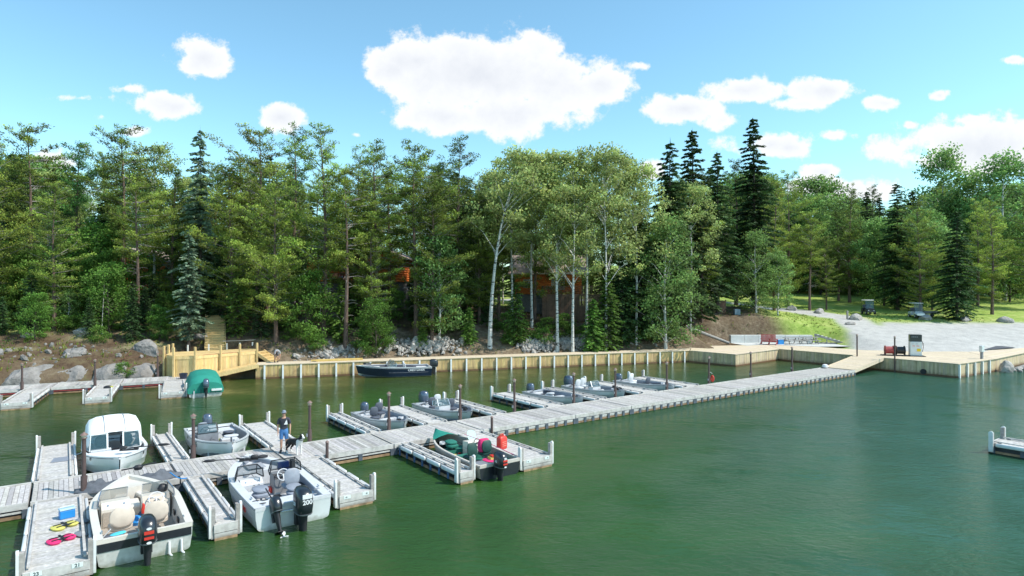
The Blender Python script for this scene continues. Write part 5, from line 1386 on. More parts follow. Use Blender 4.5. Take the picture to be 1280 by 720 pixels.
q = MB(); pts = [(.0+.0,   .10*math.cos(2*math.pi*i/20)*1.0, .86+.20*math.sin(2*math.pi*i/20)) for i in range(21)]; q.tube(pts, .06, M_RED, n=8, caps=False); flatsmooth(q.build('ring', None, t)); q = MB(); q.tube([(0,0,1.22),(-.2,.12,1.35)], .012, M_WHITEF, n=5); q.build('cord', None, t)
q = MB(); q.loft([(0,0,0,.2,.2),(.08,0,0,.27,.27),(.24,0,0,.22,.22),(.30,0,0,.1,.1)], n=16, pw=2); tag(flatsmooth(q.build('mooring_float', M_WHITEF, None, loc=at_uv(54.3,27.3,.5))), 'round white mooring float lying at the far corner of the dock end by the gangway', 'float')
q = MB(); q.loft([(0,0,0,.24,.2),(.42,0,0,.30,.25),(.43,0,0,.27,.22),(.1,0,0,.2,.17)], n=16, pw=3); tag(flatsmooth(q.build('bucket', M_HNAVY, None, loc=W2(9.0,6.8,.452))), 'dark square bucket on the shore dock behind the green covered boat', 'bucket')
q = MB(); q.loft([(0,0,0,.3,.14),(.12,0,0,.26,.12),(.18,0,0,.12,.08)], M_BLK, n=12, pw=2.4); q.box(.12,.3,-.1,.05,.02,.14,M_YEL); tag(q.build('bag', None, None, loc=W2(4.35,4.0,.452), rot=(0,0,R(20))), 'small black and yellow bag on the middle shore finger dock', 'bag')
# mooring lines
rope('mooring_rope', 'blue rope from the cream boat to the narrow finger dock', [U(3.05,24.6,.85),U(3.7,24.85,.5)], M_BLUE, .02)
rope('mooring_rope', 'white rope from the grey two outboard boat to the wide near finger dock', [U(6.9,20.3,.75),U(7.45,20.6,.48)])
rope('mooring_rope', 'white rope from the boat numbered 15 to the wide far finger dock', [U(6.7,32.2,.7),U(7.35,32.0,.47)])
rope('mooring_rope', 'white rope from the cream boat stern to the left finger dock', [U(1.05,19.9,.78),U(.55,20.1,.47)])
rope('mooring_rope', 'white rope from the canvas topped boat to the left far finger dock', [U(1.0,31.6,.75),U(.3,31.2,.47)])
# ------------------------------------------------------------------ trees
def sprays(mb, p, d, L, n, r, m, size, base_t, droop=.15, flat=.35):
    """needle sprays set along a branch starting at p, direction d"""
    dx, dy, dz = d; px, py, pz = p
    hl = math.hypot(dx, dy) or 1; sx, sy = -dy/hl, dx/hl
    for i in range(n):
        s = (.12+.88*(i+r.random())/n); w = .42*L*(1-s*.75)*.75
        o = r.uniform(-1, 1)*w; zz = -droop*s*s*L + r.uniform(-.10,.10)*size*2
        cx = px+dx*s*L+sx*o; cy = py+dy*s*L+sy*o; cz = pz+dz*s*L+zz-abs(o)*.12
        a = r.uniform(-1,1)*1.0 + (o/(w+.01))*.7
        ca, sa = math.cos(a), math.sin(a)
        ex, ey = (dx/hl)*ca+sx*sa, (dy/hl)*ca+sy*sa
        l = size*r.uniform(.7,1.4); wd = size*r.uniform(.26,.46); tl = r.uniform(-.6,.25)
        qx, qy = -ey, ex; tz = r.uniform(-flat, flat)*2
        t = base_t*(.50+.62*s)*r.uniform(.72,1.28)  # crown shade painted into the tint: dark near the trunk, light at tips
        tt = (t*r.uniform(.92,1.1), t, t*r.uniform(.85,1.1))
        a_ = (cx-ex*l*.5-qx*wd*.25, cy-ey*l*.5-qy*wd*.25, cz-tl*l*.5)
        b_ = (cx+qx*wd*.5, cy+qy*wd*.5, cz+tz*wd)
        c_ = (cx+ex*l*.5, cy+ey*l*.5, cz+tl*l*.5)
        d_ = (cx-qx*wd*.5, cy-qy*wd*.5, cz-tz*wd)
        mb.quad(a_, b_, c_, d_, m, tt)
def clump(mb, c, rad, n, r, m, size, base_t, squash=.7, asp=.55):
    cx, cy, cz = c
    for i in range(n):
        x, y, z = r.gauss(0,.5), r.gauss(0,.5), r.gauss(0,.5)
        l2 = math.sqrt(x*x+y*y+z*z) or 1
        if l2 > 1.15: continue
        p = Vector((cx+x*rad, cy+y*rad, cz+z*rad*squash))
        nrm = Vector((r.uniform(-1,1), r.uniform(-1,1), r.uniform(-.2,1.3))).normalized()
        t1 = nrm.cross(Vector((r.uniform(-1,1), r.uniform(-1,1), r.uniform(-1,1)))).normalized(); t2 = nrm.cross(t1)
        l = size*r.uniform(.7,1.35); w = l*asp
        t = base_t*(.66+.46*z+.26*l2)*r.uniform(.72,1.28); tt = (t*r.uniform(.9,1.12), t, t*r.uniform(.8,1.1))  # painted highlight on the clump top, painted shade in its heart
        mb.quad(p-t1*l*.5, p+t2*w*.5, p+t1*l*.5, p-t2*w*.5, m, tt)
def trunk(H, r0, r, wob=.12, lean=(0,0), top=.97, n=9, split=None):
    pts = []; rad = []
    ox = r.uniform(0,9)
    for i in range(n+1):
        f = i/n*top; pts.append((lean[0]*f*f*H+wob*math.sin(f*4+ox)*f, lean[1]*f*f*H+wob*math.cos(f*3.3+ox)*f, -.5 if i == 0 else f*H)); rad.append(max(.012, r0*(1-f)**.85*(1.25 if i == 0 else 1)))
    return pts, rad
def along(pts, f):
    k = f*(len(pts)-1); i = min(len(pts)-2, int(k)); t = k-i
    return Vector(pts[i]).lerp(Vector(pts[i+1]), t)
def spruce(name, seed, H, Rr, m, bark, base=.06, dens=1.0, narrow=1.0, ragged=.25, size=.30):
    r = random.Random(seed); t = bpy.data.objects.new(name, None); COL.objects.link(t)
    pts, rad = trunk(H, .010*H+.05, r, .08); b = MB(); b.tube(pts, rad, n=7, caps=False)
    f = MB(); tw = MB(); z = base*H
    while z < H*.985:
        fr = (z/H-base)/(1-base); rr = Rr*((1-fr)**.66)*(.55+.45*min(1, fr*6))*(1 if fr > .08 else .8)+.10
        nb = 6 if fr < .75 else 4
        o = r.uniform(0,6.3); bt = r.uniform(.75,1.15)
        for k in range(nb):
            if r.random() < ragged*.35: continue
            a = o+k*2*math.pi/nb+r.uniform(-.3,.3); L = rr*r.uniform(1-ragged*1.3, 1.12)*narrow
            c = along(pts, z/H/.97 if z/H < .97 else 1); p = (c.x, c.y, z+r.uniform(-.1,.1))
            up = .30*fr-.16+r.uniform(-.06,.06); d = (math.cos(a), math.sin(a), up)
            n = int((9+26*L/2.2*min(2.2, L+.3))*dens/ (size/.30)**1.1)
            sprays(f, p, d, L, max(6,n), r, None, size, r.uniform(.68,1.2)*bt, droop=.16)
            if L > .9: tw.tube([p, (p[0]+d[0]*L*.85, p[1]+d[1]*L*.85, p[2]+(d[2]-.14)*L*.85)], [.025,.008], n=3, caps=False)
        z += (.30+.22*(1-fr))*H/15*.9
    f.quad((-.04,0,H*.95),(0,.04,H*.97),(.04,0,H*1.01),(0,-.04,H*.97))
    tr = b.build('trunk', bark, t, fixn=False); f.build('crown', m, t, fixn=False); tw.build('branches', M_TWIG, tr, fixn=False)
    return t
def jackpine(name, seed, H, Rr, m, bark, base=.25, nb=62, size=.20, dead=True, top=1.0, flat=.62, crad=.60):
    """irregular open crown: separate boughs, each carrying flattened tufts of needles"""
    r = random.Random(seed); t = bpy.data.objects.new(name, None); COL.objects.link(t)
    pts, rad = trunk(H, .009*H+.06, r, .3); b = MB(); b.tube(pts, rad, n=7, caps=False); f = MB(); tw = MB()
    bias = r.uniform(0, 6.28)
    for i in range(nb):
        fr = (i+r.uniform(.0,1.0))/nb; z = H*(base+(.97-base)*fr)+r.uniform(-.4,.4); c = along(pts, min(1, z/H/.97)); a = r.uniform(0,6.283)
        env = (.55+1.5*min(fr,.30))*(1-fr**3.0*.74) ; lop = 1+.25*math.cos(a-bias)
        L = Rr*env*lop*r.choice((.45,.7,.85,1.0,1.0,1.18)); bt = r.choice((.62,.8,.95,1.05,1.2,1.35))
        rise = r.uniform(-.25,.55)+.30*fr
        s = Vector((c.x, c.y, z)); P = [s]
        for q in range(1,5): u = q/4; P.append(Vector((c.x+math.cos(a+.25*math.sin(u*3+i))*L*u, c.y+math.sin(a+.25*math.sin(u*3+i))*L*u, min(H*1.01, z+rise*L*u+.10*L*u*u))))
        tw.tube(P, [.05*(1-fr*.6),.04*(1-fr*.6),.03,.02,.01], n=3, caps=False)
        k = max(2, int(L/.42))
        for q in range(k):
            u = .28+.72*(q+r.random())/k; p = along(P, min(.999,u)); w = .30*L*(1.15-u)
            sd = Vector((-math.sin(a), math.cos(a), 0))*r.uniform(-w, w)
            cr = crad*r.uniform(.65,1.15)*(1-.30*fr)
            clump(f, p+sd+Vector((0,0,.08)), cr, int(46*(cr/.5)**1.5*(.22/size)**1.3), r, None, size, bt*(.70+.42*u)*r.uniform(.85,1.15), flat, .34)  # tuft tint darkens towards the trunk, standing in for inner crown shade
    tp = along(pts, 1)
    for i in range(5): clump(f, tp+Vector((r.uniform(-.2,.2),r.uniform(-.2,.2),-.15-i*.28)), .30+.07*i, 34, r, None, size*.9, 1.1, .9, .34)
    if dead:
        for i in range(22):
            z = H*r.uniform(.10, base+.30); c = along(pts, z/H); a = r.uniform(0,6.28); L = r.uniform(.6,2.0)
            tw.tube([c, c+Vector((math.cos(a)*L*.6, math.sin(a)*L*.6, r.uniform(-.1,.2))), c+Vector((math.cos(a)*L, math.sin(a)*L, r.uniform(-.5,.3)))], [.03,.018,.008], n=3, caps=False)
    tr = b.build('trunk', bark, t, fixn=False); f.build('crown', m, t, fixn=False); tw.build('branches', M_TWIG, tr, fixn=False)
    return t
def broad(name, seed, H, Rr, m, bark, base=.35, nclump=80, size=.2, lean=(0,0), per=90, crad=.95, stems=1, shape=1.0, limbs=True, r0=None, dens_in=.5):
    r = random.Random(seed); t = bpy.data.objects.new(name, None); COL.objects.link(t); b = MB(); f = MB(); tw = MB()
    pts, rad = trunk(H*.93, (.0075*H+.045) if r0 is None else r0, r, .22, lean); b.tube(pts, rad, n=8, caps=False)
    for i in range(nclump):
        fr = r.random()**.85; z = H*(base+(.98-base)*fr); c = along(pts, min(1, z/(H*.93))); a = r.uniform(0,6.283)
        env = math.sin(math.pi*min(1,(.14+.80*fr)))**.65*shape + (1-shape)*(1-fr)
        L = Rr*env*math.sqrt(r.uniform(.08,1.1)); e = Vector((c.x+math.cos(a)*L, c.y+math.sin(a)*L, z))
        st = along(pts, max(.08, min(.96,(z-L*.9)/(H*.93)))); mid = st.lerp(e,.5)+Vector((0,0,.15*L))
        if i % 4 == 0 and limbs: tw.tube([st, mid, e], [.032*(1-fr*.6)+.01, .018, .006], n=4, caps=False)
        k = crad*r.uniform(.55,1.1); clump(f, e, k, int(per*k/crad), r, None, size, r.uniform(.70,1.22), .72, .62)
    tr = b.build('trunk', bark, t, fixn=False); f.build('crown', m, t, fixn=False)
    if len(tw.f) > 110: tw.build('branches', bark, tr, fixn=False)
    return t
PROTO = {}
def proto(key, fn):
    t = fn(); PROTO[key] = t; PROTO_USED[key] = False; return t
PROTO_USED = {}; PH = {}
def reg(key, H, fn): proto(key, fn); PH[key] = H
reg('spruce_a', 16, lambda: spruce('spruce_tree', 1, 16, 3.3, M_SPR, M_BARKD, .04, 1.25, size=.34))
reg('spruce_b', 18, lambda: spruce('spruce_tree', 2, 18, 3.3, M_SPR, M_BARKD, .08, 1.5, ragged=.32, size=.36))
reg('spruce_c', 14, lambda: spruce('spruce_tree', 3, 14, 3.5, M_SPR, M_BARKD, .03, 1.25, ragged=.28, size=.34))
reg('bluesp', 14, lambda: spruce('blue_spruce_tree', 4, 14, 2.7, M_SPRB, M_BARKD, .14, 1.1, ragged=.5, size=.38))
reg('fir_a', 5, lambda: spruce('young_fir_tree', 5, 5, 1.5, M_FIR, M_BARKD, .03, .8, ragged=.35, size=.22))
reg('fir_b', 7, lambda: spruce('young_fir_tree', 6, 7, 1.8, M_FIR, M_BARKD, .03, .8, ragged=.4, size=.24))
reg('fir_c', 8, lambda: spruce('young_fir_tree', 12, 8, 2.0, M_SPR, M_BARKD, .03, .9, ragged=.4, size=.25))
reg('pine_a', 17, lambda: jackpine('jack_pine_tree', 7, 17, 3.1, M_PIN, M_BARKR, .18, 74))
reg('pine_b', 16, lambda: jackpine('jack_pine_tree', 8, 16, 3.3, M_PIN, M_BARKR, .42, 58))
reg('pine_c', 17, lambda: jackpine('jack_pine_tree', 9, 17, 3.7, M_PIN, M_BARKR, .10, 84, crad=.62))
reg('pine_d', 18, lambda: jackpine('dark_pine_tree', 10, 18, 3.0, M_PIN2, M_BARKR, .12, 84, crad=.6))
reg('wpine', 20, lambda: jackpine('tall_pine_tree', 11, 20, 3.6, mat('bright_pine_needles',(.085,.20,.045),.6,var=.3,scale=.9,objvar=1,trans=.28,spec=.25), M_BARKR, .06, 92, crad=.68))
reg('birch_a', 17, lambda: broad('birch_tree', 21, 17, 2.7, M_BIR, M_BIRB, .42, 84, .20, per=115, r0=.135, crad=.85))
reg('birch_b', 16, lambda: broad('birch_tree', 22, 16, 2.9, M_BIR, M_BIRB, .38, 90, .20, per=115, r0=.125, crad=.85))
reg('birch_l', 15.5, lambda: broad('birch_tree', 23, 15.5, 2.9, M_BIR, M_BIRB, .50, 90, .20, lean=(.17,0), per=110, crad=.85, r0=.17))
reg('pop_a', 9, lambda: broad('poplar_tree', 24, 9, 2.3, M_POP, M_BIRB, .14, 85, .20, shape=.7, per=95, crad=.85))
reg('pop_b', 11, lambda: broad('poplar_tree', 25, 11, 2.9, M_POP, M_BIRB, .08, 125, .20, shape=.65, per=100, crad=.95))
reg('map_a', 8, lambda: broad('leafy_tree', 26, 8, 2.8, M_MAP, M_BARKD, .06, 100, .22, shape=.9, crad=.95))
reg('map_b', 14, lambda: broad('leafy_tree', 27, 14, 4.8, M_POP, M_BARKD, .06, 190, .27, shape=.95, crad=1.35, per=110))
reg('thin', 8, lambda: broad('slender_sapling', 28, 8, 1.2, M_POP, M_BIRB, .35, 26, .16, per=45, crad=.6, r0=.055, limbs=False))
reg('shrub', 2.2, lambda: broad('shrub', 29, 2.2, 1.1, M_MAP, M_BARKD, .08, 30, .15, per=70, crad=.5, r0=.04, limbs=False))
NTREE = 0
def tree(key, x, y, h, label, group=None, rz=None, wide=1.0, lean=0.0, name=None, sink=0.0):
    global NTREE; NTREE += 1
    o = PROTO[key]
    if PROTO_USED[key]: o = copy_tree(o)
    PROTO_USED[key] = True
    s = h/PH[key]; o.scale = (s*wide*rnd.uniform(.95,1.05), s*wide*rnd.uniform(.95,1.05), s); o.location = (x, y, ground(x, y, False)-.1-sink)
    o.rotation_euler = (0, lean, rnd.uniform(0, 6.28) if rz is None else rz)
    tag(o, label, 'shrub' if key == 'shrub' else 'tree', group); return o
F = 765.0
def TP(key, px, top, Y, label, group=None, **k):
    """tree standing Y metres out; px and top are where its tip is seen from the quay drone's height"""
    x = (px-640)/F*Y; zt = 7.25+(364-top)*Y/F; h = zt-ground(x, Y, False)
    return tree(key, x, Y, h, label, group, **k)
# front and skyline trees, left to right
SK = [('pine_c',-15,175,57,'dark pine cut by the left photo edge'),('pine_b',36,152,60,'flat topped jack pine against the sky at far left'),('pine_d',5,205,66,'dense dark pine behind the flat topped jack pine'),
 ('wpine',97,172,63,'upright bright green pine second from the left on the skyline'),('pine_a',68,225,54,'yellow green jack pine leaning over the left bank'),('pine_b',152,154,61,'sparse jack pine with bare twigs left of the pale poplar'),
 ('birch_a',192,172,64,'pale leaved tall poplar behind the left cabin'),('bluesp',250,156,61,'narrow blue spruce with a pointed tip above the left cabin'),('pine_c',216,205,62,'jack pine between the pale poplar and the narrow spruce'),
 ('pine_b',172,215,57,'light green jack pine in front of the left cabin'),('pine_b',322,155,60,'tall jack pine right of the narrow blue spruce'),('pine_c',290,205,59,'broad jack pine filling the gap right of the narrow spruce'),
 ('pine_d',366,156,63,'dark pine with a dense rounded tip left of the middle cabin'),('pine_a',405,152,58,'open crowned jack pine standing above the middle cabin'),('pine_c',345,215,56,'jack pine with low green boughs left of the middle cabin'),
 ('pine_b',432,205,57,'yellow green jack pine in front of the middle cabin'),('pine_b',470,176,60,'sparse jack pine with grey twigs right above the middle cabin'),('pine_b',520,176,60,'conical jack pine on the skyline left of the dark pine pair'),
 ('pine_d',574,170,64,'dark pointed pine on the skyline left of the birches'),('pine_d',545,205,68,'lower dark pine beside the dark pointed pine'),('pine_c',540,235,59,'bushy jack pine with brownish boughs behind the light green poplar'),
 ('pine_c',600,245,66,'shaded pine behind the leaning birch'),('spruce_c',800,262,66,'shaded spruce to the right of the birches'),
 ('spruce_a',838,172,69,'broad dark spruce at the left of the three tall spruces'),('spruce_b',866,160,73,'tall dark spruce just right of the broad spruce'),('spruce_b',897,188,77,'spruce with ragged tip between the tall spruces'),
 ('spruce_b',942,145,81,'tallest spruce of the photo with a ragged dark tip'),('pine_d',920,200,84,'dark pine behind the tallest spruce'),('pine_c',968,222,86,'olive jack pine right of the tallest spruce'),('pine_d',880,215,80,'dark narrow conifer left of the tallest spruce'),
 ('pine_b',1012,262,87,'slim pine on the lawn with a leaning reddish trunk'),('pine_c',1062,232,97,'tall dark jack pine at the back of the lawn'),('map_b',1020,222,120,'rounded leafy tree on the far skyline left of the lawn'),
 ('spruce_a',1122,226,88,'dark spruce standing beside the first golf cart'),('spruce_c',1196,262,79,'broad spruce on the lawn behind the pale boulder'),('pop_b',1176,186,112,'tall bright green pine on the right skyline'),
 ('map_b',1150,262,98,'bright grey green leafy tree between the two lawn spruces'),('pop_b',1256,190,100,'tall light green pine near the right edge skyline'),('pine_a',1240,250,83,'jack pine with a thick dark trunk at the right of the lawn'),
 ('pop_b',1215,212,106,'light green pine between the two tall right pines'),('pine_c',1290,235,88,'pine with grey dead branches cut by the right photo edge'),('wpine',1285,205,112,'light pine at the right photo edge, highest behind'),
 ('pine_d',1090,232,112,'pine with dense top at the centre of the right skyline'),('spruce_b',1100,245,104,'pair member dark spruce left of the bright skyline pine'),('spruce_b',1084,238,108,'dark pointed spruce on the skyline left of the lawn spruce'),
 ('spruce_a',1140,236,105,'dark rounded spruce just left of the tall bright skyline pine'),('pine_c',985,215,92,'pine with rounded top left of the far rounded leafy tree'),('pine_a',1033,300,88,'small leaning pine beside the slim pine on the lawn'),
 ('map_b',1165,275,88,'green leafy tree hanging over the second golf cart')]
_w = {'narrow blue spruce with a pointed tip above the left cabin': .72}
for s_ in SK+[('pine_c',1150,246,84.5,'jack pine with a thick trunk just behind the shaded golf cart'),('map_b',1105,272,93,'green leafy tree on the lawn behind the first golf cart'),('pine_d',1048,262,99,'dark pine at the back of the lawn, left of the first golf cart'),('pine_c',1222,250,92,'olive pine between the broad lawn spruce and the thick trunked pine'),('map_b',1262,270,98,'leafy tree in the right forest edge below the light pine'),('pine_c',450,188,66,'jack pine filling the skyline above the middle cabin'),('pine_a',486,200,67,'jack pine behind the middle cabin deck on the skyline'),('pine_a',465,250,58.5,'small jack pine partly hiding the middle cabin'),('pine_a',668,212,69,'jack pine rising behind the first birches'),('pine_c',700,225,72,'dense pine just right of the cabin behind the birches'),('pine_b',606,225,70,'jack pine left of the cabin behind the birches'),('pine_c',268,212,66,'jack pine behind the narrow blue spruce')]: TP(s_[0], s_[1], s_[2], s_[3], s_[4], wide=_w.get(s_[4], 1.0))
# birches (trunk base px, depth, top)
for key, px, top, Y, ln, lb in (('birch_l',612,182,60.5,.0,'birch with a thick white trunk leaning to the right'),('birch_a',697,182,61.5,0,'straight white birch, left one of the pair above the rock bank'),('birch_b',716,186,61.0,0,'straight white birch, right one of the pair above the rock bank'),
     ('birch_a',733,195,64,.03,'thin white birch behind the straight pair'),('birch_b',757,180,62.5,.02,'forked white birch right of the straight pair'),('birch_b',665,190,65,0,'birch with pale crown behind the leaning birch'),('birch_a',775,188,66,0,'birch behind the forked birch'),('birch_b',795,200,65,0,'rightmost birch, its crown falling towards the dark spruces'),('birch_a',640,184,66,0,'birch crown above the leaning birch')):
    TP(key, px, top, Y, lb, 'birches above the long wall' if False else None, rz=0 if key == 'birch_l' else None)
# lower and front trees
for key, px, top, Y, lb in (('bluesp',236,288,54.6,'pale blue spruce with drooping boughs left of the timber stairs'),('thin',128,335,54.5,'slender white stemmed sapling on the left bank'),('fir_b',95,375,55,'bright yellow green young fir on the left bank'),
   ('fir_c',132,355,57,'dark young fir behind the slender sapling'),('fir_c',165,350,56,'shaded fir between the slender sapling and the blue spruce'),('map_a',125,278,61,'dark green leafy tree in front of the left cabin'),('fir_b',14,385,53,'light green young fir at the left photo edge'),
   ('fir_c',30,330,60,'dark young fir beneath the flat topped pine'),('fir_b',297,330,57.5,'green fir right beside the timber stairs'),('fir_c',326,350,56.5,'dense young fir above the bending man'),('map_a',383,338,56.5,'light leafy tree above the start of the long wall'),('fir_b',425,352,57.5,'young fir under the middle cabin deck'),
   ('pop_a',549,288,59.5,'light green poplar with a thin white stem in the centre'),('fir_a',586,382,60.3,'small bright fir left of the leaning birch'),('fir_b',645,352,61.5,'young fir right of the leaning birch foot'),('fir_c',604,330,66,'shaded fir behind the leaning birch'),
   ('fir_a',528,400,58.6,'small shaded fir left of the thin poplar stem'),('fir_b',760,340,62.5,'dark green fir at the foot of the forked birch'),('fir_c',778,318,64.5,'fir to the right of the birches'),('fir_a',742,372,61.8,'low bushy fir in front of the forked birch'),
   ('pop_b',832,268,64.5,'large light green poplar right of the birches'),('pop_b',945,288,77,'bushy light poplar on the brown bank above the block wall'),('pop_a',972,310,78,'smaller light poplar on the brown bank, right of the bushy one'),('fir_b',352,330,59,'slender green fir left of the middle cabin'),
   ('fir_b',436,352,62,'dark fir left of the middle cabin deck'),('thin',400,300,62,'thin birch stem in front of the middle cabin'),('fir_c',524,338,64,'shaded fir right of the middle cabin'),('map_a',470,372,56.4,'low shrubby tree above the lumber stack'),('fir_c',815,330,67,'dark fir behind the large light poplar'),
   ('fir_a',70,380,58,'small fir between the left pines'),('fir_b',205,365,58,'shaded fir left of the blue spruce'),('fir_c',276,300,60,'dark fir between the stairs and the skyline pines')):
    TP(key, px, top, Y, lb)
TP('map_a',240,318,63,'dark leafy tree behind the blue spruce')
# forest behind: fill
PROF = [(-60,170),(0,165),(60,190),(100,190),(150,180),(200,190),(245,190),(300,190),(360,180),(400,175),(440,195),(480,192),(520,190),(580,195),(640,195),(700,188),(790,200),(815,262),(835,205),(870,195),(900,205),(945,205),(975,230),(1010,235),(1060,232),(1100,245),(1140,248),(1180,215),(1210,230),(1260,215),(1340,220)]
CAB = [(-46,76,9),(-18.5,75,8),(4.8,74.5,6)]
def blocked(x, y):
    for cx, cy, rr in CAB:
        if abs(x-cx) < rr and cy-9 < y < cy+9: return True
    if segd(x, y, ROAD) < 4: return True
    return False
r2 = random.Random(5); placed = []
BG = {'pine_a':'yellow green jack pine among the dense forest behind the shore','pine_b':'yellow green jack pine among the dense forest behind the shore','pine_c':'yellow green jack pine among the dense forest behind the shore','pine_d':'dark pine among the dense forest behind the shore',
      'spruce_a':'dark spruce among the dense forest behind the shore','spruce_b':'dark spruce among the dense forest behind the shore','spruce_c':'dark spruce among the dense forest behind the shore','birch_b':'pale leafy tree among the dense forest behind the shore','map_b':'broad leafy tree among the dense forest behind the shore'}
def fill(n, x0, x1, y0, y1, keys, hmin, hmax, mind, dtop=(8,70), grp='forest trees behind the shore', lbs=BG):
    c = 0; tries = 0
    while c < n and tries < n*40:
        tries += 1; x, y = r2.uniform(x0, x1), r2.uniform(y0, y1)
        if blocked(x, y) or sdist(x, y) < 7 or any((x-a)**2+(y-b)**2 < mind*mind for a, b in placed): continue
        px = 640+x/y*F
        if px < -80 or px > 1370: continue
        if y < 77 and (455 < px < 505 or 630 < px < 700): continue
        top = interp(px, PROF)+r2.uniform(*dtop); h = 7.25+(364-top)*y/F-ground(x, y, False)
        h = min(h, hmax)
        if h < hmin: continue
        k = r2.choice(keys); placed.append((x, y)); tree(k, x, y, h, lbs[k], grp+', '+lbs[k].split(' among')[0].split(' in the')[0]); c += 1
fill(64, -70, 24, 64, 84, ['pine_a','pine_b','pine_c','pine_d','spruce_a','spruce_b','birch_b'], 9, 22, 2.3)
fill(56, -100, 32, 86, 118, ['pine_c','pine_d','spruce_a','spruce_b','pine_a','map_b'], 10, 28, 3.2, (5,45))
RG = {k: v.replace('among the dense forest behind the shore','in the forest edge behind the lawn') for k, v in BG.items()}
fill(84, 34, 155, 104, 146, ['pine_c','pine_d','spruce_a','spruce_c','map_b','map_b','map_b'], 11, 38, 4.2, (6,60), 'forest edge behind the lawn', RG)
# shrub layer and saplings beneath the big trees
UN = {'fir_a':'young fir in the shaded understorey of the wooded bank','fir_b':'young fir in the shaded understorey of the wooded bank','fir_c':'young fir in the shaded understorey of the wooded bank','map_a':'small leafy tree in the understorey of the wooded bank','pop_a':'small leafy tree in the understorey of the wooded bank'}
def under(n, x0, x1, dmin, dmax, keys, h0, h1, mind):
    c = 0; tries = 0
    while c < n and tries < n*60:
        tries += 1; x = r2.uniform(x0, x1); y = r2.uniform(46, 80); d = sdist(x, y)
        if d < dmin or d > dmax or blocked(x, y) or (-29 < x < -21.5 and y < 64) or (17 < x < 40 and y < 77) or (-24 < x < 19 and d < 7 and r2.random() < .5): continue
        if any((x-a)**2+(y-b)**2 < mind*mind for a, b in placed): continue
        px = 640+x/y*F
        if y < 76 and h1 > 6.6 and (462 < px < 505 or 655 < px < 700): continue
        k = r2.choice(keys); placed.append((x, y)); tree(k, x, y, r2.uniform(h0, h1), UN[k], 'understorey trees, '+('firs' if 'fir' in k else 'leafy ones')); c += 1
under(30, -60, 28, 6.0, 13, ['fir_b','fir_c','map_a','pop_a','fir_c'], 3.0, 6.5, 1.3)
under(34, -66, 26, 12, 24, ['fir_c','fir_b','map_a'], 4.5, 8.5, 1.6)
# undergrowth and shrubs
def undergrowth():
    r = random.Random(77); mb = MB()
    for i in range(900):
        x = r.uniform(-62, 30); y = r.uniform(46, 88); d = sdist(x, y)
        if d < 3.0 or blocked(x, y) or (x > 19 and y < 73) or (-30 < x < -21 and y < 63): continue
        if r.random() > .35+.6*noise.noise(Vector((x*.15, y*.15, 2)))+.25: continue
        z = ground(x, y); h = r.uniform(.25,.8)
        clump(mb, (x, y, z+h*.4), h*.9, 46, r, None, .13, r.uniform(.6,1.3), .6, .6)
    o = mb.build('undergrowth', M_UND, fixn=False); tag(o, 'low leafy undergrowth on the wooded bank', 'undergrowth', kind='stuff')
undergrowth()
def grass():
    r = random.Random(78); mb = MB()
    for i in range(15000):
        x = r.uniform(-62, 62); y = r.uniform(46, 84); d = sdist(x, y)
        if d < 1.5: continue
        if x > -24 and d < 2.4: continue
        g = ground_col(x, y); 
        if g[1] > .3 or (17.5 < x < 40 and y < 72.6 and not (18.8<x<26 and 67.3<y<70.5)): continue
        if x > 39 and y < 66.5: continue
        if x > -22 and x < 30 and r.random() > .22: continue
        z = ground(x, y); h = r.uniform(.10,.30)*(1 if x < 30 else .6); k = r.uniform(.7,1.6); tt = (k*r.uniform(.9,1.7), k*1.1, k*.8)
        for q in range(3):
            a = r.uniform(0,6.28); dx, dy = math.cos(a)*.05, math.sin(a)*.05; ox, oy = r.uniform(-.12,.12), r.uniform(-.12,.12); lx, ly = r.uniform(-.12,.12), r.uniform(-.12,.12)
            mb.poly([(x+ox-dx,y+oy-dy,z-.02),(x+ox+dx,y+oy+dy,z-.02),(x+ox+lx,y+oy+ly,z+h)], None, tt)
    o = mb.build('grass_tufts', M_GRAS, fixn=False); tag(o, 'dry grass tufts on the banks and lawn edge', 'grass', kind='stuff')
grass()
for i,(x,y,h,lb) in enumerate(((-43.5,50.6,1.6,'bright green low shrub at the left photo edge above the rocks'),(-30.9,48.9,1.3,'small light green bush growing from the shore rocks by the middle pile'),(-12.6,57.6,2.2,'pale leaved shrub above the lumber stack'),(-18.7,56.3,1.7,'twiggy shrub on the bank right of the bending man'),
    (15.5,66.5,1.6,'low shrub on the bank left of the grass by the block wall'),(-47.5,51.5,2.0,'green shrub under the pines at the far left'),(10.4,65.2,1.5,'green shrub right of the pale rock pile'))): tree('shrub', x, y, h, lb)
r3 = random.Random(91)
SB = 'leafy shrubs along the bank behind the long wall'
for i in range(34):
    f_ = r3.random(); x = -21+39*f_; y = 51.0+12.2*f_+r3.uniform(3.0, 6.5)/.955
    if -11.5 < x < -6 and r3.random() < .7: continue
    tree('shrub', x, y, r3.uniform(.8, 2.0), 'low leafy shrub on the bank between the long wall and the trees', SB, wide=r3.uniform(.9,1.5))
for i in range(16):
    x = r3.uniform(-50,-31); y = 47+(x+50)*.10+r3.uniform(3.0, 8.5)
    tree('shrub', x, y, r3.uniform(.6, 1.6), 'low shrub on the brown bank above the rocky left shore', 'shrubs on the left bank', wide=r3.uniform(.9,1.5))
# dead wood
q = MB(); q.tube([(-32.8,50.0,1.3),(-31.9,50.3,1.7),(-31.2,50.5,2.6)], [.05,.04,.02], n=5); q.tube([(-33.4,49.9,.9),(-31.9,50.3,1.7),(-30.6,50.6,1.9)], [.03,.03,.01], n=5); tag(q.build('dead_branch', mat('red_brown_wood',(.22,.09,.06),.8)), 'reddish dead branches caught between the shore rocks by the middle pile', 'branch')

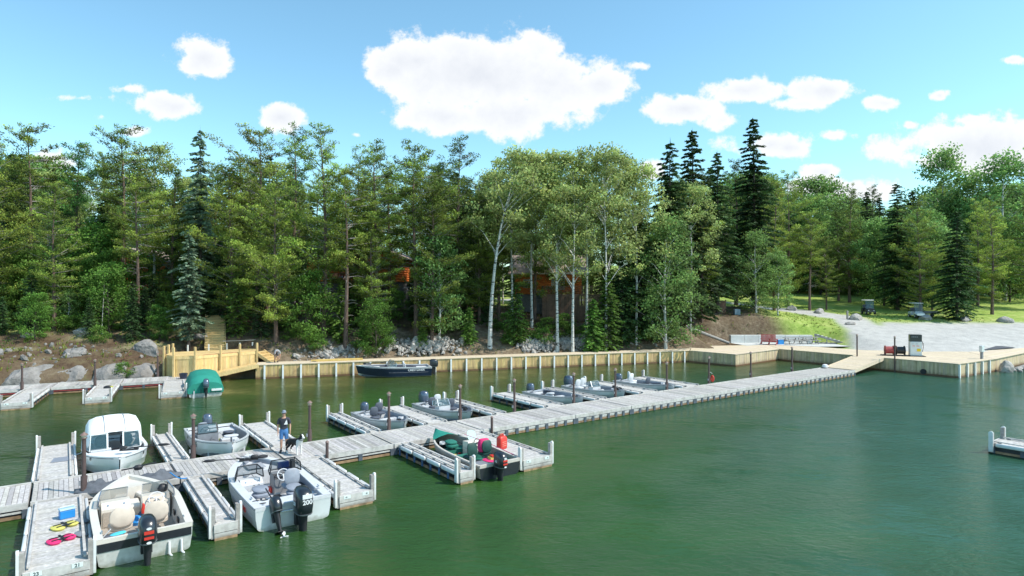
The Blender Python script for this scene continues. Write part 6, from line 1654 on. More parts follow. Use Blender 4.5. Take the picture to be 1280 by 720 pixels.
# ------------------------------------------------------------------ cabins
def cabin(label, x, y, z, w, d, h, rz, roofh, deck=None, wins=(), skirt_=True, gable='front'):
    t = thing('log_cabin', label, 'cabin', (x,y,z), rz)
    g0 = -3.2; b = MB(); n = int(h/.26)
    for i in range(n):
        z0 = i*h/n; k = shade(.15)
        for (a, c) in (((-w/2,-d/2),(w/2,-d/2)),((w/2,-d/2),(w/2,d/2)),((w/2,d/2),(-w/2,d/2)),((-w/2,d/2),(-w/2,-d/2))):
            b.tube([(a[0],a[1],z0+h/n/2),(c[0],c[1],z0+h/n/2)], h/n/2+.012, n=8, t=(k,k,k))
    flatsmooth(b.build('log_wall', M_LOG, t))
    s = MB(); s.box(-w/2+.1,w/2-.1,-d/2+.1,d/2-.1,g0,-.01); s.build('skirting', M_SKIRT, t)
    r_ = MB(); ov = .8
    if gable == 'front':
        pk = h+roofh
        r_.poly([(-w/2-ov,-d/2-ov,h-.25),(0,-d/2-ov,pk),(0,d/2+ov,pk),(-w/2-ov,d/2+ov,h-.25)]); r_.poly([(w/2+ov,-d/2-ov,h-.25),(0,-d/2-ov,pk),(0,d/2+ov,pk),(w/2+ov,d/2+ov,h-.25)])
        r_.poly([(-w/2-ov,-d/2-ov,h-.37),(0,-d/2-ov,pk-.12),(0,d/2+ov,pk-.12),(-w/2-ov,d/2+ov,h-.37)]); r_.poly([(w/2+ov,-d/2-ov,h-.37),(0,-d/2-ov,pk-.12),(0,d/2+ov,pk-.12),(w/2+ov,d/2+ov,h-.37)])
        gb = MB()
        for yy in (-d/2, d/2): gb.poly([(-w/2,yy,h),(w/2,yy,h),(0,yy,pk-.14)])
        gb.build('gable', M_LOG, t)
        fb = MB(); fb.bar((-w/2-ov,-d/2-ov-.02,h-.31),(0,-d/2-ov-.02,pk-.06),.04,.2); fb.bar((w/2+ov,-d/2-ov-.02,h-.31),(0,-d/2-ov-.02,pk-.06),.04,.2); fb.build('fascia', M_TRIM, t)
    else:
        pk = h+roofh
        r_.poly([(-w/2-ov,-d/2-ov,h-.25),(w/2+ov,-d/2-ov,h-.25),(w/2+ov,0,pk),(-w/2-ov,0,pk)]); r_.poly([(-w/2-ov,d/2+ov,h-.25),(w/2+ov,d/2+ov,h-.25),(w/2+ov,0,pk),(-w/2-ov,0,pk)])
        gb = MB()
        for xx in (-w/2, w/2): gb.poly([(xx,-d/2,h),(xx,d/2,h),(xx,0,pk-.14)])
        gb.build('gable', M_LOG, t)
        fb = MB(); fb.box(-w/2-ov,w/2+ov,-d/2-ov-.04,-d/2-ov,h-.38,h-.24); fb.build('fascia', M_TRIM, t)
    rf = r_.build('roof', M_ROOF, t, fixn=False)
    for (wx, wz, ww, wh) in wins:
        f = MB(); y0 = -d/2-.16
        for a in ((wx-ww/2-.06,wx-ww/2,wz-.06,wz+wh+.06),(wx+ww/2,wx+ww/2+.06,wz-.06,wz+wh+.06)): f.box(a[0],a[1],y0-.02,y0+.1,a[2],a[3])
        f.box(wx-ww/2,wx+ww/2,y0-.02,y0+.1,wz-.06,wz); f.box(wx-ww/2,wx+ww/2,y0-.02,y0+.1,wz+wh,wz+wh+.06); f.box(wx-.03,wx+.03,y0-.02,y0+.1,wz,wz+wh)
        wo = f.build('window', M_TRIM, t); p = MB(); p.box(wx-ww/2,wx+ww/2,y0+.02,y0+.04,wz,wz+wh); p.build('pane', M_PANE, wo)
    if deck:
        dx0, dx1, dd = deck; f = MB(); f.box(dx0,dx1,-d/2-dd,-d/2-.12,-.15,-.02); f.build('deck_floor', M_LOGD, t)
        f = MB(); x0 = dx0
        while x0 < dx1: f.box(x0,x0+.05,-d/2-dd,-d/2-dd+.04,-.02,.9); x0 += .16
        f.box(dx0,dx1,-d/2-dd-.03,-d/2-dd+.06,.9,.96)
        for xx in (dx0,dx1-.05):
            y0 = -d/2-dd
            while y0 < -d/2-.15: f.box(xx,xx+.04,y0,y0+.05,-.02,.9); y0 += .16
            f.box(xx-.02,xx+.06,-d/2-dd,-d/2-.15,.9,.96)
        f.build('railing', M_LOGD, t)
        for i in range(4):
            f = MB(); xx = dx0+.1+(dx1-dx0-.2)*i/3; f.box(xx-.1,xx+.1,-d/2-dd+.1,-d/2-dd+.3,g0-.5,-.155); f.build('post', M_SKIRT if i != 1 else M_GREY, t)
        f = MB(); x0 = dx0+.02
        while x0 < dx1-.1: 
            if deck[2] < 2.2: f.box(x0,x0+.12,-d/2-dd+.0,-d/2-dd+.03,g0,-.16,t=shade(.2))
            x0 += .14
        if f.f: f.build('deck_skirt', M_LOGD, t)
    return t
cabin('orange log cabin at left, mostly hidden by pines', -45.5, 76, 7.3, 14, 8, 2.9, R(4), 2.2, (-7,7,2.5), ((-3.5,.7,1.6,1.2),(1.5,.7,1.2,1.2),(5,.9,1,1)))
cabin('orange log cabin in the middle with people sitting on its raised deck', -18.2, 76, 8.35, 11.5, 8, 2.9, R(-4), 2.3, (-2.0,3.6,2.6), ((-3.8,.9,1.4,1.1),(.8,.0,1.8,2.1),(4.6,.9,1.0,1.1)))
cabin('orange log cabin behind the birches with a dark window and fenced deck', 4.6, 75.5, 6.9, 7.6, 7, 2.7, R(-6), 2.1, (-.6,6.2,1.9), ((1.2,.6,1.5,1.5),(-2.4,.8,.9,.9)), gable='side')
# wooden deck fence on the brown bank
t = thing('timber_fence', 'reddish brown board fence on the brown bank behind the light poplars', 'fence', (22.5,77.6,ground(22.5,77.6)-.2), R(6))
for i in range(4):
    q = MB(); x0 = i*1.2
    for j in range(8): q.box(x0+j*.15, x0+j*.15+.14, 0, .03, 0, 1.55, t=shade(.2))
    q.build('fence_panel', M_LOGD, t)
for i in range(5): q = MB(); q.box(i*1.2-.05,i*1.2+.05,.035,.12,0,1.7); q.build('post', M_LOGD, t)

# ------------------------------------------------------------------ golf carts
def cart(label, x, y, rz, body=M_BLKG, roofm=M_CARTW):
    t = thing('golf_cart', label, 'golf cart', (x,y,ground(x,y,False)+.02), rz, 'golf carts on the lawn')
    q = MB(); q.loft([(-1.15,0,.45,.50,.14),(-.9,0,.50,.56,.22),(-.55,0,.58,.58,.28),(-.4,0,.52,.56,.2)], body, n=14, pw=3.4, axis='y'); flatsmooth(q.build('front_cowl', None, t))
    q = MB(); q.box(-.56,.56,-.45,1.1,.30,.40,body); q.loft([(.30,0,.62,.58,.24),(1.0,0,.60,.60,.26),(1.2,0,.56,.52,.2)], body, n=14, pw=3.4, axis='y'); bevel(q.build('body', None, t), .02,1)
    q = MB(); cushion(q, 0, .35, .84, .52, .26, .14, M_SEATD); q.loft([(.60,0,1.15,.50,.2),(.70,0,1.15,.50,.2)], M_SEATD, n=14, pw=3.5, axis='y'); flatsmooth(q.build('bench_seat', None, t))
    q = MB(); q.loft([(1.86,0,.15,.60,.92),(1.92,0,.15,.64,.98),(1.97,0,.15,.56,.88)], roofm, n=20, pw=4); flatsmooth(q.build('roof', None, t))
    q = MB()
    for sx in (-.52,.52): q.bar((sx,-.62,.72),(sx*.98,-.45,1.87),.035,.035); q.bar((sx,.95,.8),(sx,.85,1.87),.035,.035)
    q.build('roof_struts', M_BLK, t)
    q = MB(); q.quad((-.5,-.62,.75),(.5,-.62,.75),(.5,-.47,1.8),(-.5,-.47,1.8)); q.build('windscreen', M_GLASS, t)
    for sx in (-.52,.52):
        for yy in (-.85,.80):
            q = MB(); q.tube([(sx-.1,yy,.24),(sx+.1,yy,.24)], .24, n=18); w_ = q.build('wheel', M_BLK, t); q = MB(); q.tube([(sx-.108,yy,.24),(sx+.108,yy,.24)], .12, n=12); q.build('rim', M_CARTW, w_)
        q = MB(); q.loft([(-1.16,sx*.62,.55,.07,.05),(-1.11,sx*.62,.55,.08,.06)], M_WHITEF, n=10, pw=2, axis='y'); q.build('headlight', None, t)
    return t
cart('black golf cart with a white roof on the lawn beside the dark spruce', 48.3, 83.0, R(-12))
cart('golf cart half hidden in the shade of the leafy tree, towing a small trailer', 53.2, 80.5, R(-8), M_HGREY)
t = thing('utility_trailer', 'low grey trailer standing right of the shaded golf cart', 'trailer', (55.4,81.5,ground(55.4,81.5,False)), R(8))
q = MB(); q.box(-1.0,1.0,-.6,.6,.38,.44); q.box(-1.0,1.0,-.62,-.58,.44,.72); q.box(-1.0,1.0,.58,.62,.44,.72); q.box(-1.02,-.98,-.6,.6,.44,.72); q.bar((1.0,0,.4),(1.9,0,.36),.06,.06); q.build('bed', M_GREY, t)
for s in (-.68,.68): q = MB(); q.tube([(0,s-.07,.26),(0,s+.07,.26)], .26, n=16); q.build('wheel', M_BLK, t)

# ------------------------------------------------------------------ people and dog
def skin(name, joints, edges, m, parent=None, sub=2, smooth=True, loc=None, rot=None, root=0):
    names = list(joints); me = bpy.data.meshes.new(name)
    me.from_pydata([joints[n][0] for n in names], [(names.index(a), names.index(b)) for a, b in edges], [])
    o = bpy.data.objects.new(name, me); COL.objects.link(o)
    md = o.modifiers.new('s', 'SKIN'); md.use_smooth_shade = True
    sv = me.skin_vertices[0].data
    for i, n in enumerate(names):
        rr = joints[n][1]; sv[i].radius = rr if isinstance(rr, tuple) else (rr, rr); sv[i].use_root = (i == root)
    s = o.modifiers.new('u', 'SUBSURF'); s.levels = sub; s.render_levels = sub
    dg = bpy.context.evaluated_depsgraph_get(); dg.update()
    m2 = bpy.data.meshes.new_from_object(o.evaluated_get(dg)); bpy.data.objects.remove(o)
    m2.name = name; m2.materials.clear()
    for q in (m if isinstance(m, list) else [m]): m2.materials.append(q)
    ca = m2.color_attributes.new('tint','FLOAT_COLOR','CORNER'); ca.data.foreach_set('color',[1.0]*4*len(m2.loops))
    m2.polygons.foreach_set('use_smooth', [True]*len(m2.polygons))
    o = bpy.data.objects.new(name, m2); COL.objects.link(o)
    if parent: o.parent = parent
    if loc: o.location = loc
    if rot: o.rotation_euler = rot
    return o
def finger_edges(J, E, side, hand, dirv, palmw, curl):
    """five finger chains rooted in the palm"""
    hx, hy, hz = hand; d = Vector(dirv).normalized(); sd = Vector(palmw).normalized(); nrm = d.cross(sd)
    for k, (off_, ln) in enumerate(((-.028,.062),(-.010,.072),(.009,.070),(.027,.056))):
        a = Vector(hand)+sd*off_+d*.03; b = a+d*ln*.5+nrm*curl*.3*ln; c = b+d*ln*.42+nrm*curl*ln*.6
        n = f'{side}f{k}'; J[n+'a'] = (tuple(a), .009); J[n+'b'] = (tuple(b), .0085); J[n+'c'] = (tuple(c), .007); E += [(side+'hand', n+'a'), (n+'a', n+'b'), (n+'b', n+'c')]
    a = Vector(hand)-sd*.035; b = a-sd*.022+d*.03; c = b+d*.026+nrm*curl*.02
    J[side+'ta'] = (tuple(a), .010); J[side+'tb'] = (tuple(b), .009); J[side+'tc'] = (tuple(c), .008); E += [(side+'hand', side+'ta'), (side+'ta', side+'tb'), (side+'tb', side+'tc')]
def person(label, loc, rz, pose='stand', shirt=M_SHIRT, shorts=M_SHORTS, hat=M_CAPF, patch=True, s=1.0, group=None, skin_legs=True, shoe=M_BLK):
    """faces -y; feet at z 0"""
    if pose == 'stand':
        J = {'pel':((0,0,.94),(.135,.10)),'waist':((0,0,1.06),(.13,.095)),'chest':((0,.0,1.26),(.155,.105)),'uch':((0,.01,1.40),(.13,.085)),'neck':((0,.0,1.50),.055),'jaw':((0,-.015,1.575),(.062,.07)),'head':((0,-.005,1.66),(.077,.092)),'crown':((0,.0,1.735),(.058,.07)),
         'nose':((0,-.098,1.635),.012),
         'lsh':((.185,.01,1.39),.058),'lel':((.245,.03,1.13),.042),'lwr':((.25,-.05,.90),.027),'lhand':((.25,-.07,.83),(.032,.018)),
         'rsh':((-.185,.01,1.39),.058),'rel':((-.25,.02,1.12),.042),'rwr':((-.235,-.04,.88),.027),'rhand':((-.23,-.06,.81),(.032,.018)),
         'lhip':((.09,0,.88),.095),'lkn':((.105,-.01,.50),.058),'lcalf':((.105,.015,.36),.056),'lan':((.11,.02,.09),.036),'lfoot':((.115,-.07,.045),(.042,.035)),'ltoe':((.12,-.16,.035),(.040,.026)),
         'rhip':((-.09,0,.88),.095),'rkn':((-.105,-.02,.50),.058),'rcalf':((-.11,.01,.36),.056),'ran':((-.12,.02,.09),.036),'rfoot':((-.13,-.07,.045),(.042,.035)),'rtoe':((-.145,-.155,.035),(.040,.026))}
        hip_z, hem, slv = .97, .56, 1.16
    elif pose == 'bend':
        J = {'pel':((0,.22,.86),(.135,.11)),'waist':((0,.10,.97),(.13,.10)),'chest':((0,-.14,1.03),(.155,.11)),'uch':((0,-.30,.98),(.13,.09)),'neck':((0,-.40,.93),.055),'jaw':((0,-.47,.87),(.062,.065)),'head':((0,-.53,.90),(.077,.085)),'crown':((0,-.58,.93),(.058,.06)),
         'nose':((0,-.52,.80),.012),
         'lsh':((.18,-.29,.95),.058),'lel':((.22,-.33,.68),.042),'lwr':((.16,-.42,.46),.027),'lhand':((.14,-.45,.40),(.032,.018)),
         'rsh':((-.18,-.29,.95),.058),'rel':((-.22,-.33,.68),.042),'rwr':((-.15,-.40,.45),.027),'rhand':((-.13,-.43,.39),(.032,.018)),
         'lhip':((.09,.20,.80),.095),'lkn':((.11,.02,.46),.058),'lcalf':((.11,.08,.33),.056),'lan':((.11,.14,.09),.036),'lfoot':((.11,.05,.045),(.042,.035)),'ltoe':((.11,-.04,.035),(.040,.026)),
         'rhip':((-.09,.20,.80),.095),'rkn':((-.11,.04,.46),.058),'rcalf':((-.11,.10,.33),.056),'ran':((-.12,.18,.09),.036),'rfoot':((-.12,.08,.045),(.042,.035)),'rtoe':((-.12,-.01,.035),(.040,.026))}
        hip_z, hem, slv = .86, .50, .72
    else:
        J = {'pel':((0,.10,.52),(.14,.12)),'waist':((0,.12,.66),(.13,.10)),'chest':((0,.13,.86),(.155,.105)),'uch':((0,.12,1.0),(.13,.085)),'neck':((0,.10,1.10),.055),'jaw':((0,.08,1.175),(.062,.07)),'head':((0,.09,1.26),(.077,.092)),'crown':((0,.10,1.335),(.058,.07)),
         'nose':((0,-.004,1.235),.012),
         'lsh':((.185,.12,.99),.058),'lel':((.23,.04,.76),.042),'lwr':((.17,-.16,.66),.027),'lhand':((.15,-.22,.65),(.032,.018)),
         'rsh':((-.185,.12,.99),.058),'rel':((-.23,.04,.76),.042),'rwr':((-.17,-.16,.66),.027),'rhand':((-.15,-.22,.65),(.032,.018)),
         'lhip':((.09,.05,.52),.095),'lkn':((.11,-.36,.53),.058),'lcalf':((.11,-.36,.36),.056),'lan':((.11,-.34,.09),.036),'lfoot':((.11,-.43,.045),(.042,.035)),'ltoe':((.11,-.52,.035),(.040,.026)),
         'rhip':((-.09,.05,.52),.095),'rkn':((-.11,-.36,.53),.058),'rcalf':((-.11,-.36,.36),.056),'ran':((-.12,-.34,.09),.036),'rfoot':((-.12,-.43,.045),(.042,.035)),'rtoe':((-.12,-.52,.035),(.040,.026))}
        hip_z, hem, slv = .58, .40, .74
    E = [('pel','waist'),('waist','chest'),('chest','uch'),('uch','neck'),('neck','jaw'),('jaw','head'),('head','crown'),('head','nose'),('uch','lsh'),('lsh','lel'),('lel','lwr'),('lwr','lhand'),('uch','rsh'),('rsh','rel'),('rel','rwr'),('rwr','rhand'),
         ('pel','lhip'),('lhip','lkn'),('lkn','lcalf'),('lcalf','lan'),('lan','lfoot'),('lfoot','ltoe'),('pel','rhip'),('rhip','rkn'),('rkn','rcalf'),('rcalf','ran'),('ran','rfoot'),('rfoot','rtoe')]
    for sd in 'lr':
        w_ = Vector(J[sd+'hand'][0])-Vector(J[sd+'wr'][0]); finger_edges(J, E, sd, J[sd+'hand'][0], tuple(w_), (0,-1,0) if pose == 'stand' else (1 if sd == 'r' else -1,0,0), .5 if sd == 'r' else -.5)
    t = thing('person', label, 'person', loc, rz, group); t.scale = (s,s,s)
    body = skin('body', J, E, M_SKIN, t)
    # clothing: copies of the body's regions pushed outwards
    me = body.data; hc = Vector(J['chest'][0]); segs = []
    def nearest(p):
        best = None; bd = 1e9
        for a, b in E:
            A, B = Vector(J[a][0]), Vector(J[b][0]); ab = B-A; tt = max(0, min(1, (p-A).dot(ab)/max(1e-9, ab.length_squared))); dd = (p-A-ab*tt).length
            ra = J[a][1] if not isinstance(J[a][1], tuple) else J[a][1][0]
            dd -= ra
            if dd < bd: bd = dd; best = (a, b, tt)
        return best
    lab = []
    for v in me.vertices: lab.append(nearest(v.co))
    def region(test, push, nm, mm):
        keep = [test(lab[i], me.vertices[i].co) for i in range(len(me.vertices))]; fs = [tuple(p.vertices) for p in me.polygons if all(keep[i] for i in p.vertices)]
        if not fs: return None
        used = sorted({i for f in fs for i in f}); mp = {a: k for k, a in enumerate(used)}
        mb = MB(); mb.v = [tuple(me.vertices[i].co+me.vertices[i].normal*push) for i in used]
        for f in fs: mb.face(tuple(mp[i] for i in f))
        return flatsmooth(mb.build(nm, mm, t, fixn=False), 80)
    def is_shirt(L, c):
        a, b, tt = L
        if (a, b) in (('pel','waist'),('waist','chest'),('chest','uch')): return True
        if (a, b) in (('uch','lsh'),('uch','rsh')): return True
        if (a, b) in (('lsh','lel'),('rsh','rel')): return tt < .72
        if (a, b) == ('uch','neck'): return tt < .45
        return False
    def is_shorts(L, c):
        a, b, tt = L
        if (a, b) in (('pel','waist'),): return tt < .75
        if (a, b) in (('pel','lhip'),('pel','rhip')): return True
        if (a, b) in (('lhip','lkn'),('rhip','rkn')): return tt < .82
        return False
    region(is_shorts, .014, 'shorts', shorts); region(is_shirt, .022, 'shirt', shirt)
    for sd in 'lr': region(lambda L, c: L[1] in (sd+'foot',sd+'toe') or (L[1] == sd+'an' and L[2] > .9), .012, 'shoe', shoe)
    hd = Vector(J['head'][0]); cr = Vector(J['crown'][0]); up = (cr-hd).normalized(); fw = (Vector(J['nose'][0])-hd); fw -= up*fw.dot(up); fw.normalize(); rt = up.cross(fw)
    M = Matrix((( rt.x, -fw.x, up.x, hd.x),(rt.y, -fw.y, up.y, hd.y),(rt.z, -fw.z, up.z, hd.z),(0,0,0,1)))
    # cap, sunglasses, hair, mouth, ears
    q = MB(); q.loft([(.015,0,.004,.084,.100),(.06,0,.004,.084,.098),(.10,0,.006,.066,.078),(.122,0,.006,.03,.036)], hat, n=20, pw=2.1, M=M); q.loft([(.022,0,-.115,.062,.06),(.034,0,-.11,.066,.06)], hat, n=16, pw=2.4, M=M); flatsmooth(q.build('cap', None, t))
    q = MB(); q.box(-.062,.062,-.100,-.082,-.022,.008,M_BLKG,M=M); q.bar(M@Vector((-.062,-.09,-.004)),M@Vector((-.08,.02,0)),.008,.008,M_BLK); q.bar(M@Vector((.062,-.09,-.004)),M@Vector((.08,.02,0)),.008,.008,M_BLK); bevel(q.build('sunglasses', None, t), .004,1)
    q = MB(); q.loft([(-.06,0,.03,.070,.065),(.018,0,.018,.082,.086)], M_BARKD, n=16, pw=2.1, M=M); q.build('hair', None, t)
    q = MB(); q.loft([(-.093,0,-.078,.022,.004),(-.087,0,-.078,.022,.004)], mat('lips',(.40,.14,.12),.6) if 'lips' not in MATS else MATS['lips'], n=10, pw=2, axis='y', M=M @ Matrix.Translation((0,0,0))); q.build('mouth', None, t)
    for sx in (-1,1):
        q = MB(); q.loft([(-.03,sx*.080,.012,.010,.014),(0,sx*.085,.012,.013,.02),(.022,sx*.080,.012,.010,.014)], M_SKIN, n=10, pw=2, M=M); flatsmooth(q.build('ear', None, t))
    if patch:
        q = MB(); y = -.158; q.poly([(.02,y+.006,1.20),(.165,y+.030,1.20),(.13,y+.036,1.40),(.10,y+.02,1.36)], M_WHITEF); q.build('white_chest_panel', None, t)
    return t
pl = Vector((-9.62, 25.85, .452))
person('man in black and white shirt and blue shorts holding a leash on the dock', (pl.x,pl.y,pl.z), R(12))
pb = (-20.0, 52.0, TOPZ)
person('man in a grey shirt bending over at the foot of the short timber steps', pb, R(35), 'bend', M_GSHIRT, M_SHIRT, M_SKIRT, patch=False)
CG = 'people sitting on the middle cabin deck'
cabM = Matrix.Translation((-18.2,76,8.35)) @ Matrix.Rotation(R(-4),4,'Z')
for i,(dx,dy,lb,sh) in enumerate(((-1.1,-5.6,'seated person in a red top at the left end of the cabin deck',mat('red_top',(.35,.06,.07),.8)),(.0,-5.4,'seated person in a dark top in the middle of the cabin deck',M_SHIRT),(1.0,-5.6,'seated person in a pale top at the right of the cabin deck',M_GSHIRT))):
    p = cabM @ Vector((dx,dy,-.02)); person(lb, (p.x,p.y,p.z), R(-4+i*15-15), 'sit', sh, M_SHORTS, M_CAPF, patch=False, group=CG)
    t = thing('chair', ('left chair','middle chair','right chair')[i]+' of the three on the middle cabin deck', 'chair', (p.x,p.y,p.z), R(-4+i*15-15)); q = MB(); q.box(-.24,.24,-.12,.30,.40,.44); q.build('seat', M_LOGD, t); q = MB(); q.box(-.24,.24,.28,.32,.44,.95); q.build('backrest', M_LOGD, t)
    for a in (-.21,.21):
        for c in (-.1,.29): q = MB(); q.box(a-.02,a+.02,c-.02,c+.02,0,.40); q.build('leg', M_LOGD, t)
def dog(label, loc, rz):
    t = thing('dog', label, 'dog', loc, rz)
    # faces -y
    J = {'hips':((0,.30,.50),(.10,.12)),'loin':((0,.14,.50),(.10,.11)),'chest':((0,-.10,.48),(.115,.15)),'shl':((0,-.24,.52),(.10,.13)),'neck':((0,-.33,.64),.075),'head':((0,-.40,.74),(.072,.07)),'muz':((0,-.50,.70),(.038,.035)),'nose':((0,-.555,.69),(.022,.02)),
       'tail1':((0,.42,.50),.035),'tail2':((0,.52,.36),.05),'tail3':((0,.57,.22),.03),
       'ear1':((.055,-.385,.82),.022),'ear1b':((.075,-.39,.86),.01),'ear2':((-.055,-.385,.82),.022),'ear2b':((-.075,-.39,.86),.01)}
    E = [('hips','loin'),('loin','chest'),('chest','shl'),('shl','neck'),('neck','head'),('head','muz'),('muz','nose'),('hips','tail1'),('tail1','tail2'),('tail2','tail3'),('head','ear1'),('ear1','ear1b'),('head','ear2'),('ear2','ear2b')]
    for n, s in (('l',1),('r',-1)):
        J[n+'fe'] = ((s*.09,-.22,.34),.045); J[n+'fw'] = ((s*.09,-.235,.18),.028); J[n+'ff'] = ((s*.09,-.24,.05),.024); J[n+'fp'] = ((s*.09,-.285,.026),(.03,.022)); E += [('shl',n+'fe'),(n+'fe',n+'fw'),(n+'fw',n+'ff'),(n+'ff',n+'fp')]
        J[n+'hk'] = ((s*.10,.24,.33),.060); J[n+'hh'] = ((s*.10,.40,.19),.030); J[n+'hf'] = ((s*.10,.37,.05),.024); J[n+'hp'] = ((s*.10,.32,.026),(.03,.022)); E += [('hips',n+'hk'),(n+'hk',n+'hh'),(n+'hh',n+'hf'),(n+'hf',n+'hp')]
    o = skin('body', J, E, [M_FURB, M_FURW], t)
    me = o.data; mi = []
    for p in me.polygons:
        c = p.center; w = False
        if c.y < -.18 and c.z < .60: w = True            # bib and front legs
        if c.y < -.20 and c.z < .66 and abs(c.x) < .05: w = True
        if abs(c.x) < .026 and c.y < -.40: w = True       # blaze
        if c.y < -.46: w = True
        if c.z < .13: w = True
        if c.y < -.22 and c.z < .63: w = True
        if c.y > .52 and c.z < .26: w = True
        mi.append(1 if w else 0)
    me.polygons.foreach_set('material_index', mi)
    q = MB(); q.loft([(.675,0,-.575,.014,.010),(.70,0,-.575,.014,.010)], M_BLK, n=8, pw=2); q.build('nose', None, t)
    for s in (-1,1): q = MB(); q.loft([(.745,s*.033,-.462,.010,.010),(.765,s*.033,-.462,.010,.010)], M_BLK, n=8, pw=2); q.build('eye', None, t)
    q = MB(); pts = [(.09*math.cos(a*.523), -.335+.085*math.sin(a*.523), .615+.02*math.sin(a*.523)) for a in range(13)]; q.tube(pts, .012, M_BLK, n=5, caps=False); q.build('collar', None, t)
    return t
dp = Vector((-9.02, 25.5, .452)); dog('black and white dog standing beside the man on the dock', (dp.x,dp.y,dp.z), R(56)).scale = (1.1,1.1,1.1)
q = MB(); hp = Matrix.Translation(pl) @ Matrix.Rotation(R(12),4,'Z') @ Vector((.25,-.08,.79)); dc = Matrix.Translation(dp) @ Matrix.Rotation(R(56),4,'Z') @ Vector((0,-.27,.66)); q.tube([hp, hp.lerp(dc,.5)+Vector((0,0,-.06)), dc], .008, n=5); tag(q.build('leash', M_BLK), 'dark leash running from the man to the dog', 'leash')

# ------------------------------------------------------------------ sky, sun, camera
SUN_EL, SUN_AZ = R(50), R(-14)     # direction to the sun, azimuth measured from +x
w = bpy.data.worlds.new('World'); scene.world = w; w.use_nodes = True
nt = w.node_tree; N = nt.nodes; L = nt.links; bg = N['Background']; bg.inputs['Strength'].default_value = .12
sky = N.new('ShaderNodeTexSky'); sky.sky_type = 'NISHITA'; sky.sun_disc = False; sky.sun_elevation = SUN_EL; sky.sun_rotation = math.pi/2-SUN_AZ
sky.altitude = 300; sky.air_density = 1.0; sky.dust_density = .5; sky.ozone_density = 1.5
tc = N.new('ShaderNodeTexCoord'); sp = N.new('ShaderNodeSeparateXYZ'); L.new(tc.outputs['Generated'], sp.inputs[0])
def mth(op, a, b=None, c=None):
    n = N.new('ShaderNodeMath'); n.operation = op
    for i, v in enumerate((a, b, c)):
        if v is None: continue
        if isinstance(v, (int, float)): n.inputs[i].default_value = v
        else: L.new(v, n.inputs[i])
    return n.outputs[0]
ay = mth('MAXIMUM', mth('ABSOLUTE', sp.outputs[1]), .15)
X = mth('DIVIDE', sp.outputs[0], ay); Z = mth('DIVIDE', sp.outputs[2], ay)
cb = N.new('ShaderNodeCombineXYZ'); L.new(X, cb.inputs[0]); L.new(Z, cb.inputs[1])
nz = N.new('ShaderNodeTexNoise'); nz.inputs['Scale'].default_value = 7; nz.inputs['Detail'].default_value = 13; nz.inputs['Roughness'].default_value = .66; L.new(cb.outputs[0], nz.inputs['Vector'])
nz2 = N.new('ShaderNodeTexNoise'); nz2.inputs['Scale'].default_value = 34; nz2.inputs['Detail'].default_value = 6; L.new(cb.outputs[0], nz2.inputs['Vector'])
# clouds: azimuth tangent, elevation tangent, half sizes
CL = [(252,72,44,30,1),(220,133,40,18,1),(350,146,26,17,1),(600,95,125,60,1.15),(560,145,75,26,1),(690,105,85,42,1.05),(640,140,110,34,1),(520,75,60,24,.95),(485,88,34,22,.9),(745,105,40,24,.9),(855,135,50,20,1),(925,112,62,18,1),(1035,112,52,18,1),(1105,128,34,12,.9),(1175,119,14,9,.9),(1265,74,20,7,.7),
      (965,180,60,18,.9),(985,185,36,14,.9),(1230,185,120,36,1.05),(1210,150,40,10,.6),(905,150,30,12,.6),(1000,130,40,10,.6),(170,165,30,8,.5),(1170,200,60,18,.9),(1030,215,30,10,.8),(100,122,55,8,.6),(150,110,22,7,.5),(128,145,14,7,.5),(60,205,36,16,.7),(1140,155,12,8,.8),(815,212,20,14,.9),(445,168,7,4,.5),(800,82,14,6,.5),(1045,170,26,8,.5),(35,250,90,26,.8),(1060,235,90,20,.8)]
best = None
for (px, py, rx, ry, amp) in CL:
    cx, cz = (px-640)/F, (364-py)/F; a = mth('DIVIDE', mth('SUBTRACT', X, cx), rx/F*1.25); b = mth('DIVIDE', mth('SUBTRACT', Z, cz), ry/F*1.25)
    v = mth('MULTIPLY', mth('SUBTRACT', 1.0, mth('SQRT', mth('ADD', mth('MULTIPLY', a, a), mth('MULTIPLY', b, b)))), amp)
    best = v if best is None else mth('SMOOTH_MAX', best, v, .12)
dens = mth('ADD', best, mth('ADD', mth('MULTIPLY', mth('SUBTRACT', nz.outputs['Fac'], .5), 2.7), mth('MULTIPLY', mth('SUBTRACT', nz2.outputs['Fac'], .5), .5)))
mr = N.new('ShaderNodeMapRange'); mr.interpolation_type = 'SMOOTHSTEP'; mr.inputs['From Min'].default_value = .12; mr.inputs['From Max'].default_value = .42; L.new(dens, mr.inputs['Value'])
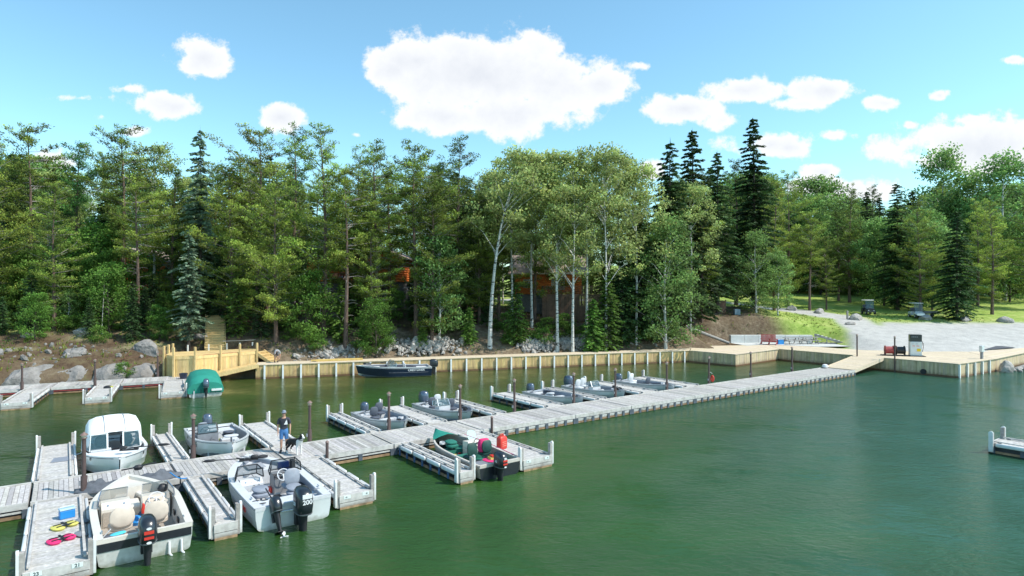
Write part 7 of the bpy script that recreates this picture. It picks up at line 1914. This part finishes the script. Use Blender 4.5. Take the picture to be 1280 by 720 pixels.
mr2 = N.new('ShaderNodeMapRange'); mr2.inputs['From Min'].default_value = .35; mr2.inputs['From Max'].default_value = 1.2; L.new(mth('ADD', best, mth('MULTIPLY', mth('SUBTRACT', nz.outputs['Fac'], .5), 2.2)), mr2.inputs['Value'])
cc = N.new('ShaderNodeMix'); cc.data_type = 'RGBA'; L.new(mr2.outputs[0], cc.inputs['Factor']); cc.inputs['A'].default_value = (8.8,8.9,9.0,1); cc.inputs['B'].default_value = (6.9,7.15,7.7,1)
tn = N.new('ShaderNodeMix'); tn.data_type = 'RGBA'; tn.blend_type = 'MULTIPLY'; tn.inputs['Factor'].default_value = 1; L.new(sky.outputs[0], tn.inputs['A']); tn.inputs['B'].default_value = (1.72,2.28,2.08,1)
mx = N.new('ShaderNodeMix'); mx.data_type = 'RGBA'; L.new(mth('MULTIPLY', mr.outputs[0], .97), mx.inputs['Factor']); L.new(tn.outputs['Result'], mx.inputs['A']); L.new(cc.outputs['Result'], mx.inputs['B'])
L.new(mx.outputs['Result'], bg.inputs['Color'])
sl = bpy.data.lights.new('sun', 'SUN'); sl.energy = 5.0; sl.use_shadow = True; sl.angle = R(.53); sl.color = (1,.945,.85)
so = bpy.data.objects.new('sun', sl); COL.objects.link(so)
dv = Vector((math.cos(SUN_EL)*math.cos(SUN_AZ), math.cos(SUN_EL)*math.sin(SUN_AZ), math.sin(SUN_EL))); so.rotation_euler = dv.to_track_quat('Z','Y').to_euler(); so.location = dv*150
cam = bpy.data.cameras.new('camera'); co = bpy.data.objects.new('camera', cam); COL.objects.link(co)
cam.sensor_width = 36; cam.lens = 36*765/1280; co.location = (0,0,7.25); co.rotation_euler = (R(90)+math.atan(4/765),0,0); cam.clip_end = 3000; cam.clip_start = .1
scene.camera = co
scene.cycles.max_bounces = 6; scene.cycles.diffuse_bounces = 3; scene.cycles.glossy_bounces = 3; scene.cycles.transmission_bounces = 3; scene.cycles.transparent_max_bounces = 6
scene.view_settings.view_transform = 'Standard'; scene.view_settings.look = 'None'; scene.view_settings.exposure = 0
# drop unused tree kinds
for k, u_ in PROTO_USED.items():
    if not u_:
        o = PROTO[k]
        for c in list(o.children_recursive): bpy.data.objects.remove(c)
        bpy.data.objects.remove(o)
